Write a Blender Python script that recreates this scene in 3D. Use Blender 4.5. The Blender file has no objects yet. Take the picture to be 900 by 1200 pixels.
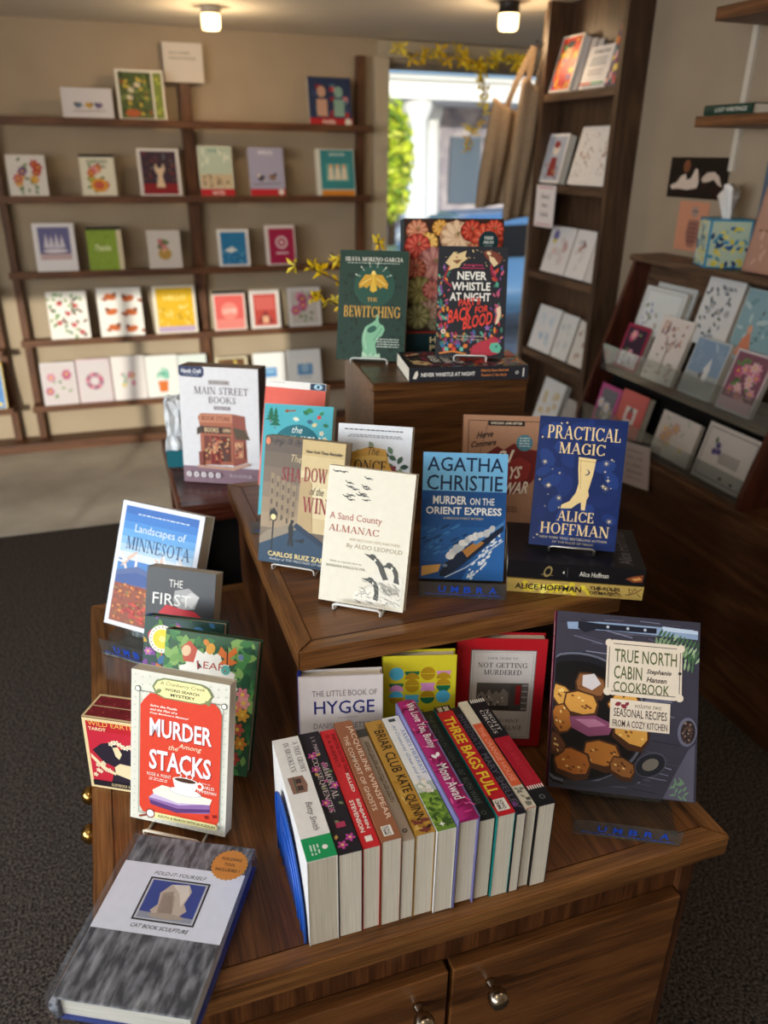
import bpy, bmesh, math, random
from mathutils import Vector, Matrix, Euler

# ------------------------------------------------------------------ camera, world, lights, exposure
SC = bpy.context.scene
COL = SC.collection
D2R = math.pi / 180

def look_cam():
    yaw, pitch, roll = 19.4 * D2R, 24.5 * D2R, -0.85 * D2R
    fwd = Vector((math.sin(yaw) * math.cos(pitch), math.cos(yaw) * math.cos(pitch), -math.sin(pitch)))
    right = Vector((math.cos(yaw), -math.sin(yaw), 0))
    down = fwd.cross(right)
    r2 = math.cos(roll) * right + math.sin(roll) * down
    d2 = -math.sin(roll) * right + math.cos(roll) * down
    m = Matrix((r2, -d2, -fwd)).transposed().to_4x4()
    m.translation = Vector((0, 0, 1.6))
    cd = bpy.data.cameras.new('camera')
    cd.sensor_fit = 'VERTICAL'
    cd.sensor_height = 36.0
    cd.lens = 915 / 1200 * 36.0
    cd.clip_start = 0.02
    cd.dof.use_dof = True
    cd.dof.focus_distance = 1.03
    cd.dof.aperture_fstop = 3.9
    ob = bpy.data.objects.new('camera', cd)
    ob.matrix_world = m
    COL.objects.link(ob)
    SC.camera = ob
look_cam()

SC.view_settings.view_transform = 'Standard'
SC.view_settings.look = 'None'
SC.view_settings.exposure = -0.04
SC.view_settings.gamma = 1.0
SC.view_settings.use_curve_mapping = False

W = bpy.data.worlds.new('sky')
SC.world = W
W.use_nodes = True
wn = W.node_tree
sky = wn.nodes.new('ShaderNodeTexSky')
sky.sky_type = 'NISHITA'
sky.sun_disc = False
sky.sun_elevation = 25 * D2R
sky.sun_rotation = 200 * D2R
bg = wn.nodes['Background']
bg.inputs['Strength'].default_value = 0.24
wn.links.new(sky.outputs['Color'], bg.inputs['Color'])

def lamp(name, kind, loc, rot, energy, color, **kw):
    l = bpy.data.lights.new(name, kind)
    l.energy = energy
    l.color = color
    for k, v in kw.items():
        setattr(l, k, v)
    o = bpy.data.objects.new(name, l)
    o.location = loc
    o.rotation_euler = rot
    COL.objects.link(o)
    return o

def aim(v):
    return Vector(v).to_track_quat('-Z', 'Y').to_euler()

SUN_DIR = Vector((0.33, 0.944, -0.18))
lamp('sun', 'SUN', (0, 0, 6), aim(SUN_DIR), 3.4, (1.0, 0.90, 0.74), angle=0.01)
lamp('daylight_left_window', 'AREA', (-3.3, 0.15, 1.55), aim((1, 0.05, -0.2)), 74, (0.90, 0.95, 1.0),
     shape='RECTANGLE', size=2.6, size_y=1.2, spread=2.4)
lamp('daylight_front_window', 'AREA', (-1.9, -1.44, 1.5), aim((0.3, 1, -0.12)), 42, (0.92, 0.96, 1.0),
     shape='RECTANGLE', size=2.4, size_y=1.2)

# ------------------------------------------------------------------ materials
MATS = {}

def lin(c):
    c = c / 255.0
    return c / 12.92 if c <= 0.04045 else ((c + 0.055) / 1.055) ** 2.4

def rgb(hexs):
    h = hexs.lstrip('#')
    return tuple(lin(int(h[i:i + 2], 16)) for i in (0, 2, 4)) + (1.0,)

def bsdf(m):
    return m.node_tree.nodes['Principled BSDF']

def new_mat(key):
    m = bpy.data.materials.new(key)
    m.use_nodes = True
    MATS[key] = m
    return m

def ink(hexs, rough=0.42, spec=0.26, metal=0.0):
    """plain printed colour: a faint paper mottling keeps it from being dead flat"""
    key = 'ink_%s_%d_%d' % (hexs.lstrip('#'), int(rough * 100), int(metal * 100))
    if key in MATS:
        return MATS[key]
    m = new_mat(key)
    b = bsdf(m)
    nt = m.node_tree
    no = nt.nodes.new('ShaderNodeTexNoise')
    tc = nt.nodes.new('ShaderNodeTexCoord')
    no.inputs['Scale'].default_value = 90.0
    nt.links.new(tc.outputs['Object'], no.inputs['Vector'])
    mx = nt.nodes.new('ShaderNodeMix')
    mx.data_type = 'RGBA'
    c = rgb(hexs)
    mx.inputs[6].default_value = tuple(x * 0.93 for x in c[:3]) + (1,)
    mx.inputs[7].default_value = tuple(min(1, x * 1.05) for x in c[:3]) + (1,)
    nt.links.new(no.outputs['Fac'], mx.inputs[0])
    nt.links.new(mx.outputs[2], b.inputs['Base Color'])
    b.inputs['Roughness'].default_value = rough
    b.inputs['Specular IOR Level'].default_value = spec
    b.inputs['Metallic'].default_value = metal
    return m

def ramp(nt, stops):
    r = nt.nodes.new('ShaderNodeValToRGB')
    cr = r.color_ramp
    while len(cr.elements) < len(stops):
        cr.elements.new(0.5)
    for e, (p, c) in zip(cr.elements, stops):
        e.position = p
        e.color = c
    return r

def wood(key, dark, mid, light, axis='X', scale=1.0, rough=0.34, spec=0.45, cath=1.0):
    if key in MATS:
        return MATS[key]
    m = new_mat(key)
    nt = m.node_tree
    b = bsdf(m)
    tc = nt.nodes.new('ShaderNodeTexCoord')
    mp = nt.nodes.new('ShaderNodeMapping')
    s = {'X': (0.55, 6, 6), 'Y': (6, 0.55, 6), 'Z': (6, 6, 0.55)}[axis]
    mp.inputs['Scale'].default_value = tuple(v * scale for v in s)
    nt.links.new(tc.outputs['Object'], mp.inputs['Vector'])
    n1 = nt.nodes.new('ShaderNodeTexNoise')
    n1.inputs['Scale'].default_value = 1.5 * cath
    n1.inputs['Detail'].default_value = 3
    n1.inputs['Distortion'].default_value = 0.6
    nt.links.new(mp.outputs[0], n1.inputs['Vector'])
    mul = nt.nodes.new('ShaderNodeMath'); mul.operation = 'MULTIPLY'; mul.inputs[1].default_value = 46
    nt.links.new(n1.outputs['Fac'], mul.inputs[0])
    sn = nt.nodes.new('ShaderNodeMath'); sn.operation = 'SINE'
    nt.links.new(mul.outputs[0], sn.inputs[0])
    mr = nt.nodes.new('ShaderNodeMapRange')
    mr.inputs[1].default_value = -1
    nt.links.new(sn.outputs[0], mr.inputs[0])
    mp2 = nt.nodes.new('ShaderNodeMapping')
    s2 = {'X': (4.5, 130, 130), 'Y': (130, 4.5, 130), 'Z': (130, 130, 4.5)}[axis]
    mp2.inputs['Scale'].default_value = s2
    nt.links.new(tc.outputs['Object'], mp2.inputs['Vector'])
    n2 = nt.nodes.new('ShaderNodeTexNoise')
    n2.inputs['Scale'].default_value = 3.0
    n2.inputs['Detail'].default_value = 2
    nt.links.new(mp2.outputs[0], n2.inputs['Vector'])
    add = nt.nodes.new('ShaderNodeMath'); add.operation = 'MULTIPLY_ADD'
    nt.links.new(n2.outputs['Fac'], add.inputs[0]); add.inputs[1].default_value = 0.82
    half = nt.nodes.new('ShaderNodeMath'); half.operation = 'MULTIPLY'; half.inputs[1].default_value = 0.24
    nt.links.new(mr.outputs[0], half.inputs[0])
    nt.links.new(half.outputs[0], add.inputs[2])
    r = ramp(nt, [(0.2, rgb(dark)), (0.54, rgb(mid)), (0.92, rgb(light))])
    nt.links.new(add.outputs[0], r.inputs[0])
    nt.links.new(r.outputs[0], b.inputs['Base Color'])
    bp = nt.nodes.new('ShaderNodeBump')
    bp.inputs['Strength'].default_value = 0.12
    bp.inputs['Distance'].default_value = 0.001
    nt.links.new(add.outputs[0], bp.inputs['Height'])
    nt.links.new(bp.outputs[0], b.inputs['Normal'])
    b.inputs['Roughness'].default_value = rough
    b.inputs['Specular IOR Level'].default_value = spec
    return m

def noisy(key, c1, c2, scale, rough=0.9, bump=0.0, detail=2, stretch=(1, 1, 1), bdist=0.003, lo=0.35, hi=0.65, spec=0.3):
    if key in MATS:
        return MATS[key]
    m = new_mat(key)
    nt = m.node_tree
    b = bsdf(m)
    tc = nt.nodes.new('ShaderNodeTexCoord')
    mp = nt.nodes.new('ShaderNodeMapping')
    mp.inputs['Scale'].default_value = stretch
    nt.links.new(tc.outputs['Object'], mp.inputs['Vector'])
    n = nt.nodes.new('ShaderNodeTexNoise')
    n.inputs['Scale'].default_value = scale
    n.inputs['Detail'].default_value = detail
    nt.links.new(mp.outputs[0], n.inputs['Vector'])
    r = ramp(nt, [(lo, rgb(c1)), (hi, rgb(c2))])
    nt.links.new(n.outputs['Fac'], r.inputs[0])
    nt.links.new(r.outputs[0], b.inputs['Base Color'])
    b.inputs['Roughness'].default_value = rough
    b.inputs['Specular IOR Level'].default_value = spec
    if bump:
        bp = nt.nodes.new('ShaderNodeBump')
        bp.inputs['Strength'].default_value = bump
        bp.inputs['Distance'].default_value = bdist
        nt.links.new(n.outputs['Fac'], bp.inputs['Height'])
        nt.links.new(bp.outputs[0], b.inputs['Normal'])
    return m

def pages_mat(c1='#c6beb0', c2='#f2ede4'):
    return noisy('pages_' + c1[1:], c1, c2, 10, rough=0.85, stretch=(1.0, 160, 1.0), lo=0.3, hi=0.7, bump=0.25, bdist=0.0006)

def clear(key='clear_acrylic', tint='#f2f6f6', alpha_mix=0.955):
    """thin clear plastic: mostly transparent with a mirror-like sheen"""
    if key in MATS:
        return MATS[key]
    m = new_mat(key)
    nt = m.node_tree
    out = nt.nodes['Material Output']
    nt.nodes.remove(bsdf(m))
    tr = nt.nodes.new('ShaderNodeBsdfTransparent')
    tr.inputs[0].default_value = rgb(tint)
    gl = nt.nodes.new('ShaderNodeBsdfGlossy')
    gl.inputs['Roughness'].default_value = 0.08
    df = nt.nodes.new('ShaderNodeBsdfDiffuse')
    df.inputs[0].default_value = (0.45, 0.48, 0.5, 1)
    fr = nt.nodes.new('ShaderNodeLayerWeight'); fr.inputs[0].default_value = 0.35
    m1 = nt.nodes.new('ShaderNodeMixShader'); m1.inputs[0].default_value = 1 - alpha_mix
    nt.links.new(tr.outputs[0], m1.inputs[1]); nt.links.new(df.outputs[0], m1.inputs[2])
    m2 = nt.nodes.new('ShaderNodeMixShader')
    mt = nt.nodes.new('ShaderNodeMath'); mt.operation = 'MULTIPLY'; mt.inputs[1].default_value = 0.3
    nt.links.new(fr.outputs['Fresnel'], mt.inputs[0])
    nt.links.new(mt.outputs[0], m2.inputs[0])
    nt.links.new(m1.outputs[0], m2.inputs[1]); nt.links.new(gl.outputs[0], m2.inputs[2])
    nt.links.new(m2.outputs[0], out.inputs['Surface'])
    return m

def glow(key, hexs, strength):
    m = new_mat(key)
    b = bsdf(m)
    b.inputs['Base Color'].default_value = rgb(hexs)
    b.inputs['Emission Color'].default_value = rgb(hexs)
    b.inputs['Emission Strength'].default_value = strength
    return m

# ------------------------------------------------------------------ mesh building
class Geo:
    def __init__(self):
        self.v, self.f, self.m, self.mats, self.sm = [], [], [], [], []
    def mi(self, mat):
        if isinstance(mat, str):
            mat = ink(mat)
        if mat not in self.mats:
            self.mats.append(mat)
        return self.mats.index(mat)
    def add(self, verts, faces, mat, smooth=False):
        b = len(self.v)
        self.v.extend([tuple(p) for p in verts])
        k = self.mi(mat)
        for f in faces:
            self.f.append(tuple(b + i for i in f)); self.m.append(k); self.sm.append(smooth)
    def box(self, lo, hi, mat, M=None, bevel=0.0):
        x0, y0, z0 = lo; x1, y1, z1 = hi
        if bevel <= 0:
            vs = [(x0, y0, z0), (x1, y0, z0), (x1, y1, z0), (x0, y1, z0), (x0, y0, z1), (x1, y0, z1), (x1, y1, z1), (x0, y1, z1)]
            fs = [(0, 3, 2, 1), (4, 5, 6, 7), (0, 1, 5, 4), (1, 2, 6, 5), (2, 3, 7, 6), (3, 0, 4, 7)]
            if M: vs = [M @ Vector(p) for p in vs]
            self.add(vs, fs, mat)
        else:
            bm = bmesh.new()
            bmesh.ops.create_cube(bm, size=1)
            for v in bm.verts:
                v.co = Vector(((x0 + x1) / 2 + v.co.x * (x1 - x0), (y0 + y1) / 2 + v.co.y * (y1 - y0), (z0 + z1) / 2 + v.co.z * (z1 - z0)))
            bmesh.ops.bevel(bm, geom=bm.edges[:], offset=bevel, segments=2, affect='EDGES', profile=0.5)
            self.bm(bm, mat, M)
    def bm(self, bm, mat, M=None, smooth=False):
        bm.verts.index_update()
        vs = [(M @ v.co if M else v.co.copy()) for v in bm.verts]
        fs = [tuple(v.index for v in f.verts) for f in bm.faces]
        self.add(vs, fs, mat, smooth)
        bm.free()
    def tube(self, pts, r, mat, seg=8, closed=False, taper=None):
        pts = [Vector(p) for p in pts]
        n = len(pts); vs = []; fs = []
        prev = None
        for i, p in enumerate(pts):
            if closed:
                t = pts[(i + 1) % n] - pts[i - 1]
            else:
                t = pts[min(i + 1, n - 1)] - pts[max(i - 1, 0)]
            t.normalize()
            if prev is None:
                a = t.orthogonal().normalized()
            else:
                a = (prev - t * prev.dot(t))
                a = a.normalized() if a.length > 1e-6 else t.orthogonal().normalized()
            prev = a
            b = t.cross(a)
            rr = r if taper is None else r * (1 + (taper - 1) * i / max(1, n - 1))
            for k in range(seg):
                an = 2 * math.pi * k / seg
                vs.append(p + (a * math.cos(an) + b * math.sin(an)) * rr)
        m = n if closed else n - 1
        for i in range(m):
            j = (i + 1) % n
            for k in range(seg):
                k2 = (k + 1) % seg
                fs.append((i * seg + k, i * seg + k2, j * seg + k2, j * seg + k))
        if not closed:
            fs.append(tuple(range(seg - 1, -1, -1)))
            fs.append(tuple((n - 1) * seg + k for k in range(seg)))
        self.add(vs, fs, mat, True)
    def lathe(self, prof, mat, seg=24, M=None, smooth=True):
        vs = []; fs = []
        for r, z in prof:
            for k in range(seg):
                an = 2 * math.pi * k / seg
                vs.append(Vector((r * math.cos(an), r * math.sin(an), z)))
        for i in range(len(prof) - 1):
            for k in range(seg):
                k2 = (k + 1) % seg
                fs.append((i * seg + k, i * seg + k2, (i + 1) * seg + k2, (i + 1) * seg + k))
        fs.append(tuple(range(seg - 1, -1, -1)))
        fs.append(tuple((len(prof) - 1) * seg + k for k in range(seg)))
        if M: vs = [M @ p for p in vs]
        self.add(vs, fs, mat, smooth)
    def sphere(self, c, r, mat, sub=2, sc=(1, 1, 1), jitter=0, rnd=None):
        bm = bmesh.new()
        bmesh.ops.create_icosphere(bm, subdivisions=sub, radius=1)
        for v in bm.verts:
            j = 1 + (rnd.uniform(-jitter, jitter) if jitter else 0)
            v.co = Vector((c[0] + v.co.x * r * sc[0] * j, c[1] + v.co.y * r * sc[1] * j, c[2] + v.co.z * r * sc[2] * j))
        self.bm(bm, mat, None, True)
    def prism(self, poly, depth_vec, mat, smooth=False):
        n = len(poly); d = Vector(depth_vec)
        vs = [Vector(p) for p in poly] + [Vector(p) + d for p in poly]
        fs = [tuple(range(n)), tuple(range(2 * n - 1, n - 1, -1))]
        for i in range(n):
            j = (i + 1) % n
            fs.append((i, i + n, j + n, j))
        self.add(vs, fs, mat, smooth)
    def build(self, name, parent=None, label=None, normals=True):
        me = bpy.data.meshes.new(name)
        me.from_pydata(self.v, [], self.f)
        for m in self.mats:
            me.materials.append(m)
        me.polygons.foreach_set('material_index', self.m)
        me.polygons.foreach_set('use_smooth', self.sm)
        me.update()
        o = bpy.data.objects.new(name, me)
        COL.objects.link(o)
        if parent is not None:
            o.parent = parent
        if label:
            o['label'] = label
        return o

def tag(o, label=None, cat=None, group=None, kind=None):
    if label: o['label'] = label
    if cat: o['category'] = cat
    if group: o['group'] = group
    if kind: o['kind'] = kind
    return o

def thing(name, label, cat, loc=(0, 0, 0), rot=(0, 0, 0), group=None):
    o = bpy.data.objects.new(name, None)
    o.empty_display_size = 0.05
    COL.objects.link(o)
    o.location = loc
    o.rotation_euler = rot
    return tag(o, label, cat, group)

# ------------------------------------------------------------------ lettering
GLY = {}

def sans(s, bold=0.0, shear=0.0):
    key = (s, bold, shear)
    if key in GLY:
        return GLY[key]
    cu = bpy.data.curves.new('txt', 'FONT')
    cu.body = s
    cu.fill_mode = 'FRONT'
    cu.resolution_u = 2
    cu.offset = bold
    cu.shear = shear
    ob = bpy.data.objects.new('txt', cu)
    me = bpy.data.meshes.new_from_object(ob)
    vs = [(v.co.x, v.co.y) for v in me.vertices]
    fs = [tuple(p.vertices) for p in me.polygons]
    bpy.data.objects.remove(ob)
    bpy.data.curves.remove(cu)
    bpy.data.meshes.remove(me)
    GLY[key] = (vs, fs)
    return GLY[key]

# a hand-made roman capital alphabet (thick stems, thin hairlines, slab hairline serifs)
TH, TN = 0.17, 0.065

def _st(x0, y0, x1, y1, w):
    return [(x0 - w / 2, y0), (x0 + w / 2, y0), (x1 + w / 2, y1), (x1 - w / 2, y1)]

def _hb(x0, x1, y, w=TN):
    return [(x0, y - w / 2), (x1, y - w / 2), (x1, y + w / 2), (x0, y + w / 2)]

def _arc(cx, cy, rx, ry, a0, a1, n=14, thick=TH, thin=TN):
    out = []
    P = []
    for i in range(n + 1):
        a = (a0 + (a1 - a0) * i / n) * D2R
        wv = thin + (thick - thin) * abs(math.cos(a)) ** 1.3
        P.append(((cx + rx * math.cos(a), cy + ry * math.sin(a)), (cx + (rx - wv) * math.cos(a), cy + (ry - min(wv, thin * 1.3)) * math.sin(a))))
    for i in range(n):
        out.append([P[i][1], P[i][0], P[i + 1][0], P[i + 1][1]])
    return out

def _sf(x, y, w=0.3):
    return _hb(x - w / 2, x + w / 2, TN / 2 if y == 0 else 1 - TN / 2)

def _vs(x, y0, y1, w=TN * 1.2):
    return [(x - w / 2, y0), (x + w / 2, y0), (x + w / 2, y1), (x - w / 2, y1)]

def roman(ch):
    T, t = TH, TN
    if ch == 'A': return 0.86, [_st(.1, 0, .43, 1, t), _st(.76, 0, .43, 1, T), _hb(.2, .66, .34), _sf(.1, 0, .24), _sf(.76, 0, .28)]
    if ch == 'B': return 0.7, [_st(.15, 0, .15, 1, T), _hb(.05, .4, .965), _hb(.05, .4, .035), _hb(.15, .4, .52)] + _arc(.36, .76, .24, .24, -90, 90, thick=T * .9) + _arc(.37, .26, .29, .26, -90, 90)
    if ch == 'C': return 0.8, _arc(.44, .5, .42, .5, 40, 320, 20) + [_vs(.76, .7, .98), _vs(.76, .06, .28, t)]
    if ch == 'D': return 0.84, [_st(.15, 0, .15, 1, T), _hb(.04, .36, .965), _hb(.04, .36, .035)] + _arc(.34, .5, .45, .5, -90, 90, 18)
    if ch == 'E': return 0.66, [_st(.15, 0, .15, 1, T), _hb(.04, .58, .965), _hb(.04, .6, .035), _hb(.15, .45, .52), _vs(.56, .76, 1), _vs(.585, 0, .26), _vs(.45, .42, .62)]
    if ch == 'F': return 0.62, [_st(.15, 0, .15, 1, T), _hb(.04, .58, .965), _hb(.15, .43, .5), _sf(.15, 0), _vs(.56, .74, 1), _vs(.43, .4, .6)]
    if ch == 'G': return 0.86, _arc(.44, .5, .42, .5, 40, 320, 20) + [_vs(.76, .7, .98), _st(.74, .06, .74, .46, T), _hb(.58, .88, .44)]
    if ch == 'H': return 0.9, [_st(.16, 0, .16, 1, T), _st(.74, 0, .74, 1, T), _hb(.16, .74, .5)] + [_sf(x, y, .29) for x in (.16, .74) for y in (0, 1)]
    if ch == 'I': return 0.34, [_st(.17, 0, .17, 1, T), _sf(.17, 0), _sf(.17, 1)]
    if ch == 'J': return 0.5, [_st(.3, .2, .3, 1, T), _sf(.3, 1)] + _arc(.15, .2, .235, .22, 180, 360, thick=.1)
    if ch == 'K': return 0.86, [_st(.16, 0, .16, 1, T), _st(.2, .4, .68, 1, t), _st(.74, 0, .38, .58, T), _sf(.16, 0), _sf(.16, 1), _sf(.68, 1, .26), _sf(.75, 0, .26)]
    if ch == 'L': return 0.66, [_st(.15, 0, .15, 1, T), _hb(.04, .6, .035), _sf(.15, 1), _vs(.585, 0, .3)]
    if ch == 'M': return 1.06, [_st(.14, 0, .14, 1, t), _st(.52, 0, .18, 1, T), _st(.52, 0, .88, 1, t), _st(.9, 0, .9, 1, T), _sf(.14, 0, .24), _sf(.9, 0, .28), _sf(.14, 1, .24), _sf(.9, 1, .26)]
    if ch == 'N': return 0.9, [_st(.14, 0, .14, 1, t), _st(.74, 0, .16, 1, T), _st(.76, 0, .76, 1, t), _sf(.14, 0, .24), _sf(.12, 1, .24), _sf(.76, 1, .24)]
    if ch == 'O' or ch == 'Q':
        g = _arc(.45, .5, .43, .5, 0, 360, 28)
        if ch == 'Q': g = g + [_st(.72, -.16, .46, .16, T * .8)]
        return 0.9, g
    if ch == 'P': return 0.68, [_st(.15, 0, .15, 1, T), _hb(.04, .36, .965), _hb(.15, .36, .45), _sf(.15, 0)] + _arc(.34, .71, .3, .29, -90, 90)
    if ch == 'R': return 0.8, [_st(.15, 0, .15, 1, T), _hb(.04, .36, .965), _hb(.15, .36, .48), _sf(.15, 0), _st(.68, 0, .38, .5, T), _sf(.72, 0, .2)] + _arc(.34, .73, .28, .27, -90, 90)
    if ch == 'S':
        return 0.58, _arc(.29, .74, .22, .26, 40, 180, thick=.1) + [[(.07, .72), (.2, .76), (.5, .32), (.37, .24)]] + _arc(.29, .26, .23, .26, -140, 20, thick=.13) + [_vs(.48, .74, .97), _vs(.075, .03, .28)]
    if ch == 'T': return 0.76, [_st(.38, 0, .38, 1, T), _hb(.03, .73, .965), _sf(.38, 0), _vs(.06, .74, 1), _vs(.7, .74, 1)]
    if ch == 'U': return 0.86, [_st(.16, .3, .16, 1, T), _st(.72, .3, .72, 1, t), _sf(.16, 1), _sf(.72, 1, .24)] + _arc(.415, .32, .34, .32, 180, 360, thick=.14)
    if ch == 'V': return 0.86, [_st(.43, 0, .12, 1, T), _st(.43, 0, .74, 1, t), _sf(.12, 1, .28), _sf(.74, 1, .24)]
    if ch == 'W': return 1.2, [_st(.36, 0, .1, 1, T), _st(.36, 0, .6, 1, t), _st(.84, 0, .6, 1, T), _st(.84, 0, 1.08, 1, t), _sf(.1, 1, .26), _sf(.6, 1, .26), _sf(1.08, 1, .22)]
    if ch == 'X': return 0.84, [_st(.72, 0, .14, 1, T), _st(.1, 0, .7, 1, t), _sf(.1, 0, .22), _sf(.72, 0, .26), _sf(.14, 1, .26), _sf(.7, 1, .22)]
    if ch == 'Y': return 0.82, [_st(.41, 0, .41, .46, T), _st(.41, .42, .12, 1, T), _st(.41, .42, .7, 1, t), _sf(.41, 0), _sf(.12, 1, .26), _sf(.7, 1, .22)]
    if ch == 'Z': return 0.7, [_st(.12, 0, .56, 1, T), _hb(.04, .64, .965), _hb(.04, .66, .035), _vs(.06, .72, 1), _vs(.645, 0, .28)]
    if ch == '-': return 0.4, [_hb(.06, .34, .42, .09)]
    if ch == '.': return 0.25, [_hb(.06, .2, .07, .14)]
    return 0.4, []

def serif(s):
    key = ('R', s)
    if key in GLY:
        return GLY[key]
    vs, fs = [], []
    x = 0
    for ch in s:
        big = ch.isupper() or not ch.isalpha()
        k = 1.0 if big else 0.76
        w, polys = roman(ch.upper())
        for p in polys:
            b = len(vs)
            vs.extend((x + a * k, c * k) for a, c in p)
            fs.append(tuple(range(b, b + len(p))))
        x += (w + 0.07) * k
    GLY[key] = (vs, fs)
    return GLY[key]

class Art:
    """flat printing laid on one face of a Geo; u runs right and v runs down, both 0..1"""
    def __init__(self, geo, o, U, V, N, e=0.00006):
        self.g = geo; self.o = Vector(o); self.U = Vector(U); self.V = Vector(V); self.N = Vector(N).normalized()
        self.e = e; self.k = 1
        self.wu = self.U.length; self.wv = self.V.length
        self.rough = 0.42
        self.step = 0.2
    def P(self, u, v):
        return self.o + self.U * u + self.V * v + self.N * (self.e * self.k)
    def poly(self, pts, c):
        pts = [(min(1.0, max(0.0, u)), min(1.0, max(0.0, v))) for u, v in pts]
        vs = [self.P(u, v) for u, v in pts]
        # face orientation: keep the normal on the N side
        n = Vector((0, 0, 0))
        for i in range(len(vs)):
            a, b = vs[i], vs[(i + 1) % len(vs)]
            n += a.cross(b) if False else (a - vs[0]).cross(b - vs[0])
        f = tuple(range(len(vs)))
        if n.dot(self.N) < 0: f = f[::-1]
        self.g.add(vs, [f], ink(c, self.rough) if isinstance(c, str) else c)
        self.k += self.step
    def rect(self, u0, v0, u1, v1, c):
        s, self.step = self.step, 0.3
        self.poly([(u0, v0), (u1, v0), (u1, v1), (u0, v1)], c)
        self.step = s
    def grad(self, u0, v0, u1, v1, cols):
        """printed bands"""
        n = len(cols)
        for i, c in enumerate(cols):
            self.rect(u0, v0 + (v1 - v0) * i / n, u1, v0 + (v1 - v0) * (i + 1) / n, c)
    def ell(self, u, v, ru, rv=None, c='#000000', rot=0, n=16, a0=0, a1=360):
        # ru is a fraction of the width; rv (default round) also a fraction of the width
        if rv is None: rv = ru
        pts = []
        full = abs(a1 - a0) >= 360
        for i in range(n if full else n + 1):
            a = (a0 + (a1 - a0) * i / n) * D2R
            x, y = ru * math.cos(a), rv * math.sin(a)
            xr = x * math.cos(rot) - y * math.sin(rot); yr = x * math.sin(rot) + y * math.cos(rot)
            pts.append((u + xr, v + yr * self.wu / self.wv))
        self.fine(pts, c)
    def fine(self, pts, c):
        s, self.step = self.step, 0.06
        self.poly(pts, c)
        self.step = s
    def line(self, pts, w, c):
        """w as a fraction of the width"""
        asp = self.wu / self.wv
        for (u0, v0), (u1, v1) in zip(pts[:-1], pts[1:]):
            dx, dy = u1 - u0, (v1 - v0) / asp
            L = math.hypot(dx, dy) or 1e-6
            nx, ny = -dy / L * w / 2, dx / L * w / 2
            self.fine([(u0 + nx, v0 + ny * asp), (u1 + nx, v1 + ny * asp), (u1 - nx, v1 - ny * asp), (u0 - nx, v0 - ny * asp)], c)
    def frame(self, u0, v0, u1, v1, w, c):
        a = self.wu / self.wv
        self.rect(u0, v0, u1, v0 + w * a, c)
        self.rect(u0, v1 - w * a, u1, v1, c)
        self.rect(u0, v0, u0 + w, v1, c)
        self.rect(u1 - w, v0, u1, v1, c)
    def text(self, s, u0, v0, u1, v1, c, style='s', slant=0.0, rise=0.0):
        """lettering stretched to the box; style s sans, b bold, i italic, bi bold italic, r roman"""
        if style == 'r': vs, fs = serif(s)
        else: vs, fs = sans(s, 0.025 if 'b' in style else (0.008 if 'm' in style else 0.0), 0.3 if 'i' in style else 0.0)
        if not vs: return
        xs = [p[0] for p in vs]; ys = [p[1] for p in vs]
        x0, x1, y0, y1 = min(xs), max(xs), min(ys), max(ys)
        sx = (u1 - u0) / max(1e-6, x1 - x0); sy = (v1 - v0) / max(1e-6, y1 - y0)
        P = []
        for x, y in vs:
            fx = (x - x0) * sx; fy = (y1 - y) * sy
            P.append(self.P(u0 + fx + slant * (v1 - v0 - fy), v0 + fy - rise * fx))
        m = ink(c, self.rough)
        F = []
        for f in fs:
            a, b, d = P[f[0]], P[f[1]], P[f[2]]
            F.append(f if (b - a).cross(d - a).dot(self.N) > 0 else f[::-1])
        self.g.add(P, F, m)
        self.k += 0.3
    def micro(self, u0, v0, u1, v1, c, rows=1, seed=1, fill=0.55):
        """tiny print: rows of broken dashes"""
        rnd = random.Random(seed)
        rh = (v1 - v0) / rows
        for r in range(rows):
            u = u0 + rnd.uniform(0, (u1 - u0) * 0.06)
            v = v0 + r * rh
            end = u1 - rnd.uniform(0, (u1 - u0) * 0.06)
            while u < end:
                L = rnd.uniform(0.02, 0.05) * 1.2
                self.rect(u, v, min(end, u + L), v + rh * fill, c)
                u += L + 0.012
    def scatter(self, n, box, size, cols, seed=1, leaf=0.45, clip=None):
        rnd = random.Random(seed)
        for i in range(n):
            u = rnd.uniform(box[0], box[2]); v = rnd.uniform(box[1], box[3])
            if clip and not clip(u, v): continue
            s = rnd.uniform(size * 0.5, size)
            u = min(max(u, s), 1 - s); vv = s * self.wu / self.wv
            v = min(max(v, vv), 1 - vv)
            self.ell(u, v, s, s * leaf, rnd.choice(cols), rnd.uniform(0, 3.14), 8)
    def leaf(self, u, v, L, ang, c, wid=0.3, vein=None):
        a = self.wu / self.wv
        pts = []
        for i in range(7):
            t = i / 6; pts.append((t * L, math.sin(t * math.pi) * L * wid))
        for i in range(5, 0, -1):
            t = i / 6; pts.append((t * L, -math.sin(t * math.pi) * L * wid))
        ca, sa = math.cos(ang), math.sin(ang)
        def cl(x): return min(0.999, max(0.001, x))
        self.fine([(cl(u + x * ca - y * sa), cl(v + (x * sa + y * ca) * a)) for x, y in pts], c)
        if vein: self.line([(cl(u), cl(v)), (cl(u + L * ca), cl(v + L * sa * a))], L * 0.06, vein)
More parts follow.
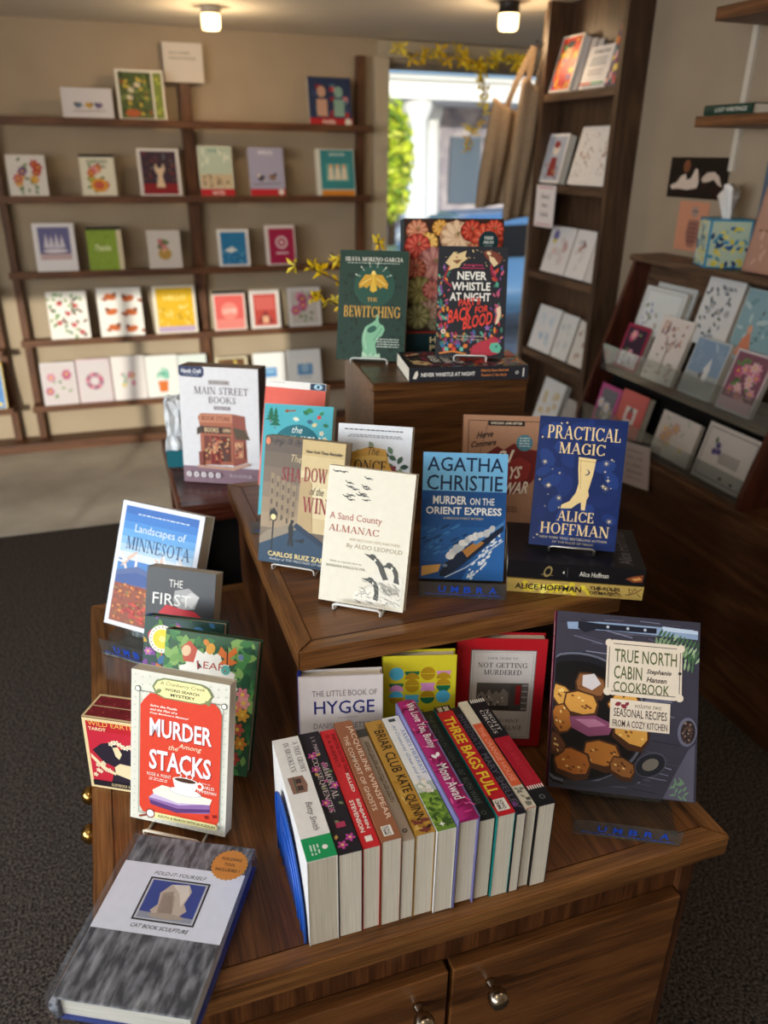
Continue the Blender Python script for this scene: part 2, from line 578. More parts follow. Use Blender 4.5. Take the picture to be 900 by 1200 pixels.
# ------------------------------------------------------------------ book builder
def book(name, label, loc, yaw, tilt, w, h, t, front, base, spine_c=None, back_c=None, hard=False, spine=None,
         group=None, pages='#e9e0cd', rot=None, cat='book', front_part=None):
    root = thing(name, label, cat, loc, rot if rot is not None else (-tilt * D2R, 0, yaw * D2R), group)
    c = 0.0026 if hard else 0.0007
    ins = 0.0035 if hard else 0.0006
    g = Geo()
    bm_ = 0.0008 if hard else 0.0
    g.box((-w / 2, 0, 0), (w / 2, c, h), ink(base, 0.36), None, bm_)
    g.box((-w / 2, t - c, 0), (w / 2, t, h), ink(back_c or base, 0.36), None, bm_)
    sp = ink(spine_c or base, 0.36)
    if hard:
        # slightly rounded spine with a joint groove
        n = 6
        poly = [(-w / 2 + 0.004, c * 0.5, 0)]
        for i in range(n + 1):
            a = math.pi * i / n
            poly.append((-w / 2 - 0.002 * math.sin(a) + 0.0005, c * 0.5 + (t - c) * i / n, 0))
        poly.append((-w / 2 + 0.004, t - c * 0.5, 0))
        g.prism(poly, (0, 0, h), sp)
    else:
        g.box((-w / 2 - 0.0003, 0.0002, 0), (-w / 2 + c, t - 0.0002, h), sp)
    if front:
        A = Art(g, (-w / 2, -0.0001, h), (w, 0, 0), (0, 0, -h), (0, -1, 0))
        front(A)
    if spine:
        off = 0.0022 if hard else 0.0005
        A = Art(g, (-w / 2 - off, 0, h), (0, 0, -h), (0, t, 0), (-1, 0, 0))
        spine(A)
    g.build('cover', root)
    p = Geo()
    p.box((-w / 2 + c + 0.0005, c, ins), (w / 2 - ins, t - c, h - ins), pages_mat('#b5aa98' if pages == '#d8cdb8' else '#c6beb0', pages))
    p.build('pages', root)
    return root

def carton(name, label, loc, yaw, tilt, w, h, t, front, base, side, cat='box', top=None, lid_drop=None, lid_c=None):
    """a cardboard box standing on its narrow edge: tray and lid"""
    root = thing(name, label, cat, loc, (-tilt * D2R, 0, yaw * D2R))
    g = Geo()
    g.box((-w / 2, 0, 0), (w / 2, t, h), ink(side, 0.4), None, 0.0012)
    A = Art(g, (-w / 2 + .0008, -0.0001, h - .0008), (w - .0016, 0, 0), (0, 0, -h + .0016), (0, -1, 0), 0.00014)
    A.rect(0, 0, 1, 1, base)
    front(A)
    if top:
        T = Art(g, (-w / 2, t, h + 0.0001), (w, 0, 0), (0, -t, 0), (0, 0, 1))
        top(T)
    g.build('lid', root)
    g2 = Geo()
    g2.box((-w / 2 + 0.002, t - 0.0002, 0.002), (w / 2 - 0.002, t + 0.0035, h - 0.002), ink(lid_c or '#cbbfae', 0.6))
    g2.build('tray', root)
    return root

def wire_easel(label, loc, yaw, tilt, t, color='#d9d9d6', hgt=0.13, wid=0.036, rad=0.0013, group=None, metal=0.0):
    """bent wire stand: base rails with a turned-up front lip and a leaning back loop"""
    root = thing('wire_easel', label, 'stand', loc, (0, 0, yaw * D2R), group)
    m = ink(color, 0.3, 0.5, metal)
    back = t / math.cos(tilt * D2R) + 0.004
    tn = math.tan(tilt * D2R)
    g = Geo()
    r = rad
    pts = [(-wid, back + 0.036, r), (-wid, -0.012, r), (-wid, -0.0155, 0.004), (-wid, -0.0165, 0.011), (-wid + .004, -0.017, 0.0135),
           (wid - .004, -0.017, 0.0135), (wid, -0.0165, 0.011), (wid, -0.0155, 0.004), (wid, -0.012, r), (wid, back + 0.036, r)]
    g.tube(pts, r, m, 6)
    g.build('base_rail', root)
    g = Geo()
    pts = [(-wid * .7, back + 0.036, r), (-wid * .7, back + 0.002, 0.006), (-wid * .7, back + hgt * tn, hgt * .95), (-wid * .5, back + hgt * tn, hgt),
           (wid * .5, back + hgt * tn, hgt), (wid * .7, back + hgt * tn, hgt * .95), (wid * .7, back + 0.002, 0.006), (wid * .7, back + 0.036, r)]
    g.tube(pts, r, m, 6)
    g.build('back_loop', root)
    return root

def acrylic_easel(label, loc, yaw, tilt, t, wid=0.11, lift=0.006, hgt=0.12, text=True, lip=0.026, front=-0.045):
    """clear plastic easel with a printed front lip"""
    root = thing('acrylic_easel', label, 'stand', loc, (0, 0, yaw * D2R))
    m = clear()
    th = 0.0022
    tn = math.tan(tilt * D2R); ca = math.cos(tilt * D2R)
    back = t / ca + 0.004
    g = Geo()
    g.box((-wid / 2, front, 0), (wid / 2, back + 0.055, th), m)
    g.build('base_plate', root)
    g = Geo()
    lean = 0.012
    g.prism([(-wid / 2, front, th), (-wid / 2, front - lean * .4, lip), (-wid / 2, front - lean * .4 + th, lip), (-wid / 2, front + th, th)], (wid, 0, 0), m)
    if text:
        up = Vector((0, -lean * .4, lip - th)).normalized()
        A = Art(g, Vector((-wid / 2, front - lean * .4, lip)) , (wid, 0, 0), (0, lean * .4, -(lip - th)), (0, -1, -0.15), 0.0003)
        c = '#1d49b8'
        n = 'UMBRA'
        for i, ch in enumerate(n):
            u = 0.22 + i * 0.145
            A.text(ch, u, 0.22, u + 0.085, 0.66, c, 'b'); A.k = 1.5
        A.micro(0.06, 0.74, 0.94, 0.84, c, 1, 4)
    g.build('front_lip', root)
    g = Geo()
    g.prism([(-wid * .42, back, th), (-wid * .42, back + hgt * tn, hgt), (-wid * .42, back + th + hgt * tn, hgt), (-wid * .42, back + th, th)], (wid * .84, 0, 0), m)
    g.build('back_plate', root)
    return root

# ------------------------------------------------------------------ cover designs
def star(A, u, v, r, c, thin=0.22, n=4, rot=0):
    a = A.wu / A.wv
    pts = []
    for i in range(2 * n):
        rr = r if i % 2 == 0 else r * thin
        an = math.pi * i / n + rot
        pts.append((u + rr * math.sin(an), v - rr * math.cos(an) * a))
    A.poly(pts, c)

def flower(A, u, v, r, c, cc='#e8c34a', n=6):
    for i in range(n):
        an = 2 * math.pi * i / n
        A.ell(u + r * .6 * math.cos(an), v + r * .6 * math.sin(an) * A.wu / A.wv, r * .5, r * .32, c, an, 8)
    A.ell(u, v, r * .3, None, cc, 0, 8)

def cov_green(A):
    rnd = random.Random(4)
    for i in range(60):
        u = rnd.choice([rnd.uniform(.06, .3), rnd.uniform(.72, .94)]); v = rnd.uniform(.2, .95)
        A.leaf(u, v, rnd.uniform(.04, .09), rnd.uniform(0, 6.3), '#0b2721', .3)
    A.ell(.52, .32, .3, None, '#1c4c40', 0, 24)
    A.text('SILVIA MORENO-GARCIA', .08, .062, .92, .098, '#e9e6da', 'r')
    A.micro(.1, .112, .9, .122, '#b9c9bd', 1, 3)
    for an in range(-70, 80, 28):
        a = an * D2R
        A.line([(.5 + .2 * math.sin(a), .28 - .2 * math.cos(a) * .64), (.5 + .26 * math.sin(a), .28 - .26 * math.cos(a) * .64)], .006, '#d8e2cf')
        A.ell(.5 + .27 * math.sin(a), .28 - .27 * math.cos(a) * .64, .011, None, '#d8e2cf', 0, 8)
    y = '#d9b13c'
    A.poly([(.5, .19), (.545, .21), (.53, .25), (.56, .36), (.5, .38), (.455, .36), (.475, .25), (.46, .21)], y)
    A.poly([(.48, .22), (.38, .22), (.29, .30), (.3, .345), (.37, .325), (.4, .345), (.48, .30)], '#c99a2e')
    A.poly([(.52, .22), (.63, .22), (.72, .30), (.71, .345), (.64, .325), (.61, .345), (.53, .30)], '#c99a2e')
    A.line([(.32, .31), (.47, .25)], .01, '#eed27a'); A.line([(.69, .31), (.54, .25)], .01, '#eed27a')
    A.ell(.5, .2, .028, None, '#eed27a', 0, 10)
    g = '#d5a64c'
    A.text('THE', .425, .425, .57, .46, g, 'r')
    A.text('BEWITCHING', .09, .505, .915, .605, g, 'r')
    h = '#7fb795'
    A.poly([(.37, .985), (.39, .9), (.37, .83), (.375, .76), (.42, .69), (.5, .66), (.56, .63), (.575, .58), (.6, .575), (.605, .635), (.62, .66), (.68, .68), (.7, .715), (.665, .77), (.6, .80), (.57, .86), (.6, .94), (.62, .985)], h)
    A.ell(.51, .715, .075, .045, '#2b5d4f', -.5, 14)
    A.line([(.42, .7), (.4, .8), (.44, .9)], .014, '#a9d3b4')
    A.line([(.66, .7), (.6, .76), (.54, .82)], .01, '#4d8a70')
    A.line([(.62, .67), (.56, .73)], .008, '#4d8a70')
    A.poly([(.36, .99), (.42, .93), (.47, .96), (.53, .92), (.58, .96), (.64, .93), (.66, .99)], '#a9cfb5')
    A.scatter(10, (.38, .94, .62, .98), .03, ['#5f977d', '#c2dfc6'], 3)
    A.micro(.58, .80, .93, .89, '#c8d6cb', 4, 8, .35)

def mixhex(a, b, t):
    return '#' + ''.join('%02x' % int(round(int(a[i:i + 2], 16) * (1 - t) + int(b[i:i + 2], 16) * t)) for i in (1, 3, 5))

def pumpkin(A, u, v, r, c, dark, ribs=10):
    asp = A.wu / A.wv
    mid = mixhex(c, dark, .55)
    A.ell(u, v, r * 1.02, r * .94, mixhex(c, dark, .9), 0, 22)
    cu, cv = u + r * .06, v - r * .1 * asp      # seen from a little below the stem
    for i in range(ribs):
        an = 2 * math.pi * i / ribs + u * 9
        k = .53
        ru, rv = cu + (u - cu) * k + r * k * math.cos(an), cv + (v - cv) * k + r * .92 * k * math.sin(an) * asp
        A.ell(ru, rv, r * .47, r * .235, mid, an, 14)
        A.ell(ru, rv, r * .45, r * .195, c, an, 14)
        A.ell(ru, rv, r * .3, r * .06, mixhex(c, '#f6e6cc', .28), an, 10)
    A.ell(cu, cv, r * .2, r * .18, mid, 0, 12)
    A.line([(cu, cv), (cu + r * .14, cv - r * .2 * asp)], r * .15, '#8d7c50')

def cov_pumpkins(A):
    A.rect(0, 0, 1, .845, '#3a2620')
    P = [(.13, .05, .1, '#d08a6a', '#8f4a36'), (.36, .055, .075, '#e3a94e', '#a26a26'), (.24, .17, .09, '#efc065', '#b0813a'), (.07, .2, .12, '#c4473c', '#7b2620'),
         (.52, .13, .15, '#e7c6a2', '#b18668'), (.67, .03, .1, '#c5402e', '#7c251c'), (.83, .15, .15, '#d9573f', '#94301f'), (.95, .06, .09, '#cf4a36', '#8a2d20'),
         (.7, .24, .08, '#d9825c', '#98482e'), (.94, .27, .09, '#d98a4c', '#99552a'), (.3, .33, .16, '#c98a86', '#8a5354'), (.06, .36, .1, '#b65f4c', '#763428'),
         (.5, .34, .1, '#cc6c4d', '#8d3e2c'), (.12, .53, .14, '#8f8a52', '#5c5a30'), (.28, .52, .09, '#c7706a', '#834142'), (.42, .62, .13, '#c98f8d', '#8b5757'),
         (.62, .5, .14, '#e0a35c', '#a5692f'), (.82, .45, .13, '#c9413a', '#86251f'), (.25, .68, .11, '#a9887a', '#705349'), (.08, .72, .12, '#8d8c5c', '#5b5a36'),
         (.3, .8, .06, '#7f7b60', '#565340'), (.6, .72, .12, '#d46a45', '#93402a'), (.8, .68, .13, '#e2b98c', '#a67c55'), (.93, .6, .08, '#b64c3c', '#772a22'), (.45, .78, .06, '#d9a04e', '#9b6a2a'), (.93, .79, .07, '#8f8a52', '#5c5a30')]
    for u, v, r, c, d in P:
        r0 = r * 1.12
        u = min(max(u, r0), 1 - r0); v = min(max(v, r0 * .78), .83 - r0 * .74)
        pumpkin(A, u, v, r * 1.08, c, d)
    A.ell(.84, .165, .1, None, '#12343c', 0, 24)
    A.frame(.8, .12, .88, .12, .001, '#12343c')
    A.text('1000', .80, .125, .885, .152, '#dfe8e4', 'b')
    A.text('PIECES', .785, .16, .895, .18, '#dfe8e4', 'bi')
    A.text('PUZZLE', .80, .19, .88, .204, '#9fb9b4', 's')
    A.rect(0, .83, 1, .845, '#8f2a22')
    A.rect(0, .845, 1, 1, '#12343c')
    A.text('HEIRLOOM', .26, .87, .78, .92, '#e8d9a8', 'b')
    A.text('PUMPKINS', .26, .935, .78, .98, '#e8d9a8', 'b')

def cov_horror(A):
    rnd = random.Random(9)
    cols = ['#a5303f', '#3f7f6c', '#c05a7c', '#d98a3c', '#58a58e', '#7c4a8e', '#3c6f9c', '#c8493a']
    for i in range(170):
        side = rnd.random()
        if side < .3: u, v = rnd.uniform(.02, .16), rnd.uniform(.2, .98)
        elif side < .6: u, v = rnd.uniform(.8, .95), rnd.uniform(.2, .98)
        else: u, v = rnd.uniform(.05, .95), rnd.uniform(.8, .97)
        A.leaf(u, v, rnd.uniform(.05, .11), rnd.uniform(-2.6, -.5), rnd.choice(cols), .22)
    for i in range(26):
        star(A, rnd.uniform(.04, .96), rnd.uniform(.03, .2), .014, '#e6cf94')
    # coyote head, crow, deer below, hare
    A.poly([(.1, .15), (.18, .08), (.22, .05), (.27, .07), (.4, .04), (.38, .09), (.42, .11), (.33, .15), (.3, .19), (.22, .2), (.15, .22), (.17, .18)], '#ddc494')
    A.poly([(.2, .13), (.28, .12), (.34, .12), (.27, .16)], '#8a5a3c')
    A.ell(.26, .1, .012, None, '#a5242c', 0, 8)
    A.poly([(.64, .05), (.7, .03), (.83, .05), (.92, .09), (.9, .14), (.82, .17), (.76, .14), (.68, .1)], '#7c4034')
    A.poly([(.72, .08), (.8, .1), (.86, .15), (.8, .18), (.74, .13)], '#e2c9a0')
    A.ell(.72, .06, .035, .025, '#e2c9a0', .4, 10)
    A.line([(.76, .16), (.78, .24), (.86, .3)], .03, '#9c2f44'); A.line([(.13, .22), (.08, .3), (.2, .36)], .03, '#9c2f44')
    for r, c in ((.02, '#e6cf94'),):
        A.ell(.5, .04, r, None, c, 0, 12); A.ell(.515, .036, r, None, '#2b2c33', 0, 12)
    A.text('AN INDIGENOUS', .36, .16, .64, .176, '#c63d6c', 'b')
    A.text('HORROR ANTHOLOGY', .33, .186, .67, .202, '#c63d6c', 'b')
    wv = '#f1efe8'
    A.text('NEVER', .28, .225, .7, .3, wv, 'b')
    A.text('WHISTLE', .2, .32, .76, .395, wv, 'b')
    A.text('AT NIGHT', .18, .415, .77, .49, wv, 'b')
    r = '#e0483c'
    A.text('PART II', .31, .475, .62, .54, r, 'b', 0, .06)
    A.text('BACK', .16, .575, .5, .7, r, 'b', .1, .14)
    A.text('FOR', .55, .54, .74, .60, r, 'b', .1, .1)
    A.text('BLOOD', .38, .635, .80, .755, r, 'b', .1, .14)
    A.text('Edited by Shane Hawk and', .27, .80, .7, .822, '#d7cdb5', 'i')
    A.text('Theodore C. Van Alst Jr.', .29, .832, .68, .852, '#d7cdb5', 'i')
    A.poly([(.86, .55), (.92, .53), (.93, .6), (.9, .68), (.85, .7), (.87, .62)], '#e7cdb0')
    A.line([(.87, .6), (.84, .68)], .02, '#c24a54')
    star(A, .74, .73, .05, '#9a6bb2', .45, 5); star(A, .16, .8, .045, '#e8a84a', .5, 6)
    A.ell(.1, .77, .035, None, '#e7dfc8', 0, 10); A.ell(.1, .77, .015, None, '#a5303f', 0, 8)
    A.poly([(.5, .98), (.54, .9), (.62, .86), (.74, .84), (.84, .8), (.9, .84), (.94, .9), (.9, .96), (.8, .985)], '#b23a4a')
    A.poly([(.8, .87), (.9, .86), (.96, .91), (.92, .96), (.82, .95), (.78, .91)], '#5fb39a')
    A.ell(.88, .9, .014, None, '#1c1c22', 0, 8)
    for i in range(7):
        A.ell(.1 + i * .055, .90 + .03 * (i % 2), .035, .03, ['#3c6f9c', '#6fb8a4', '#d9783c', '#c8493a'][i % 4], i, 10)
    A.line([(.05, .97), (.25, .95), (.45, .975)], .02, '#e08a3c')

def cov_finnish(A):
    for u, h in ((.17, .17), (.1, .12)):
        for k in range(4):
            w = .03 + k * .018; v = .03 + k * h * .22
            A.poly([(u, v), (u + w, v + h * .3), (u - w, v + h * .3)], '#1d6b4e')
        A.rect(u - .008, .03 + h, u + .008, .05 + h, '#7a4f2e')
    A.line([(.3, .06), (.46, .05)], .02, '#9a5a34'); A.ell(.33, .058, .03, .022, '#9a5a34', 0, 10)
    A.leaf(.56, .05, .1, .5, '#2f7a4d'); A.leaf(.6, .04, .12, .15, '#3b8f57')
    A.ell(.8, .1, .03, None, '#d94b44', 0, 10); A.leaf(.8, .08, .08, -.6, '#3b8f57'); A.leaf(.86, .16, .09, .3, '#2f7a4d')
    A.leaf(.42, .12, .1, .2, '#e8ecd8'); A.leaf(.62, .14, .1, .1, '#3f6f8a'); A.leaf(.7, .18, .09, -.4, '#e9dca0')
    for u, v in ((.85, .24), (.9, .29), (.8, .32), (.12, .3), (.1, .38)):
        flower(A, u, v, .035, '#f0ead0', '#e0b24a', 5)
    A.ell(.5, .4, .36, None, '#1d6d7c', 0, 28)
    A.text('the', .42, .19, .57, .25, '#e8f2ee', 'i')
    A.text('FINNISH', .18, .275, .84, .365, '#e8f2ee', 'b')
    A.text('WAY', .34, .41, .66, .5, '#e8f2ee', 'b')
    A.text('Katja Pantzar', .3, .8, .7, .84, '#17505a', 's')
    A.scatter(26, (.05, .62, .95, .98), .05, ['#2f7a4d', '#e8ecd8', '#d94b44', '#e0b24a'], 7)

def cov_redwhite(A):
    A.rect(0, 0, 1, .065, '#f1eeea')
    A.rect(.74, .004, .995, .064, '#1c3550')
    A.ell(.87, .033, .07, .04, '#a8d2e6', 0, 14); A.ell(.87, .033, .025, None, '#1c3550', 0, 10)
    A.micro(.05, .015, .35, .024, '#a8a29a', 1, 2)
    A.rect(0, .065, 1, .2, '#e2604e')

def cov_shadow(A):
    A.rect(0, 0, .47, 1, '#7a6a5a')
    A.grad(.47, 0, 1, .72, ['#c4ac78', '#cdb888', '#d6c59a', '#dccfa8', '#d8c79e', '#cdb88c'])
    A.grad(0, 0, .47, .72, ['#5d4f45', '#695a4c', '#766555', '#857360', '#968268', '#a08b70'])
    A.scatter(26, (.04, .01, .45, .06), .05, ['#3c322c', '#4c4038'], 3)
    for i in range(5):
        u = .1 + i * .07
        A.poly([(u, .28 + i * .02), (u + .05, .29 + i * .02), (u + .05, .66 - i * .012), (u, .68 - i * .012)], '#8f7c62')
        for k in range(4):
            A.rect(u + .012, .33 + i * .02 + k * .08, u + .036, .37 + i * .02 + k * .08, '#5a4c40')
    A.poly([(.47, .3), (.56, .28), (.62, .34), (.66, .72), (.47, .68)], '#b49a70')
    A.poly([(0, .82), (.46, .66), (1, .88), (1, 1), (0, 1)], '#22405a')
    A.poly([(0, .80), (.1, .74), (.46, .655), (.55, .68), (0, .86)], '#8f8270')
    A.poly([(.46, .655), (1, .86), (1, .9), (.42, .69)], '#183048')
    A.rect(.155, .66, .172, .93, '#16181c')
    A.poly([(.11, .60), (.16, .555), (.215, .60), (.2, .66), (.13, .66)], '#16181c')
    A.ell(.163, .632, .035, .036, '#f3dca0', 0, 10)
    A.poly([(.36, .70), (.385, .655), (.41, .665), (.43, .71), (.425, .78), (.44, .84), (.41, .85), (.4, .8), (.385, .85), (.36, .84), (.375, .78)], '#17181c')
    A.ell(.405, .65, .022, None, '#17181c', 0, 8)
    A.poly([(.43, .8), (.58, .77), (.56, .81)], '#101c28')
    A.text('The', .34, .125, .47, .185, '#cdbb94', 'i')
    A.text('SHA', .235, .23, .48, .335, '#8e2430', 'r')
    A.text('DOW', .52, .21, .8, .32, '#8e2430', 'r')
    A.text('of the', .6, .36, .77, .42, '#5b4a38', 'i')
    A.text('WIND', .52, .44, .93, .56, '#8e2430', 'r')
    A.text('New York Times Bestseller', .52, .075, .97, .1, '#4a3c30', 'bi')
    A.ell(.04, .04, .03, .045, '#d9825a', 0, 10)
    A.text('CARLOS RUIZ ZAFON', .12, .905, .96, .945, '#dcc88a', 'b')
    A.text('Author of THE PRISONER OF HEAVEN', .14, .955, .94, .975, '#c9cdd0', 'i')

def cov_once(A):
    A.micro(.05, .035, .92, .05, '#4a4f58', 1, 5)
    A.micro(.12, .075, .9, .1, '#8a8f96', 2, 6)
    rnd = random.Random(3)
    for i in range(70):
        an = rnd.uniform(0, 6.28); r = rnd.uniform(.26, .4)
        A.leaf(.5 + r * math.cos(an), .37 + r * .72 * math.sin(an) * .7, .12, rnd.uniform(0, 6.28), rnd.choice(['#3f5f4c', '#5f7d62', '#86967a', '#2f4a40']), .28)
    for u, v, c in ((.74, .34, '#7b2f3a'), (.22, .36, '#c79a4a'), (.3, .24, '#8f9f86'), (.85, .4, '#b5525a')):
        flower(A, u, v, .09, c, '#e8c34a', 7)
    A.poly([(.2, .21), (.45, .16), (.66, .18), (.7, .27), (.8, .38), (.5, .4), (.2, .38)], '#d3a146')
    A.poly([(.22, .25), (.5, .225), (.66, .23), (.66, .26), (.3, .29)], '#e2b95e')
    A.text('The', .42, .165, .57, .225, '#2b2a26', 'i')
    A.text('ONCE', .24, .265, .68, .355, '#22201c', 'r')
    A.text('AND FUTURE', .2, .5, .8, .56, '#22201c', 'r')
    A.text('WITCHES', .22, .59, .78, .68, '#22201c', 'r')

def goose(A, u, v, s, c, flip=1, a=.65):
    A.line([(u, v), (u + .06 * s * flip, v + .05 * s), (u + .1 * s * flip, v + .16 * s), (u + .2 * s * flip, v + .26 * s)], .035 * s, c)
    A.line([(u - .05 * s * flip, v - .005), (u + .01, v)], .016 * s, c)
    A.ell(u, v, .03 * s, .022 * s, c, .3, 8)

def cov_sand(A):
    d = '#4c4c48'
    rnd = random.Random(2)
    for i in range(15):
        u, v = .08 + .4 * rnd.random(), .03 + .2 * rnd.random() * (1 - .0)
        s = .05
        A.line([(u - s, v - .008 * rnd.random() * 2), (u - s * .3, v + .008), (u + s * .2, v - .002), (u + s, v + .012 * rnd.random())], .009, d)
        A.ell(u, v + .004, .022, .008, d, .3, 8)
    A.text('A Sand County', .05, .335, .665, .40, '#b5776a', 'm')
    A.text('ALMANAC', .05, .425, .64, .475, '#b06a5c', 'r')
    A.text('AND SKETCHES HERE AND THERE', .3, .51, .9, .53, '#c9b99c', 's')
    A.text('By ALDO LEOPOLD', .28, .55, .93, .59, '#a99b84', 'm')
    A.text('With an introduction by', .1, .69, .48, .705, '#7a7468', 'i')
    A.text('BARBARA KINGSOLVER', .06, .72, .52, .74, '#8a8478', 's')
    lt, md = '#f4f0e3', '#8d8c86'
    def goose_(hx, hy, pts, bill):
        # body outline first, then neck and head
        A.poly([(hx, hy)] + pts, d)
        A.ell(hx, hy, .045, .032, d, .5, 12)
        A.poly([(hx - .02, hy - .012), bill, (hx - .015, hy + .016)], d)
        A.poly([(hx + .02, hy + .004), (hx + .045, hy + .02), (hx + .02, hy + .032)], lt)
    A.poly([(.60, .76), (.70, .735), (.86, .755), (.965, .74), (.975, .97), (.60, .97), (.56, .88)], '#e4e0d3')
    A.poly([(.42, .90), (.55, .87), (.72, .885), (.80, .975), (.40, .975)], '#eae6da')
    goose_(.60, .628, [(.66, .635), (.72, .675), (.755, .725), (.80, .775), (.74, .785), (.70, .74), (.665, .69), (.62, .655)], (.49, .608))
    goose_(.80, .672, [(.86, .675), (.90, .71), (.915, .76), (.93, .80), (.86, .79), (.865, .745), (.84, .71)], (.70, .69))
    goose_(.60, .800, [(.655, .80), (.695, .84), (.705, .90), (.70, .945), (.64, .935), (.655, .89), (.64, .845), (.61, .825)], (.485, .792))
    for i in range(60):
        u = rnd.uniform(.42, .93); v = rnd.uniform(.80, .965)
        L = rnd.uniform(.04, .10); an = rnd.uniform(-.5, .9)
        u2, v2 = u + L * math.cos(an), v + L * math.sin(an) * .6
        if u2 < .97 and v2 < .98: A.line([(u, v), (u + L * .5, v + L * .12), (u2, v2)], .0055, rnd.choice([md, '#b3b1a8', '#6d6c68']))
    for i in range(12):
        A.line([(.70 + i * .02, .80 + .004 * i), (.76 + i * .016, .87 + .006 * (i % 4))], .006, md)

def cov_express(A):
    A.rect(0, 0, 1, .3, '#74b6e2')
    A.grad(0, .3, 1, 1, ['#1c4f8c', '#1d5596', '#2460a4', '#1f5898', '#1a4a86'])
    A.text('AGATHA', .05, .035, .95, .145, '#16284a', 'm')
    A.text('CHRISTIE', .05, .175, .95, .295, '#16284a', 'm')
    w = '#f2f3f0'
    A.text('MURDER', .13, .34, .53, .405, w, 'b'); A.text('ON THE', .57, .35, .86, .405, w, 'm')
    A.text('ORIENT EXPRESS', .05, .425, .95, .485, w, 'b')
    A.text('A HERCULE POIROT MYSTERY', .26, .505, .74, .522, '#cfc39a', 'm')
    rnd = random.Random(5)
    for i in range(34):
        u, v = rnd.uniform(.03, .6), rnd.uniform(.55, .8)
        A.ell(u, v, rnd.uniform(.03, .07), .014, rnd.choice(['#17406f', '#2d6cb0', '#3a7cbd']), -.5, 8)
    A.poly([(.5, 1), (.62, .85), (.85, .62), (1, .5), (1, 1)], '#2a66ac')
    for i in range(60):
        t = rnd.random(); u = .55 + .42 * t + rnd.uniform(-.06, .1); v = .98 - .42 * t + rnd.uniform(-.02, .05)
        if .02 < u < .97 and v < .985: A.ell(u, v, rnd.uniform(.012, .035), .012, '#e3ebf2', -.8, 6)
    A.poly([(.24, .97), (.3, .87), (.62, .7), (.98, .54), (.98, .6), (.72, .76), (.42, .93), (.3, .98)], '#16233c')
    A.poly([(.5, .77), (.68, .68), (.76, .7), (.56, .82)], '#b9803e')
    A.poly([(.62, .7), (.98, .53), (.98, .555), (.66, .72)], '#4f86c2')
    A.poly([(.24, .94), (.32, .86), (.36, .88), (.3, .97), (.24, .98)], '#0f1a2e')
    A.ell(.3, .89, .03, .02, '#6f7f92', 0, 10)
    A.poly([(.02, .9), (.25, .88), (.22, .94), (.02, .98)], '#d9a254')
    for i in range(26):
        t = i / 25
        A.ell(.36 + .5 * t + rnd.uniform(-.03, .03), .86 - .27 * t - .03 * math.sin(t * 5) + rnd.uniform(-.02, .0) - .03, .055 - .02 * t, .045 - .015 * t, rnd.choice(['#dfe2e2', '#c9cfd2', '#eef0ee']), 0, 8)
    A.line([(.3, .985), (.55, .9), (.98, .68)], .012, '#c9d8e8')

def cov_days(A):
    A.frame(.06, .045, .94, .96, .008, '#4a3428')
    A.rect(.3, .045, .74, .09, '#241a18')
    A.text('ONE DAY, ONE LETTER', .33, .057, .71, .08, '#e9d9c0', 'b')
    A.text('Herve', .16, .15, .36, .21, '#2b211e', 'bi', .1, .1)
    A.text('Commere', .1, .235, .4, .29, '#2b211e', 'bi', .1, .1)
    A.poly([(.2, .44), (.3, .33), (.42, .27), (.5, .3), (.62, .24), (.7, .28), (.9, .3), (.92, .52), (.74, .66), (.5, .7), (.26, .62), (.2, .5)], '#6e2422')
    A.poly([(.3, .42), (.44, .36), (.56, .4), (.7, .36), (.84, .42), (.8, .55), (.56, .62), (.36, .56)], '#8d302b')
    c = '#e6d8c4'
    A.text('21', .4, .31, .62, .42, c, 'bi', .1, .06)
    A.text('DAYS', .36, .46, .72, .57, c, 'bi', .1, .06)
    A.text('OF WAR', .3, .6, .8, .71, c, 'bi', .1, .06)
    A.line([(.14, .56), (.3, .05)], .006, '#5c4032')
    A.ell(.745, .235, .1, None, '#4f8494', 0, 22)
    A.micro(.68, .19, .81, .28, '#d5e2e2', 4, 9, .4)
    A.micro(.3, .8, .7, .86, '#5c4032', 3, 12, .4)

def boot(A, u0, v0, u1, v1, c, line='#1b2c5c'):
    pts = [(.42, 0), (.98, .02), (.93, .3), (.86, .52), (.82, .62), (.86, .72), (.80, .80), (.78, 1), (.66, 1), (.63, .85), (.5, .9), (.34, .985), (0, 1), (.02, .93), (.26, .85), (.44, .68), (.5, .5), (.44, .22)]
    A.poly([(u0 + x * (u1 - u0), v0 + y * (v1 - v0)) for x, y in pts], c)
    A.ell(u0 + .72 * (u1 - u0), v0 + .28 * (v1 - v0), .035, None, line, 0, 14)
    A.ell(u0 + .69 * (u1 - u0), v0 + .275 * (v1 - v0), .03, None, c, 0, 14)
    A.line([(u0 + .43 * (u1 - u0), v0 + .06 * (v1 - v0)), (u0 + .97 * (u1 - u0), v0 + .08 * (v1 - v0))], .006, '#a8853e')
    A.line([(u0 + .5 * (u1 - u0), v0 + .06 * (v1 - v0)), (u0 + .57 * (u1 - u0), v0 + .6 * (v1 - v0))], .005, '#a8853e')

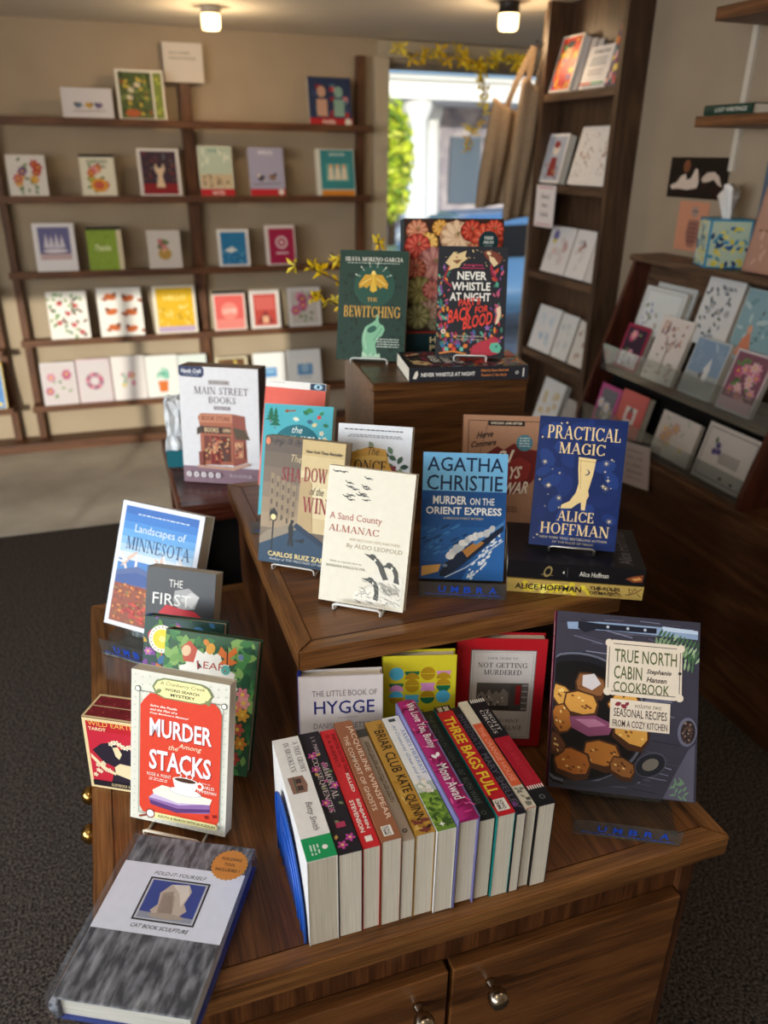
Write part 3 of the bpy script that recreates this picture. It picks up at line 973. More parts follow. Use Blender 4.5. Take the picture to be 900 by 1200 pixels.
def cov_boot(A):
    A.scatter(40, (.02, .02, .98, .98), .16, ['#17306f', '#132862', '#1b3878'], 5, .6)
    g = '#ead09a'
    A.text('PRACTICAL', .1, .065, .93, .165, g, 'r')
    A.text('MAGIC', .25, .19, .77, .275, g, 'r')
    boot(A, .33, .295, .69, .70, '#e9cf94')
    A.text('ALICE', .3, .715, .72, .795, g, 'r')
    A.text('HOFFMAN', .12, .815, .91, .90, g, 'r')
    A.text('NEW YORK TIMES BESTSELLING AUTHOR', .12, .922, .9, .94, '#c9bd98', 's')
    A.text('OF THE RULES OF MAGIC', .27, .955, .75, .972, '#c9bd98', 's')
    rnd = random.Random(8)
    for i in range(46):
        u, v = rnd.uniform(.03, .97), rnd.uniform(.03, .97)
        if (.1 < u < .93 and (.05 < v < .28 or .71 < v < .98)) or (.34 < u < .7 and .28 < v < .7): continue
        star(A, u, v, rnd.choice([.012, .02, .03]), '#e9dcb4', .25)
    for u, v in ((.1, .35), (.82, .52), (.9, .77), (.16, .53), (.3, .62), (.8, .33)):
        star(A, u, v, .045, '#f0e2b8', .12, 8)

def cov_landscape(A):
    A.rect(.05, .035, .945, .965, '#3f7cc0')
    A.grad(.05, .035, .945, .46, ['#1f62b4', '#2a74c4', '#3d88d0', '#5a9dd8', '#7db2de', '#a8c8e2', '#cfd6dc'])
    A.micro(.2, .085, .86, .1, '#cfe0ee', 1, 3)
    A.text('Landscapes of', .2, .17, .82, .25, '#d9e6ee', 's')
    A.text('MINNESOTA', .12, .275, .9, .375, '#1f3f70', 'r')
    A.scatter(20, (.08, .42, .93, .5), .12, ['#e6d8d0', '#d9b8a4', '#e8e6e8'], 3, .15)
    A.poly([(.05, .56), (.3, .5), (.6, .55), (.945, .5), (.945, .7), (.05, .7)], '#4a5f94')
    A.poly([(.05, .60), (.3, .55), (.62, .58), (.5, .64), (.05, .66)], '#2f4f90')
    A.rect(.05, .655, .945, .965, '#8a4426')
    rnd = random.Random(5)
    for i in range(220):
        u, v = rnd.uniform(.08, .91), rnd.uniform(.66, .945)
        A.ell(u, v, rnd.uniform(.012, .03), .014, rnd.choice(['#c8702c', '#a34a24', '#d98e3a', '#7f3420', '#b85a2a', '#8d6a30']), 0, 6)
    for i in range(60):
        u, v = rnd.uniform(.2, .8), rnd.uniform(.8, .93)
        A.ell(u, v, .03, .018, rnd.choice(['#b03026', '#c8452e', '#93261e']), 0, 7)

def cov_witch(A):
    A.text('THE', .33, .085, .53, .145, '#e7e6e2', 's')
    A.poly([(.42, .17), (.62, .14), (.78, .2), (.72, .3), (.5, .32), (.4, .25)], '#a9a9aa')
    A.poly([(.5, .24), (.66, .17), (.78, .2), (.68, .3)], '#d0d0cf')
    A.poly([(.2, .36), (.30, .29), (.52, .31), (.72, .32), (.9, .39), (.93, .48), (.7, .53), (.4, .50), (.24, .43)], '#c5303a')
    A.text('FIRST', .1, .2, .66, .295, '#efeeea', 's')
    A.text('WITCH', .22, .385, .88, .48, '#efeeea', 's')
    A.text('OF BOSTON', .2, .62, .85, .7, '#efeeea', 's')
    A.text('A NOVEL', .4, .84, .62, .88, '#c9c8c4', 's')

def leafy(A, seed, n, box, cols, hole=None, L=(.08, .16)):
    rnd = random.Random(seed)
    for i in range(n):
        u, v = rnd.uniform(box[0], box[2]), rnd.uniform(box[1], box[3])
        if hole and hole(u, v): continue
        A.leaf(u, v, rnd.uniform(*L), rnd.uniform(0, 6.28), rnd.choice(cols), .28)

def cov_colorof(A):
    leafy(A, 3, 130, (.03, .02, .97, .98), ['#2f6a3e', '#5a8a3c', '#b23a4a', '#d97a34', '#7a4a94', '#3c6f9c', '#c8a03c'])
    rnd = random.Random(4)
    for i in range(14): flower(A, rnd.uniform(.06, .94), rnd.uniform(.04, .96), .05, rnd.choice(['#d95a7c', '#e0883c', '#b56ab0', '#e6d6c0']))
    A.rect(.3, .3, .96, .62, '#e0a838')
    A.text('THE', .5, .33, .72, .37, '#2a2018', 'b')
    A.text('COLOR', .36, .4, .9, .47, '#2a2018', 'b')
    A.text('of us', .42, .5, .84, .57, '#2a2018', 'bi')
    A.ell(.24, .19, .17, None, '#f1eee0', 0, 24); A.ell(.24, .19, .12, None, '#e9d43c', 0, 20); A.ell(.24, .19, .04, None, '#f3ea8c', 0, 12)
    for i in range(20):
        a = i * .314
        A.ell(.24 + .145 * math.cos(a), .19 + .145 * math.sin(a) * A.wu / A.wv, .01, None, '#8a8578', 0, 6)

def cov_leaf(A):
    A.rect(0, 0, 1, 1, '#33593c')
    hole = lambda u, v: (abs(u - .48) / .34) ** 2 + (abs(v - .42) / .36) ** 2 < .8
    leafy(A, 5, 240, (.02, .02, .98, .98), ['#2f6a3e', '#4a8a4c', '#1f5034', '#6a9a4c', '#3f7a44', '#82aa5c'], hole, (.1, .2))
    pts = []
    for i in range(36):
        a = i * math.pi / 18; r = 1 + (.07 if i % 2 else -.07)
        pts.append((.48 + .33 * r * math.cos(a), .42 + .30 * r * math.sin(a)))
    A.poly(pts, '#efece2')
    A.poly([(.18, .12), (.27, .06), (.36, .12), (.33, .22), (.22, .22)], '#c5543c'); A.ell(.24, .14, .05, .06, '#e8c8a0', .4, 10)
    A.poly([(.36, .2), (.42, .24), (.38, .27)], '#241a18')
    A.ell(.5, .1, .05, .06, '#e0a23c', .3, 10); A.ell(.45, .06, .04, .03, '#d98a34', .8, 8)
    A.poly([(.68, .12), (.61, .07), (.58, .13), (.66, .16), (.6, .2), (.68, .2), (.74, .2), (.8, .17), (.71, .15), (.79, .1), (.76, .06)], '#d9722e'); A.line([(.68, .08), (.69, .2)], .014, '#2a1c16')
    A.ell(.68, .24, .05, None, '#5fb0a4', 0, 12); A.ell(.83, .13, .03, None, '#6f86b0', 0, 10)
    for u, v, c in ((.88, .4, '#d9808a'), (.9, .46, '#e09a94'), (.82, .5, '#d9746c'), (.9, .55, '#e0a23c'), (.86, .66, '#c85a4c'), (.9, .76, '#d98a34'), (.12, .72, '#c85a5c'), (.84, .88, '#b8443c'), (.2, .86, '#d9a24c'), (.5, .92, '#c8605c')):
        flower(A, u, v, .07, c)
    A.text('LEAF,', .37, .2, .68, .26, '#b5463c', 's')
    A.text('CLOUD,', .3, .32, .72, .385, '#b5463c', 's')
    A.text('CROW', .34, .45, .66, .515, '#b5463c', 's')

def cov_stacks(A):
    rnd = random.Random(1)
    for i in range(13):
        for j in range(20):
            A.ell(.04 + i * .077, .03 + j * .05 + (.02 if i % 2 else 0) * .5, .008, None, '#b9c2b4', 0, 6)
    A.poly([(.14, .18), (.2, .135), (.3, .135), (.86, .135), (.9, .16), (.93, .2), (.93, .9), (.9, .94), (.14, .94), (.1, .9), (.1, .22)], '#d8432c')
    A.frame(.085, .13, .945, .95, .006, '#8a9284')
    for s, u, v in ((1, .07, .12), (-1, .95, .14)):
        A.ell(u, v, .03, None, '#6a6f64', 0, 12); A.ell(u, v, .022, None, '#efeee4', 0, 12)
    A.poly([(.26, .045), (.34, .025), (.72, .025), (.8, .045), (.84, .09), (.8, .135), (.72, .155), (.34, .155), (.26, .135), (.22, .09)], '#7d8a5c')
    A.poly([(.28, .05), (.35, .032), (.71, .032), (.78, .05), (.82, .09), (.78, .13), (.71, .148), (.35, .148), (.28, .13), (.24, .09)], '#efe6a6')
    A.text('A Cranberry Creek', .3, .045, .76, .075, '#5a5f3c', 'i', 0, .0)
    A.text('WORD SEARCH', .35, .085, .7, .103, '#3f4430', 'b')
    A.text('MYSTERY', .41, .115, .66, .135, '#3f4430', 'b')
    A.leaf(.26, .125, .07, -.6, '#7d8a5c'); A.leaf(.76, .125, .07, .6, '#7d8a5c')
    w = '#f2f0e6'
    A.text('Solve the Puzzle', .2, .205, .48, .22, w, 'bi'); A.text('and the Plot of a', .2, .23, .48, .245, w, 'bi'); A.text('Cozy Bookstore Mystery!', .2, .255, .6, .27, w, 'bi')
    sh = '#9c2a1c'
    for dx, dy, c in ((.008, .006, sh), (0, 0, '#e9e6ee')):
        A.text('MURDER', .2 + dx, .295 + dy, .84 + dx, .415 + dy, c, 'b', 0, .0)
        A.text('STACKS', .2 + dx, .50 + dy, .84 + dx, .635 + dy, c, 'b', 0, .0)
    A.text('Among', .5, .432, .74, .472, '#f0e6c8', 'i'); A.text('the', .40, .452, .5, .485, '#f0e6c8', 'i')
    A.text('ROSIE A. POINT', .18, .658, .43, .68, w, 's'); A.micro(.2, .692, .4, .715, w, 2, 3, .35)
    A.text('Puzzles by', .72, .66, .84, .672, w, 'i'); A.text('CHARLES', .72, .68, .88, .7, w, 's'); A.text('TIMMERMAN', .7, .71, .9, .73, w, 's')
    # cup and saucer on two books
    A.poly([(.2, .83), (.3, .77), (.84, .8), (.84, .86), (.5, .9), (.22, .875)], '#8f6ba4')
    A.poly([(.2, .83), (.3, .77), (.84, .795), (.52, .845)], '#c7b4d6')
    A.poly([(.21, .845), (.5, .87), (.84, .83), (.84, .85), (.5, .9), (.22, .875)], '#5c3a72')
    A.poly([(.24, .775), (.34, .73), (.86, .76), (.84, .8), (.5, .83), (.25, .8)], '#efe9d8')
    A.ell(.58, .75, .17, .045, '#d9d8d4', .02, 18); A.ell(.58, .745, .15, .035, '#f6f5f0', .02, 18)
    A.poly([(.45, .67), (.71, .67), (.69, .72), (.63, .75), (.53, .75), (.47, .72)], '#f6f5f0')
    A.ell(.58, .67, .13, .03, '#e4e2dc', 0, 18); A.ell(.58, .67, .11, .022, '#4a2c20', 0, 16)
    A.ell(.73, .69, .04, None, '#f6f5f0', 0, 12); A.ell(.73, .69, .022, None, '#d8432c', 0, 12)
    for k in range(3):
        A.line([(.52 + k * .06, .655), (.54 + k * .06, .64), (.52 + k * .06, .625), (.54 + k * .06, .61)], .008, '#f6f5f0')
    A.poly([(.18, .935), (.24, .925), (.9, .925), (.93, .945), (.9, .965), (.24, .965)], '#efe6a6')
    A.text('SLEUTH & SEARCH WITH 50 PUZZLES!', .3, .938, .9, .954, '#4a5a30', 'b')
    A.ell(.22, .94, .05, None, '#8a3c2c', 0, 14); A.ell(.22, .94, .038, None, '#e6eeea', 0, 14); A.line([(.18, .955), (.1, .975)], .02, '#8a3c2c')
    A.poly([(.78, .88), (.82, .875), (.84, .89), (.8, .9)], '#8d1f1a'); A.poly([(.86, .865), (.9, .86), (.92, .875), (.88, .885)], '#8d1f1a')

def cov_tarot(A):
    A.frame(.0, .0, 1, 1, .06, '#e2cd9c')
    A.rect(.06, .04, .94, .17, '#b9252f'); A.rect(.06, .17, .94, .96, '#c22a3c')
    A.text('WILD EARTH', .1, .035, .95, .10, '#e9b75a', 's')
    A.text('TAROT', .1, .12, .42, .165, '#eed9b0', 'b')
    A.poly([(.12, .45), (.3, .34), (.55, .3), (.6, .4), (.8, .36), (.94, .5), (.94, .9), (.4, .9), (.5, .66), (.3, .6)], '#2b2430')
    A.poly([(.5, .38), (.6, .36), (.66, .46), (.6, .54), (.54, .5)], '#ecd9ae')
    A.poly([(.5, .66), (.6, .6), (.94, .62), (.94, .86), (.7, .8), (.5, .76)], '#ecd9ae')
    A.poly([(.08, .5), (.3, .66), (.5, .74), (.5, .78), (.28, .72), (.08, .56)], '#ecd9ae')
    rnd = random.Random(3)
    for i in range(7): flower(A, .48 + .07 * i * .8, .33 - .03 * math.sin(i), .05, '#f0e6cc', '#d9a24c', 5)
    for i in range(8): flower(A, rnd.uniform(.12, .4), rnd.uniform(.6, .84), .045, '#efe2c4', '#d9a24c', 5)
    A.rect(.06, .88, .94, .96, '#221c24')
    A.text('GUIDEBOOK & CARDS', .4, .9, .92, .94, '#e2cd9c', 's')

def cov_mainstreet(A):
    A.rect(0, 0, 1, .855, '#e6e7ec')
    A.rect(0, .855, 1, 1, '#8d7380')
    A.poly([(0, 0), (.30, 0), (.32, .02), (.32, .065), (.29, .09), (.03, .085), (0, .07)], '#26345c')
    A.text('Hands Craft', .03, .02, .29, .055, '#e4e8f0', 'bi'); A.micro(.05, .066, .27, .074, '#b8c2d8', 1, 2)
    A.poly([(.36, .115), (.39, .105), (.62, .105), (.65, .115), (.63, .13), (.65, .145), (.36, .145), (.38, .13)], '#b9b4b4')
    A.text('DIY BOOK NOOK', .385, .117, .625, .133, '#5c5450', 'b')
    A.text('MAIN STREET', .19, .165, .87, .225, '#6b6168', 'r')
    A.text('BOOKS', .37, .245, .71, .30, '#6b6168', 'r')
    A.rect(.43, .325, .64, .355, '#8b8088'); A.text('DOUBLE SIDED', .45, .333, .62, .347, '#e6e7ec', 's')
    # the little shop
    A.poly([(.24, .84), (.24, .5), (.22, .42), (.26, .39), (.66, .385), (.66, .83)], '#b06a50')
    A.poly([(.66, .385), (.82, .40), (.83, .5), (.86, .58), (.83, .6), (.84, .8), (.66, .845)], '#99564a')
    A.poly([(.24, .40), (.66, .39), (.66, .46), (.24, .47)], '#c98a6c'); A.text('BOOK STORE', .27, .41, .63, .45, '#8a4434', 'b')
    A.rect(.25, .5, .6, .56, '#4a3430'); A.text('BOOKS', .3, .51, .48, .55, '#e6c79a', 'b'); A.rect(.52, .5, .64, .56, '#5c4238'); A.text('OPEN', .535, .515, .63, .545, '#e6c79a', 'b')
    A.poly([(.2, .52), (.27, .49), (.27, .55), (.2, .58)], '#4a4038')
    A.poly([(.66, .5), (.82, .52), (.88, .6), (.7, .6)], '#5d5040')
    A.rect(.29, .58, .36, .8, '#7a4038'); A.rect(.5, .58, .63, .8, '#6a4038')
    A.rect(.37, .58, .49, .83, '#7c2f2c'); A.rect(.39, .6, .47, .72, '#c98a6c')
    rnd = random.Random(6)
    for i in range(60):
        A.rect(*(lambda u, v: (u, v, u + .022, v + .02))(rnd.uniform(.3, .6), rnd.uniform(.59, .79)), rnd.choice(['#d99a6c', '#a33a34', '#e6c08a', '#5c4a44', '#c2604c']))
    A.rect(.69, .62, .8, .76, '#c98a6c')
    for i in range(18):
        A.rect(*(lambda u, v: (u, v, u + .02, v + .02))(rnd.uniform(.69, .77), rnd.uniform(.63, .73)), rnd.choice(['#a33a34', '#5c4a44', '#e6c08a']))
    A.poly([(.2, .84), (.66, .845), (.86, .8), (.88, .82), (.66, .875), (.2, .86)], '#c9a08c')
    A.rect(.22, .72, .28, .84, '#8a4a40')
    for i in range(5):
        A.ell(.08 + i * .095, .925, .035, None, '#e3dfe2', 0, 14); A.ell(.08 + i * .095, .925, .018, None, '#b9aab2', 0, 8)
    A.micro(.6, .91, .92, .94, '#cfc2c8', 2, 4, .4)

def cov_hygge(A):
    A.frame(.0, .0, 1, 1, .012, '#bdb3b0')
    A.text('THE LITTLE BOOK OF', .16, .125, .93, .175, '#6b6468', 's')
    A.text('HYGGE', .18, .215, .9, .33, '#2a2c6c', 'm')
    A.line([(.46, .365), (.7, .36)], .006, '#9a9298')
    A.text('DANISH SECRETS TO', .17, .41, .92, .46, '#7d7478', 's')
    A.text('HAPPY LIVING', .28, .49, .8, .54, '#7d7478', 's')
    for c, u in (('#b5563c', .44), ('#b5563c', .6)):
        A.ell(u, .64, .09, .07, c, 0, 14); A.ell(u, .64, .05, .035, '#d8ccc8', 0, 12)
    for i in range(5):
        a = -.8 + i * .4
        A.line([(.86 + .03 * math.cos(a), .62 + .02 * math.sin(a)), (.86 + .1 * math.cos(a), .62 + .07 * math.sin(a))], .01, '#6b6468'); A.line([(.2 - .03 * math.cos(a), .62 + .02 * math.sin(a)), (.2 - .1 * math.cos(a), .62 + .07 * math.sin(a))], .01, '#6b6468')
    A.text('MEIK WIKING', .25, .86, .8, .91, '#2a2c6c', 's')

def cov_scand(A):
    pk, og, bl, gr, yl = '#d08ac0', '#b08a1c', '#55b8e0', '#1c6a4c', '#e2cf3c'
    cells = [[(bl, 'o'), (gr, 'd'), (og, 'u'), (pk, 'd')], [(gr, 'd'), (og, 'u'), (pk, 'd'), (og, 'u')][0:4], [(bl, 'u'), (bl, 'd'), (og, 'u'), (bl, 'o')]]
    for r in range(3):
        for k in range(4):
            u = .18 + k * .215; v = .155 + r * .105
            c, s = cells[r][k]
            rad = .1
            if s == 'o': A.ell(u, v, rad, None, c, 0, 24)
            elif s == 'd': A.ell(u, v - .02, rad, None, c, 0, 14, 0, 180); A.ell(u, v + .05, rad, None, [og, pk, bl][r], 0, 14, 180, 360)
            else: A.ell(u, v - .0, rad, None, c, 0, 14, 180, 360); A.ell(u, v + .005, rad, None, [bl, gr, og][(r + k) % 3], 0, 14, 0, 180)
    A.text('THE', .45, .48, .57, .505, '#3a3c34', 'm')
    A.text('SCANDINAVIAN', .12, .525, .9, .575, '#3a3c34', 'm')
    A.text('GUIDE TO', .36, .6, .66, .635, '#3a3c34', 'm')
    A.text('HAPPINESS', .22, .66, .8, .71, '#3a3c34', 'm')
    for k in range(4): A.ell(.18 + k * .215, .82, .1, None, (og, bl, pk, gr)[k], 0, 14, 180, 360)

def cov_murdered(A):
    A.rect(.155, .1, .885, .93, '#6d6a68')
    A.rect(.165, .107, .875, .923, '#cfc8c4')
    A.frame(.185, .12, .855, .91, .005, '#a39c98')
    A.text('YOUR GUIDE TO', .34, .165, .68, .185, '#6b6462', 'r')
    A.text('NOT GETTING', .24, .215, .79, .26, '#3c3636', 'r')
    A.text('MURDERED', .31, .28, .73, .325, '#3c3636', 'r')
    A.text('IN A QUAINT', .3, .74, .74, .775, '#3c3636', 'r'); A.text('ENGLISH VILLAGE', .26, .8, .78, .84, '#3c3636', 'r')
    A.rect(.24, .4, .82, .66, '#57524f')
    A.poly([(.25, .66), (.25, .52), (.3, .48), (.35, .52), (.38, .46), (.42, .51), (.46, .47), (.5, .5), (.54, .45), (.6, .49), (.6, .66)], '#8d8782')
    rnd = random.Random(3)
    for i in range(16):
        A.rect(*(lambda u, v: (u, v, u + .02, v + .02))(rnd.uniform(.26, .56), rnd.uniform(.52, .6)), rnd.choice(['#d8d0c8', '#3c3836', '#b5aca6']))
    A.rect(.25, .61, .62, .655, '#3c3836')
    A.rect(.62, .4, .82, .66, '#4c4644'); A.rect(.68, .42, .74, .6, '#8a2024')
    for i in range(9): A.rect(.75, .41 + i * .027, .815, .43 + i * .027, ['#9a928c', '#6b6460'][i % 2])

def cov_cookbook(A):
    A.rect(0, 0, 1, 1, '#3c3a48')
    rnd = random.Random(7)
    for i in range(70):
        v = rnd.uniform(.01, .97); u = rnd.uniform(.02, .7)
        A.line([(u, v), (min(.985, u + rnd.uniform(.1, .3)), min(.99, max(.01, v + rnd.uniform(-.01, .04))))], .006, rnd.choice(['#5c5a6c', '#77788e', '#2a2834', '#8b8da6', '#4a4858']))
    A.poly([(.07, .06), (.3, .045), (.95, .045), (.985, .06), (.985, .1), (.4, .09), (.08, .1)], '#8ea4c4')
    A.poly([(.15, .05), (.3, .055), (.7, .055), (.7, .085), (.28, .09), (.2, .115), (.15, .09)], '#1d1f2c')
    A.poly([(.74, .04), (.985, .05), (.985, .07), (.74, .065)], '#c2d2e6')
    for u in (.36, .5, .62): A.ell(u, .07, .011, None, '#b9c2d0', 0, 8)
    # rosemary
    for k in range(3):
        for i in range(22):
            t = i / 21; u = .7 + .27 * t; v = .1 + .05 * k * .8 + .06 * t
            A.leaf(u, v, .07, (-1.1 if i % 2 else 1.5) + k * .1, rnd.choice(['#4c6f4c', '#7c9a70', '#9db890', '#39583c']), .12)
    # pan
    A.ell(.2, .64, .49, .485, '#26262e', 0, 40) if False else None
    def cl(p): return [(min(.995, max(.005, u)), min(.995, max(.005, v))) for u, v in p]
    def disc(cu, cv, ru, rv, c, n=44):
        A.poly(cl([(cu + ru * math.cos(i * 2 * math.pi / n), cv + rv * math.sin(i * 2 * math.pi / n)) for i in range(n)]), c)
    disc(.17, .605, .50, .378, '#0e0e14'); disc(.17, .6, .49, .37, '#646878'); disc(.17, .598, .472, .355, '#1a1a22')
    disc(.17, .61, .45, .33, '#0d0a0a')
    A.poly(cl([(.5, .87), (.62, .8), (.74, .74), (.77, .79), (.72, .86), (.58, .94), (.3, .98), (.1, .985), (.1, .95), (.34, .94)]), '#33343e')
    A.ell(.69, .82, .115, .08, '#4c4e5c', -.5, 22); A.ell(.69, .822, .105, .07, '#23242e', -.5, 22); A.ell(.69, .82, .06, .038, '#7a756c', -.5, 16)
    pot = ['#c98238', '#dba050', '#b5702c', '#e2b05c', '#cf8f42']
    for (u, v, r, an, c) in ((.06, .5, .1, .6, '#d9a04c'), (.26, .42, .11, .3, '#8a5a34'), (.2, .53, .12, .1, '#d99c48'), (.5, .5, .11, -.6, '#e0a850'), (.55, .66, .13, .5, '#dba24c'), (.06, .62, .1, 1.2, '#b5702c'), (.36, .8, .13, .1, '#c27c34'), (.16, .86, .13, .2, '#b56c2c'), (.5, .86, .09, .4, '#9a6434'), (.03, .76, .08, .8, '#6a4028')):
        a = A.wu / A.wv
        def q(dx, dy): return (u + (dx * math.cos(an) - dy * math.sin(an)) * r, v + (dx * math.sin(an) + dy * math.cos(an)) * r * a)
        A.poly(cl([q(-1, -.6), (q(-.3, -.85)), q(.7, -.75), q(1, -.2), q(.95, .55), q(.3, .85), q(-.75, .7), q(-1.05, .1)]), '#4c2c18')
        A.poly(cl([q(-.92, -.5), (q(-.3, -.75)), q(.6, -.65), q(.88, -.2), q(.8, .3), q(.2, .5), q(-.7, .45), q(-.95, .05)]), c)
        for i in range(9):
            x, y = rnd.uniform(-.7, .7), rnd.uniform(-.5, .4)
            pu, pv = cl([q(x, y)])[0]
            pu = min(.97, max(.03, pu))
            A.ell(pu, pv, .012, .007, rnd.choice(['#5c3418', '#f0cf84', '#7a481e']), an, 6)
    A.poly(cl([(.12, .6), (.3, .58), (.43, .62), (.4, .68), (.26, .7), (.14, .66)]), '#8a4a6c'); A.poly(cl([(.16, .61), (.3, .6), (.38, .63), (.26, .65)]), '#b87a98')
    A.poly([(.2, .36), (.28, .345), (.33, .4), (.27, .44), (.2, .42)], '#d6cfd0')
    # spoon and spices
    A.poly(cl([(.78, .995), (.86, .85), (.94, .72), (.985, .68), (.985, .995)]), '#5c5a6c')
    A.ell(.93, .62, .065, .1, '#6a6a7e', .1, 18); A.ell(.935, .62, .05, .08, '#2c2426', .1, 16)
    for i in range(26): A.ell(rnd.uniform(.9, .96), rnd.uniform(.57, .68), .008, None, rnd.choice(['#5c4438', '#8a7060', '#3a2c28']), 0, 6)
    for i in range(14): A.leaf(rnd.uniform(.84, .94), rnd.uniform(.9, .97), .05, rnd.uniform(0, 6), '#6f8f70', .14)
    # title plate
    cr = '#e7d9c6'
    A.poly([(.36, .175), (.4, .14), (.84, .14), (.88, .175), (.885, .42), (.84, .455), (.4, .455), (.36, .42)], cr)
    A.frame(.375, .16, .87, .435, .005, '#4c4438')
    for u, v in ((.375, .16), (.87, .16), (.375, .437), (.87, .437)): A.ell(u, v, .028, None, cr, 0, 12)
    g = '#566038'
    A.text('TRUE NORTH', .415, .19, .845, .265, g, 'm')
    A.text('CABIN', .415, .285, .61, .36, g, 'm'); A.text('Stephanie', .64, .29, .81, .325, '#4a4038', 'bi'); A.text('Hansen', .64, .335, .78, .365, '#4a4038', 'bi')
    A.text('COOKBOOK', .415, .375, .8, .435, g, 'm')
    A.ell(.868, .30, .012, None, '#3a3430', 0, 8)
    A.rect(.4, .475, .81, .64, cr)
    A.leaf(.43, .51, .05, -.4, '#8a2f3c'); A.leaf(.47, .505, .05, .4, '#8a2f3c'); A.leaf(.5, .51, .04, -.8, '#8a2f3c')
    A.text('volume two', .57, .487, .75, .515, '#6a5c48', 'i')
    A.text('SEASONAL RECIPES', .425, .525, .79, .572, '#3c2c28', 'm')
    A.text('FROM A COZY KITCHEN', .42, .59, .795, .628, '#3c2c28', 'm')

def cov_cat(A):
    A.rect(.0, .19, 1, .62, '#e6ebfb')
    A.text('FOLD-IT-YOURSELF', .28, .235, .71, .258, '#3c3e46', 'mi')
    A.rect(.27, .275, .76, .545, '#20222c'); A.rect(.285, .285, .745, .535, '#ccd0da'); A.rect(.3, .292, .73, .528, '#3a4c9c')
    A.poly([(.3, .528), (.3, .49), (.73, .5), (.73, .528)], '#9aa0b4')
    A.poly([(.46, .31), (.6, .30), (.64, .34), (.62, .42), (.66, .46), (.6, .51), (.42, .505), (.38, .48), (.42, .44), (.4, .37)], '#c9bcb0')
    A.poly([(.47, .31), (.6, .30), (.63, .36), (.6, .44), (.55, .36)], '#e4dcd4')
    A.poly([(.42, .37), (.5, .35), (.56, .5), (.44, .5)], '#a8988c')
    for i in range(8): A.line([(.44 + i * .012, .38), (.46 + i * .014, .5)], .004, '#8a7c72')
    A.ell(.52, .505, .14, .025, '#b5a89c', 0, 18)
    A.text('CAT BOOK SCULPTURE', .29, .565, .74, .588, '#3c3e46', 'mi')
    pts = []
    for i in range(48):
        a = i * math.pi / 24; r = .15 * (1 if i % 2 else .93)
        pts.append((.845 + r * math.cos(a), .135 + r * math.sin(a) * A.wu / A.wv))
    A.poly(pts, '#d9903c')
    A.text('FOLDING', .765, .085, .93, .105, '#4c341c', 'b'); A.text('TOOL', .80, .122, .895, .142, '#4c341c', 'b'); A.text('INCLUDED !', .745, .16, .945, .18, '#4c341c', 'b')
# ------------------------------------------------------------------ shared materials
OAK_X = wood('oak_along', '#321b0c', '#653d1d', '#8b5a2f', 'X')
OAK_Y = wood('oak_deep', '#321b0c', '#653d1d', '#8b5a2f', 'Y')
OAK_Z = wood('oak_upright', '#2a160a', '#55311a', '#784a26', 'Z')
TRIM_X = wood('oak_trim_along', '#432812', '#784e28', '#9c6c3d', 'X')
TRIM_Y = wood('oak_trim_deep', '#432812', '#784e28', '#9c6c3d', 'Y')
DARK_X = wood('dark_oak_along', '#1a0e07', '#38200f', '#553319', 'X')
DARK_Y = wood('dark_oak_deep', '#26150b', '#563620', '#7a5334', 'Y', cath=0.7)
DARK_Z = wood('dark_oak_upright', '#1a0e07', '#38200f', '#553319', 'Z')
MAHO_X = wood('mahogany_along', '#2a120c', '#54291c', '#74402c', 'X', rough=0.25)
MAHO_Z = wood('mahogany_upright', '#2a120c', '#4a2418', '#653626', 'Z', rough=0.3)
WALN_Z = wood('walnut_upright', '#24160e', '#4a3423', '#664b35', 'Z', rough=0.5)
WALN_Y = wood('walnut_deep', '#24160e', '#5a4230', '#7a5c44', 'Y', rough=0.5)
RACK_X = wood('rack_rail', '#3a2113', '#5f3a22', '#7d5230', 'X', rough=0.5)
RACK_Z = wood('rack_upright', '#3a2113', '#5f3a22', '#7d5230', 'Z', rough=0.5)
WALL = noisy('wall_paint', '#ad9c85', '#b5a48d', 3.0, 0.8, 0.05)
WALL_R_SHADED = noisy('wall_paint_right_shaded', '#9c8a75', '#a4927c', 3.0, 0.8, 0.05)  # same wall paint, darkened to put the dimmer light into its colour
CEIL = noisy('ceiling_paint', '#eee6d8', '#f2ebde', 2.0, 0.85)
CARPET = noisy('carpet', '#252120', '#665d56', 150, 0.98, 0.9, 3, (1, 1, 1), 0.006, 0.38, 0.66, spec=0.1)
TRIMP = noisy('trim_paint', '#c4b69e', '#cabda6', 4.0, 0.6)
BRASS = ink('#b08a4a', 0.18, 0.5, 1.0)
NICKEL = ink('#a89a88', 0.22, 0.5, 1.0)
BLACK = ink('#121113', 0.6)

# ------------------------------------------------------------------ room
XL, XR, YF, YB, ZC = -3.4, 2.0, -1.5, 4.85, 2.2
def structure(name, g):
    o = g.build(name)
    o['kind'] = 'structure'
    return o

def wall_with_holes(name, axis, pos, th, a0, a1, z0, z1, holes, mat):
    """a wall in the plane axis=pos, thickness th, built round rectangular openings"""
    g = Geo()
    def bx(u0, u1, w0, w1):
        if u1 - u0 < 1e-4 or w1 - w0 < 1e-4: return
        if axis == 'y': g.box((u0, min(pos, pos + th), w0), (u1, max(pos, pos + th), w1), mat)
        else: g.box((min(pos, pos + th), u0, w0), (max(pos, pos + th), u1, w1), mat)
    u = a0
    for h0, h1, w0, w1 in sorted(holes):
        bx(u, h0, z0, z1)
        bx(h0, h1, z0, w0)
        bx(h0, h1, w1, z1)
        u = h1
    bx(u, a1, z0, z1)
    return structure(name, g)

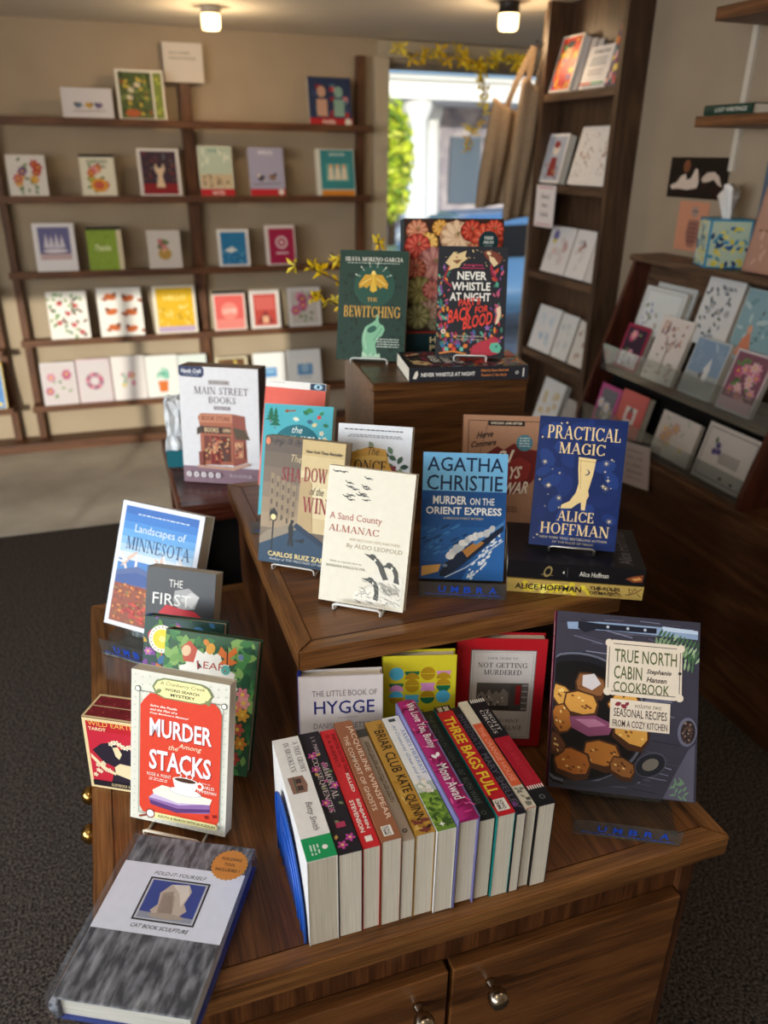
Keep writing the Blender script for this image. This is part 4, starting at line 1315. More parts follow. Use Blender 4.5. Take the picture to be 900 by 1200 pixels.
g = Geo(); g.box((XL - .15, YF - .15, -0.1), (XR + .15, YB + .15, 0), CARPET); structure('floor', g)
g = Geo(); g.box((XL, 3.57, 0), (XR - .15, YB, .0035), noisy('light_floor', '#b3ab9c', '#c3bbad', 5, .45, .1, 3), None, .0015); structure('floor_back', g)
g = Geo(); g.box((XL - .15, YF - .15, ZC), (XR + 1.15, YB + .15, ZC + .1), CEIL); structure('ceiling', g)
WIN = (1.68, 2.86, 0.3, 2.09)
wall_with_holes('wall_back', 'y', YB, .15, XL - .15, XR + 1.15, 0, ZC, [WIN], WALL)
wall_with_holes('wall_left', 'x', XL, -.15, YF, YB, 0, ZC, [(-1.1, 1.8, .62, 2.12)], WALL)
wall_with_holes('wall_front', 'y', YF, -.15, XL - .15, XR + .15, 0, ZC, [(-3.1, -1.15, .95, 2.12)], WALL)
# the right wall stops at an alcove that holds the show window
wall_with_holes('wall_right', 'x', XR, .15, YF, 3.62, 0, ZC, [], WALL_R_SHADED)
g = Geo(); g.box((XR + .15, 3.5, 0), (XR + 1.15, 3.62, ZC), WALL); g.box((XR + 1.0, 3.62, 0), (XR + 1.15, YB, ZC), WALL); structure('wall_alcove', g)
g = Geo(); g.box((XR + .15, 3.62, -0.1), (XR + 1.15, YB + .15, 0), CARPET); structure('floor_alcove', g)
# header trim over the show window, and the reveal strip at its left
g = Geo(); g.box((1.62, YB - .05, 2.11), (XR + 1.0, YB, 2.19), TRIMP); structure('trim_1', g)
g = Geo(); g.box((1.60, YB - .035, 0.0), (1.69, YB, 2.11), TRIMP, None, .004); structure('trim_2', g)
# window frames and panes
def window(name, axis, pos, a0, a1, z0, z1, bars, th=.05, fw=.045, mat=None):
    g = Geo(); mat = mat or ink('#3b3632', 0.5)
    def bx(u0, u1, w0, w1):
        if axis == 'y': g.box((u0, pos, w0), (u1, pos + th, w1), mat)
        else: g.box((pos, u0, w0), (pos + th, u1, w1), mat)
    bx(a0, a1, z0, z0 + fw); bx(a0, a1, z1 - fw, z1); bx(a0, a0 + fw, z0 + fw, z1 - fw); bx(a1 - fw, a1, z0 + fw, z1 - fw)
    for b in bars: bx(b - fw / 2, b + fw / 2, z0 + fw, z1 - fw)
    o = structure(name, g)
    p = Geo()
    if axis == 'y': p.box((a0 + fw, pos + th * .4, z0 + fw), (a1 - fw, pos + th * .55, z1 - fw), clear('window_glass', '#fafcfc', 0.985))
    else: p.box((pos + th * .4, a0 + fw, z0 + fw), (pos + th * .55, a1 - fw, z1 - fw), clear('window_glass', '#fafcfc', 0.985))
    q = p.build('pane', o)
    return o
window('window_1', 'y', YB + .04, WIN[0], WIN[1], WIN[2], WIN[3], [], fw=.03, mat=ink('#8a8074', .5))
window('window_2', 'x', XL - .1, -1.1, 1.8, .62, 2.12, [-.1, .85])
w3 = window('window_3', 'y', YF - .1, -3.1, -1.15, .95, 2.12, [-2.1])
g = Geo(); g.box((-3.06, YF - .1, 1.045), (-1.19, YF - .05, 1.13), ink('#3b3632', .5)); g.build('added_shade_rail', w3)  # unseen rail added to throw a dark band over the back floor
# low platform along the back wall
g = Geo(); g.box((XL, 4.70, 0), (1.60, YB, .055), RACK_X, None, .006); structure('trim_3', g)

# ------------------------------------------------------------------ oak display cabinet and the risers on it
def slab(name, root, x0, x1, y0, y1, z0, z1, tw=.028):
    g = Geo(); g.box((x0 + tw, y0 + tw, z0 + .002), (x1 - tw, y1 - tw, z1), OAK_Y if name == 'top' else OAK_X)
    g.build(name, root)
    for k, (nm, poly, m) in enumerate((('edge_trim', [(x0, y0), (x1, y0), (x1 - tw, y0 + tw), (x0 + tw, y0 + tw)], TRIM_X),
                        ('edge_trim', [(x0, y0), (x0 + tw, y0 + tw), (x0 + tw, y1 - tw), (x0, y1)], TRIM_Y),
                        ('edge_trim', [(x1, y0), (x1, y1), (x1 - tw, y1 - tw), (x1 - tw, y0 + tw)], TRIM_Y),
                        ('edge_trim', [(x0, y1), (x0 + tw, y1 - tw), (x1 - tw, y1 - tw), (x1, y1)], TRIM_X))):
        g = Geo()
        bm = bmesh.new()
        vs = [bm.verts.new((x, y, z0)) for x, y in poly] + [bm.verts.new((x, y, z1)) for x, y in poly]
        bm.faces.new(vs[0:4][::-1]); bm.faces.new(vs[4:8])
        for i in range(4):
            j = (i + 1) % 4
            bm.faces.new((vs[i], vs[j], vs[j + 4], vs[i + 4]))
        bmesh.ops.recalc_face_normals(bm, faces=bm.faces[:])
        bmesh.ops.bevel(bm, geom=bm.edges[:], offset=.0022, segments=2, affect='EDGES')
        g.bm(bm, m)
        g.build('edge_trim', root)

T1, T2, T3 = 0.765, 0.987, 1.225
cab = thing('display_cabinet', 'low oak cabinet in the foreground with knobbed doors, carrying the book row', 'cabinet', (0, 0, 0))
slab('top', cab, -.107, .712, .583, 1.475, T1 - .034, T1)
g = Geo()
g.box((-.085, .612, .06), (.69, 1.455, T1 - .034), OAK_Z)
g.box((-.06, .64, 0.0), (.66, 1.43, .06), BLACK)
g.build('body', cab)
for x0 in (-.078, .662):
    g = Geo(); g.box((x0, .603, .06), (x0 + .021, .612, T1 - .034), TRIM_X if 0 else OAK_Z); g.build('stile', cab)
g = Geo(); g.box((-.057, .605, T1 - .046), (.662, .612, T1 - .034), OAK_X); g.build('rail', cab)
def knob(parent, c, d, mat, r=.0135):
    d = Vector(d)
    M = Matrix.Translation(Vector(c)) @ d.to_track_quat('Z', 'Y').to_matrix().to_4x4()
    g = Geo()
    g.lathe([(.006, 0), (.0065, .004), (.005, .009), (.0058, .013), (.0105, .016), (r, .022), (r, .028), (.0115, .034), (.006, .0372), (.0015, .038)], mat, 20, M)
    return g.build('knob', parent)
for x0, x1, kx in ((-.055, .305, .263), (.311, .660, .365)):
    d = Geo(); d.box((x0, .592, .075), (x1, .612, T1 - .106), OAK_X, None, .002)
    dd = d.build('door', cab)
    knob(dd, (kx, .592, .616), (0, -1, 0), NICKEL)
for y0, y1, ky in ((.63, 1.035, 1.0), (1.041, 1.44, 1.085)):
    d = Geo(); d.box((-.103, y0, .075), (-.085, y1, T1 - .055), OAK_Z, None, .002)
    dd = d.build('door', cab)
    knob(dd, (-.103, ky, .628), (-1, 0, 0), BRASS, .0155)

r2 = thing('display_riser', 'wide oak riser box on the cabinet top, with overhanging edged lid and standing books', 'display riser', (0, 0, 0))
slab('lid', r2, .186, .70, .868, 1.495, T2 - .032, T2, .026)
g = Geo()
g.box((.202, .885, T1), (.225, 1.485, T2 - .032), OAK_Z)
g.box((.665, .885, T1), (.686, 1.485, T2 - .032), OAK_Z)
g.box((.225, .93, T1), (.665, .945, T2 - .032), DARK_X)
g.box((.225, 1.47, T1), (.665, 1.485, T2 - .032), OAK_X)
g.build('body', r2)
r3 = thing('display_riser', 'small dark oak box on top of the wide riser, holding the highest books', 'display riser', (.44, 1.315, T2), (0, 0, -5 * D2R))
g = Geo()
g.box((0, 0, 0), (.30, .265, T3 - T2 - .016), OAK_X if 0 else wood('oak_top_box', '#2c180d', '#573519', '#7a5029', 'X', 1.3))
g.build('body', r3)
g = Geo(); g.box((-.003, -.003, T3 - T2 - .016), (.303, .268, T3 - T2), wood('oak_top_box', '', '', ''), None, .002); g.build('lid', r3)

# dark table behind
tb = thing('side_table', 'dark mahogany table behind the oak cabinet, under the shop-front kit box', 'table', (0, 0, 0))
g = Geo(); g.box((.09, 1.575, .868), (.84, 2.05, .91), MAHO_X, None, .007); g.build('tabletop', tb)
g = Geo(); g.box((.125, 1.61, .12), (.81, 2.02, .868), ink('#0e0a09', .7)); g.build('body', tb)
for x in (.10, .795):
    for y in (1.585, 2.005):
        g = Geo(); g.box((x, y, 0), (x + .035, y + .035, .868), MAHO_Z); g.build('leg', tb)

# ------------------------------------------------------------------ books on the risers
EA = {}
def B_(*a, **k): return book(*a, **k)
book('paperback_book', 'dark green paperback with a gold bird and a pale hand on its cover', (.479, 1.459, 1.231), -25.8, 17.6, .135, .211, .026, cov_green, '#11362e', '#0d2822', pages='#d8cdb8')
wire_easel('white wire stand under the dark green paperback', (.479, 1.459, T3), -25.8, 17.6, .026)
carton('puzzle_box', 'puzzle box covered in pumpkins, standing upright behind the topmost books', (.671, 1.492, 1.226), -11.7, 8, .206, .265, .045, cov_pumpkins, '#3a2620', '#12343c')
book('paperback_book', 'black paperback with white and red lettering, standing on its lying twin', (.631, 1.321, 1.259), -21.2, 16.3, .128, .2, .024, cov_horror, '#2b2c33', '#2b2c33')
wire_easel('white wire stand on the lying black paperback, under its upright twin', (.631, 1.321, T3 + .0275), -21.2, 16.3, .024, wid=.03, hgt=.1)

def lying_rot(yaw):
    """book lying flat, spine towards the viewer, front cover up"""
    m = Matrix(((0, 0, -1), (1 * 0, 0, 0), (0, 0, 0)))
    # local x -> away (+Y), local y -> down, local z -> left
    M = Matrix(((0, 0, -1), (1, 0, 0), (0, -1, 0)))
    return (Matrix.Rotation(yaw * D2R, 3, 'Z') @ M).to_euler()

def lie(name, label, corner, yaw, w, h, t, front, base, spine, spine_c=None, zs=0, **k):
    """corner: world xy of the front left corner of the spine"""
    c, s = math.cos(yaw * D2R), math.sin(yaw * D2R)
    x = corner[0] + c * h - s * w / 2
    y = corner[1] + s * h + c * w / 2
    return book(name, label, (x, y, zs + t + .0006), 0, 0, w, h, t, front, base, spine_c, rot=lying_rot(yaw), spine=spine, **k)

def sp_whistle(A):
    A.poly([(.03, .75), (.05, .3), (.07, .2), (.075, .5), (.06, .8)], '#e8e2d6')
    A.text('NEVER WHISTLE AT NIGHT', .1, .36, .55, .64, '#eeece6', 'b')
    A.text('Edited by Shane Hawk and', .6, .2, .83, .42, '#d9884c', 'b'); A.text('Theodore C. Van Alst Jr.', .6, .54, .82, .76, '#d9884c', 'b')
    A.ell(.905, .5, .014, None, '#eeece6', 0, 14); A.ell(.905, .5, .009, None, '#2b2c33', 0, 12); A.rect(.955, .2, .965, .8, '#eeece6')
lie('paperback_book', 'black paperback lying flat near the front edge of the top box, spine outward', (.502, 1.300), -10, .128, .225, .026, cov_horror, '#2b2c33', sp_whistle, zs=T3)

book('paperback_book', 'coral paperback with a white top band, rearmost of the left riser group', (.292, 1.405, 1.0), -34.3, 18, .125, .209, .022, cov_redwhite, '#e2604e')
book('paperback_book', 'turquoise paperback with a fir tree and flowers, in front of the coral one', (.268, 1.262, 1.004), -28, 22, .127, .202, .026, cov_finnish, '#4fb4c4', '#3fa0b2', spine=lambda A: A.text('FINNISH', .1, .2, .5, .8, '#e8f2ee', 'b'))
acrylic_easel('clear stand under the turquoise paperback, at the left riser edge', (.268, 1.262, T2), -28, 22, .026, .13)
book('paperback_book', 'brown paperback with a lamplit street and a walking man on its cover', (.238, 1.098, .993), -35.8, 15, .136, .206, .03, cov_shadow, '#6a5a4c', '#3c322c', pages='#d8cdb8')
wire_easel('white wire stand under the brown lamplit-street paperback', (.238, 1.098, T2), -35.8, 15, .03)
book('paperback_book', 'white paperback with a floral wreath, partly behind the cream goose book', (.357, 1.092, .995), -28.3, 18, .122, .217, .03, cov_once, '#dfe3ea', '#dfe3ea', pages='#d8cdb8')
wire_easel('white wire stand under the white wreath paperback', (.357, 1.092, T2), -28.3, 18, .03)
book('paperback_book', 'cream paperback with drawn geese, nearest the left front of the riser', (.299, .950, .993), -35.4, 16.6, .131, .203, .017, cov_sand, '#e2ddcc', '#e8e2d0')
wire_easel('white wire stand under the cream goose paperback', (.299, .950, T2), -35.4, 16.6, .017, rad=.0022)
book('paperback_book', 'blue paperback with a steam train rushing past, on a clear stand', (.473, .973, .995), -21.9, 19.8, .131, .199, .019, cov_express, '#2460a4', '#1c4f8c')
acrylic_easel('clear stand with blue letters under the blue train paperback', (.473, .973, T2), -21.9, 19.8, .019, .132, lip=.03)
book('paperback_book', 'tan paperback with a dark red blot, behind the navy boot book', (.612, 1.112, 1.0), -21.8, 20, .145, .2, .024, cov_days, '#b08468', '#8a6048', pages='#d8cdb8')

# ------------------------------------------------------------------ lying pair under the navy book
def sp_black(A):
    A.ell(.3, .5, .03, .05, '#8c7a4c', .3, 10); A.ell(.3, .5, .02, .03, '#141316', .3, 10); A.line([(.25, .7), (.34, .72)], .004, '#8c7a4c')
    A.poly([(.405, .5), (.42, .4), (.42, .6)], '#d8d2c4'); A.rect(.44, .25, .443, .75, '#5c5a58')
    A.text('Alice Hoffman', .53, .36, .74, .66, '#d8d2c4', 'm')
    A.poly([(.86, .6), (.92, .4), (.985, .3), (.985, .75), (.92, .8)], '#7a3f24'); A.poly([(.9, .58), (.96, .45), (.98, .6), (.93, .7)], '#c98a4c')
def top_black(A):
    A.rect(0, 0, 1, .22, '#1d1a22'); A.scatter(30, (.05, .3, .95, .9), .08, ['#1c1a1e', '#232026', '#2a2830'], 3)
    A.text('Alice Hoffman', .1, .82, .9, .92, '#5a5660', 'm')
def sp_yellow(A):
    A.rect(0, 0, 1, 1, '#b89a52')
    rnd = random.Random(5)
    for i in range(26): A.leaf(rnd.uniform(.1, .6), rnd.uniform(.15, .85), .05, rnd.uniform(-.5, .5), rnd.choice(['#e6d23c', '#d9c238', '#efe06a']), .4)
    A.scatter(26, (.6, .05, .98, .95), .05, ['#7a5c34', '#8a6c40', '#6a4c2c'], 4, .12)
    A.text('ALICE HOFFMAN', .06, .3, .55, .74, '#1c1814', 'b')
    A.text('THE RULES', .61, .18, .83, .44, '#1c1814', 'b'); A.text('OF MAGIC', .61, .54, .81, .8, '#1c1814', 'b')
lie('paperback_book', 'yellow and brown paperback lying under the black one, at the riser right corner', (.532, .932), -26, .138, .205, .023, None, '#b89a52', sp_yellow, zs=T2, pages='#d8cdb8')
lie('paperback_book', 'black paperback lying on the yellow one, beneath the navy boot book', (.531, .934), -26.6, .14, .206, .028, top_black, '#141316', sp_black, zs=T2 + .0245)
book('paperback_book', 'navy paperback with a golden high-heeled boot among stars', (.640, .932, 1.0455), -30, 17.5, .132, .202, .022, cov_boot, '#10265c', '#0c1c46')
wire_easel('chrome wire stand on the black lying paperback, under the navy book', (.640, .932, T2 + .0535), -30, 17.5, .022, '#c9c6c0', .1, .034, .0018, metal=1.0)

# ------------------------------------------------------------------ books on the cabinet's left ledge
book('paperback_book', 'large white-edged paperback with autumn hills under a blue sky', (-.012, 1.263, .812), -42.2, 24.1, .178, .229, .03, cov_landscape, '#d9dee8', '#d8dde4', pages='#d8cdb8')
# its clear stand lifts it well above the ledge
st_ = acrylic_easel('clear stand with blue letters under the autumn-hills paperback', (-.012, 1.263, T1), -42.2, 24.1, .03, .15, lip=.036, front=-.03)
g = Geo(); g.box((-.07, -.012, .0022), (.07, .030, .034), clear()); g.build('step_block', st_)
book('paperback_book', 'charcoal paperback with a red and grey emblem behind white capitals', (.026, 1.11, .782), -31.5, 19, .121, .208, .03, cov_witch, '#4a4c50', '#3c3e42', pages='#d8cdb8')
wire_easel('white wire stand under the charcoal paperback on the left ledge', (.026, 1.11, T1), -31.5, 19, .03)
book('hardcover_book', 'bright floral hardcover with a yellow badge, wedged behind the leafy book', (.022, 1.015, .776), -29.4, 20, .13, .18, .022, cov_colorof, '#2c4a44', '#3a66b0', hard=True)
book('hardcover_book', 'leafy green hardcover with a white centre, butterfly and bird', (.045, .924, .777), -32.3, 22, .145, .199, .02, cov_leaf, '#2c4a34', '#4a3c34', hard=True)
wire_easel('white wire stand under the leafy green hardcover', (.045, .924, T1), -32.3, 22, .02)
book('paperback_book', 'red and white puzzle paperback with a teacup on two books', (.002, .823, .777), -33.1, 13.6, .139, .215, .02, cov_stacks, '#dddccf', '#dfe0e6', pages='#e9e6e4')
wire_easel('cream wire stand under the red and white teacup paperback', (.002, .823, T1), -33.1, 13.6, .02, '#d9cfb8', rad=.0021, wid=.04)
def top_tarot(A):
    A.frame(0, 0, 1, 1, .04, '#e2cd9c'); A.rect(.04, .08, .96, .92, '#7a1f28'); A.scatter(40, (.08, .1, .92, .9), .05, ['#8a2a30', '#6a1820', '#9c3a3c'], 3); A.rect(0, .48, 1, .52, '#c9b48c')
carton('tarot_box', 'small red boxed card deck with a dark-haired woman, left of the teacup book', (-.071, .929, T1 + .0005), -29.7, 2.2, .084, .123, .052, cov_tarot, '#c22a3c', '#7a1f28', top=top_tarot)

# wrapped folded-paper sculpture book at the near left corner
GREY_CLOTH = noisy('grey_streaked_cover', '#404249', '#a2a5ae', 42, 0.35, 0, 4, (2.6, 2.6, 0.8), lo=.4, hi=.74)
def catbook():
    w, h, t = .153, .217, .034
    yaw = -27.3
    cx, cy = (-.044 + .091 - .007 - .144) / 4, (.801 + .738 + .536 + .611) / 4
    c, s = math.cos(yaw * D2R), math.sin(yaw * D2R)
    # bottom centre of the cover: half a height towards the viewer (local up = (-s, c))
    loc = (cx + s * h / 2, cy - c * h / 2, T1 + t + .0008)
    root = thing('wrapped_book', 'grey streaked book in clear wrap with an orange seal, lying at the near left', 'book', loc, (-90 * D2R, 0, yaw * D2R))
    g = Geo()
    g.box((-w / 2, 0, 0), (w / 2, .003, h), GREY_CLOTH, None, .001)
    g.box((-w / 2, t - .003, 0), (w / 2, t, h), ink('#31418c', .4), None, .001)
    poly = [(-w / 2 + .006, .0012, 0)]
    for i in range(9):
        a = math.pi * i / 8
        poly.append((-w / 2 - .008 * math.sin(a) + .001, .0012 + (t - .0024) * i / 8, 0))
    poly.append((-w / 2 + .006, t - .0012, 0))
    g.prism(poly, (0, 0, h), GREY_CLOTH, True)
    A = Art(g, (-w / 2, -.0002, h), (w, 0, 0), (0, 0, -h), (0, -1, 0))
    cov_cat(A)
    g.build('cover', root)
    g = Geo(); g.box((-w / 2 + .004, .003, .004), (w / 2 - .005, t - .003, h - .004), pages_mat('#b5b2a8', '#e6e3d8')); g.build('pages', root)
    g = Geo()
    m = clear('shrink_wrap', '#ffffff', 0.97)
    g.box((-w / 2 - .0095, -.0016, -.0022), (w / 2 + .002, t + .0006, h + .002), m, None, .004)
    g.build('clear_wrap', root)
catbook()

# ------------------------------------------------------------------ books standing on the cabinet's front ledge
book('hardcover_book', 'pale grey hardcover with navy capitals, leftmost behind the book row', (.236, .835, T1 + .002), -14.2, 5, .117, .184, .02, cov_hygge, '#d3cbca', '#2b3a9c', '#d3cbca', hard=True)
book('hardcover_book', 'yellow hardcover with pink, blue and olive half circles', (.356, .842, T1 + .002), -15.7, 5, .106, .186, .02, cov_scand, '#d3c72e', '#b0a428', hard=True)
book('hardcover_book', 'red-bordered hardcover with a grey village photograph, right of the yellow one', (.486, .842, T1 + .003), -19.8, 5, .134, .187, .022, cov_murdered, '#b01a24', '#8a141c', hard=True)
def sp_cook(A):
    A.rect(0, 0, 1, 1, '#8a3f5c'); A.text('TRUE NORTH CABIN COOKBOOK', .06, .3, .62, .7, '#e9d9c6', 'm'); A.text('Hansen', .7, .3, .86, .7, '#e9d9c6', 'i')
book('hardcover_book', 'large cookbook with a pan of roast potatoes, leaning at the right front', (.592, .670, .795), -27.3, 33.8, .2, .247, .02, cov_cookbook, '#4c4a58', '#8a3f5c', '#23212c', hard=True, spine=sp_cook)
acrylic_easel('clear stand with blue letters under the potato cookbook', (.592, .662, T1), -27.3, 33.8, .022, .14, lip=.03, hgt=.1)

# ------------------------------------------------------------------ the row of paperbacks, spines up
def spine_row():
    def tree(A):
        A.rect(0, 0, 1, 1, '#eeecea'); A.rect(.84, 0, 1, 1, '#1f9a5c'); A.ell(.925, .3, .016, None, '#eeecea', 0, 10); A.micro(.89, .5, .97, .85, '#d8ecdf', 3, 2, .4)
        A.text('A TREE GROWS', .05, .1, .33, .3, '#5a5660', 'r'); A.text('IN BROOKLYN', .05, .45, .32, .65, '#5a5660', 'r')
        A.poly([(.36, .3), (.44, .22), (.5, .3), (.5, .8), (.36, .85)], '#8d6a5c'); A.rect(.38, .4, .42, .6, '#4a3a36'); A.rect(.44, .4, .48, .6, '#4a3a36'); A.rect(.36, .62, .5, .66, '#3c5a44')
        A.text('Betty Smith', .58, .28, .8, .56, '#4a4650', 'i')
    def immortal(A):
        A.text('I. V. MARIE', .05, .3, .22, .5, '#c9b8c0', 's')
        A.text('IMMORTAL', .3, .14, .6, .42, '#d8c9c4', 'r'); A.text('CONSEQUENCES', .24, .52, .7, .8, '#d8c9c4', 'r')
        rnd = random.Random(2)
        for i in range(12): A.leaf(rnd.uniform(.08, .9), rnd.uniform(.15, .85), .035, rnd.uniform(0, 6), rnd.choice(['#c9a45c', '#7a8a5c', '#b0588c']), .3)
        for u, v in ((.22, .7), (.34, .75), (.5, .15), (.62, .8), (.9, .3), (.94, .7)): flower(A, u, v, .028, '#c24aa0', '#e6c85c', 5)
        A.rect(.78, .3, .82, .7, '#b03a5c')
    def red(A):
        A.text('EVERYONE ON THIS TRAIN', .05, .12, .42, .36, '#7a141a', 'b'); A.text('IS A SUSPECT', .05, .5, .36, .74, '#7a141a', 'b'); A.text('KILLED', .42, .2, .58, .4, '#f1e6dc', 'b')
        A.text('BENJAMIN', .64, .18, .87, .44, '#f3ebe2', 'b'); A.text('STEVENSON', .64, .54, .89, .8, '#f3ebe2', 'b'); A.rect(.92, .3, .96, .7, '#f3ebe2')
    def brown(A):
        A.text('JACQUELINE WINSPEAR', .05, .08, .86, .44, '#ecd2bc', 'm'); A.text('THE COMFORT OF GHOSTS', .14, .58, .78, .84, '#ecd2bc', 'm'); A.rect(.9, .3, .97, .8, '#f1ede6'); A.text('SOHO', .905, .4, .965, .58, '#2a2422', 'b'); A.text('CRIME', .905, .6, .965, .74, '#2a2422', 'b')
    def beige(A):
        A.rect(0, 0, .08, 1, '#4a4a46'); A.micro(.12, .25, .7, .7, '#7a6c5c', 2, 4, .4); A.text('the gathering storm', .14, .3, .7, .7, '#7a6a58', 'i'); A.ell(.93, .5, .016, None, '#3c3a36', 0, 12); A.ell(.93, .5, .009, None, '#a8978a', 0, 10)
    def briar(A):
        A.text('THE', .04, .1, .09, .4, '#1e1810', 'm'); A.text('BRIAR CLUB', .1, .14, .5, .72, '#1e1810', 'm'); A.text('KATE QUINN', .53, .14, .9, .76, '#1e1810', 'm')
        A.scatter(18, (.5, .05, .98, .95), .03, ['#c9a04c', '#a97c2c', '#d9b464'], 2); A.text('KATE QUINN', .53, .14, .9, .76, '#1e1810', 'm'); A.scatter(10, (.9, .1, .99, .95), .03, ['#4a2c20', '#7a3c34'], 3)
    def herriot(A):
        A.rect(0, 0, 1, 1, '#e6e6e4'); A.rect(.02, .3, .05, .7, '#4a5058'); A.text('JAMES HERRIOT', .14, .08, .56, .3, '#6a86b4', 'r'); A.text('All Creatures Great and Small', .08, .46, .66, .66, '#5a7ab0', 'i')
        A.rect(.62, 0, 1, 1, '#6d8f34'); A.rect(.62, 0, .7, 1, '#b9c4b4'); A.scatter(50, (.72, .05, .97, .95), .03, ['#85a83c', '#56782a', '#9ab84a', '#3f5c24'], 2); A.scatter(12, (.58, .3, .7, .9), .022, ['#efe9dc', '#dcd2c2'], 5, .7)
        star(A, .955, .6, .02, '#eef0e6', .4, 4)
    def bunny(A):
        rnd = random.Random(4)
        for i in range(46): A.ell(rnd.uniform(.03, .97), rnd.uniform(.1, .9), rnd.uniform(.012, .03), .006, rnd.choice(['#d23c8c', '#6f1440', '#e05ca0', '#8a1a50']), rnd.uniform(0, 3), 8)
        A.text('We Love You, Bunny', .04, .2, .46, .72, '#f3ecee', 'm'); A.text('Mona Awad', .6, .24, .87, .72, '#f3ecee', 'm'); A.ell(.52, .4, .02, .012, '#f3ecee', .5, 8); A.ell(.53, .6, .02, .012, '#f3ecee', -.5, 8)
    def cabin(A):
        A.text('THE WOMAN IN CABIN 10', .05, .3, .56, .66, '#4f5a58', 's'); A.text('RUTH WARE', .66, .28, .88, .66, '#6a7472', 's'); A.micro(.58, .3, .64, .7, '#5a6462', 3, 2, .4); A.ell(.95, .5, .016, None, '#5a6462', 0, 12); A.ell(.95, .5, .01, None, '#15191a', 0, 12)
    def bags(A):
        A.rect(0, 0, .06, 1, '#2a1a1c'); A.text('LEONIE', .012, .14, .055, .45, '#e6d9c6', 'b'); A.text('SWANN', .012, .55, .055, .85, '#e6d9c6', 'b'); A.text('THREE BAGS FULL', .12, .18, .84, .84, '#f3d23c', 'b'); A.rect(.88, .15, .97, .85, '#f1ede6'); A.text('SOHO', .89, .3, .96, .5, '#2a2422', 'b'); A.text('CRIME', .89, .55, .96, .75, '#2a2422', 'b')
        A.poly([(.84, .95), (.87, .8), (.92, .84), (.93, .95)], '#2a1a1c')
    def shelley(A):
        A.text('IMMEDIATE', .08, .18, .44, .8, '#5a5a6c', 'm'); A.text('MARY SHELLEY', .48, .18, .96, .82, '#6a6a7c', 'm'); A.leaf(.9, .5, .05, .3, '#8a4a9c')
    def orange(A):
        A.rect(0, 0, .24, 1, '#d8d0bc'); A.rect(.24, 0, .82, 1, '#d9603c'); A.rect(.82, 0, 1, 1, '#cfc8b4'); A.text('THE ORANGE HOUSE', .28, .25, .78, .75, '#f0a58a', 'm'); A.scatter(14, (.84, .1, .98, .9), .02, ['#4a4a44', '#7a786c'], 3)
    def circus(A):
        A.rect(0, 0, 1, 1, '#17161a'); A.rect(.4, 0, .86, 1, '#a8182c')
        for i in range(7): A.rect(.0, .04 + i * .14, .035, .11 + i * .14, '#e8e4de'); A.rect(.84, .04 + i * .14, .87, .11 + i * .14, '#e8e4de')
        A.text('NIGHT', .12, .2, .34, .44, '#d8d4ce', 'r'); A.text('CIRCUS', .12, .54, .36, .78, '#d8d4ce', 'r'); A.text('ERIN MORGENSTERN', .46, .3, .8, .66, '#c8364a', 'r'); A.ell(.94, .5, .018, None, '#6a6870', 0, 12); A.ell(.94, .5, .011, None, '#17161a', 0, 12)
    # thickness at the near end (m), cover colour, spine colour, height, length, design, label
    L = [
        (.0345, '#e9e7e4', '#eeecea', .134, .203, tree, 'white-spined paperback with a green foot, leftmost in the row', '#d8cdb8'),
        (.0275, '#1d1a1f', '#26222a', .132, .206, immortal, 'black paperback with pink spine flowers, second in the row', '#cfc6b8'),
        (.0205, '#c9232c', '#cf2a32', .131, .204, red, 'bright red paperback between the flowered black and the brown one', '#d6cbb6'),
        (.0235, '#8a5236', '#9a6244', .136, .210, brown, 'brown paperback with pale capitals on its spine, fourth in the row', '#d6cbb6'),
        (.0150, '#b0a294', '#b5a698', .128, .196, beige, 'thin grey-beige paperback between the brown and the gold one', '#d9d0c0'),
        (.0235, '#a97c2c', '#bb8d3a', .132, .203, briar, 'gold-spined paperback with black capitals, sixth in the row', '#d6cbb6'),
        (.0235, '#dcdcd8', '#e6e6e4', .133, .206, herriot, 'white-spined paperback with a green meadow at its foot', '#d9d0be'),
        (.0280, '#6f6c9c', '#a02468', .143, .222, bunny, 'tall magenta-spined hardcover standing proud of the row', '#b9b2b8'),
        (.0205, '#14181a', '#1c2224', .130, .203, cabin, 'black paperback with faint grey letters, right of the magenta one', '#cfc6b4'),
        (.0230, '#17807a', '#c41e2a', .134, .206, bags, 'red-spined paperback with fat yellow letters', '#d6cdb8'),
        (.0130, '#1a1826', '#22202e', .130, .203, shelley, 'thin dark navy paperback right of the yellow-lettered red one', '#cfc6b4'),
        (.0135, '#cfc6b0', '#d9603c', .132, .206, orange, 'thin orange and cream paperback, second from the row right end', '#d6cdbc'),
        (.0225, '#141316', '#17161a', .134, .206, circus, 'black and crimson paperback, rightmost in the row', '#d6cdb8'),
    ]
    M = Matrix(((0, -1, 0), (0, 0, 1), (-1, 0, 0)))
    x = .130
    rnd = random.Random(3)
    y0 = .606
    for i, (t, cc, sc, w, h, art, lab, pg) in enumerate(L):
        hard = art is bunny
        yy = y0 + (-.002 if i == 0 else rnd.uniform(-.002, .003)) - .0008 * i
        lean = Matrix.Rotation(0, 3, 'Y')
        root = book('hardcover_book' if hard else 'paperback_book', lab, (x + t, yy, T1 + w / 2 + .0010), 0, 0, w, h, t, None, cc, sc, hard=hard, spine=art,
                    rot=(Matrix.Rotation(-1.0 * D2R, 3, 'Z') @ M).to_euler(), pages=pg, group='paperbacks standing spine up in a row')
        x += t + .0012
    return x
ROW_END = spine_row()
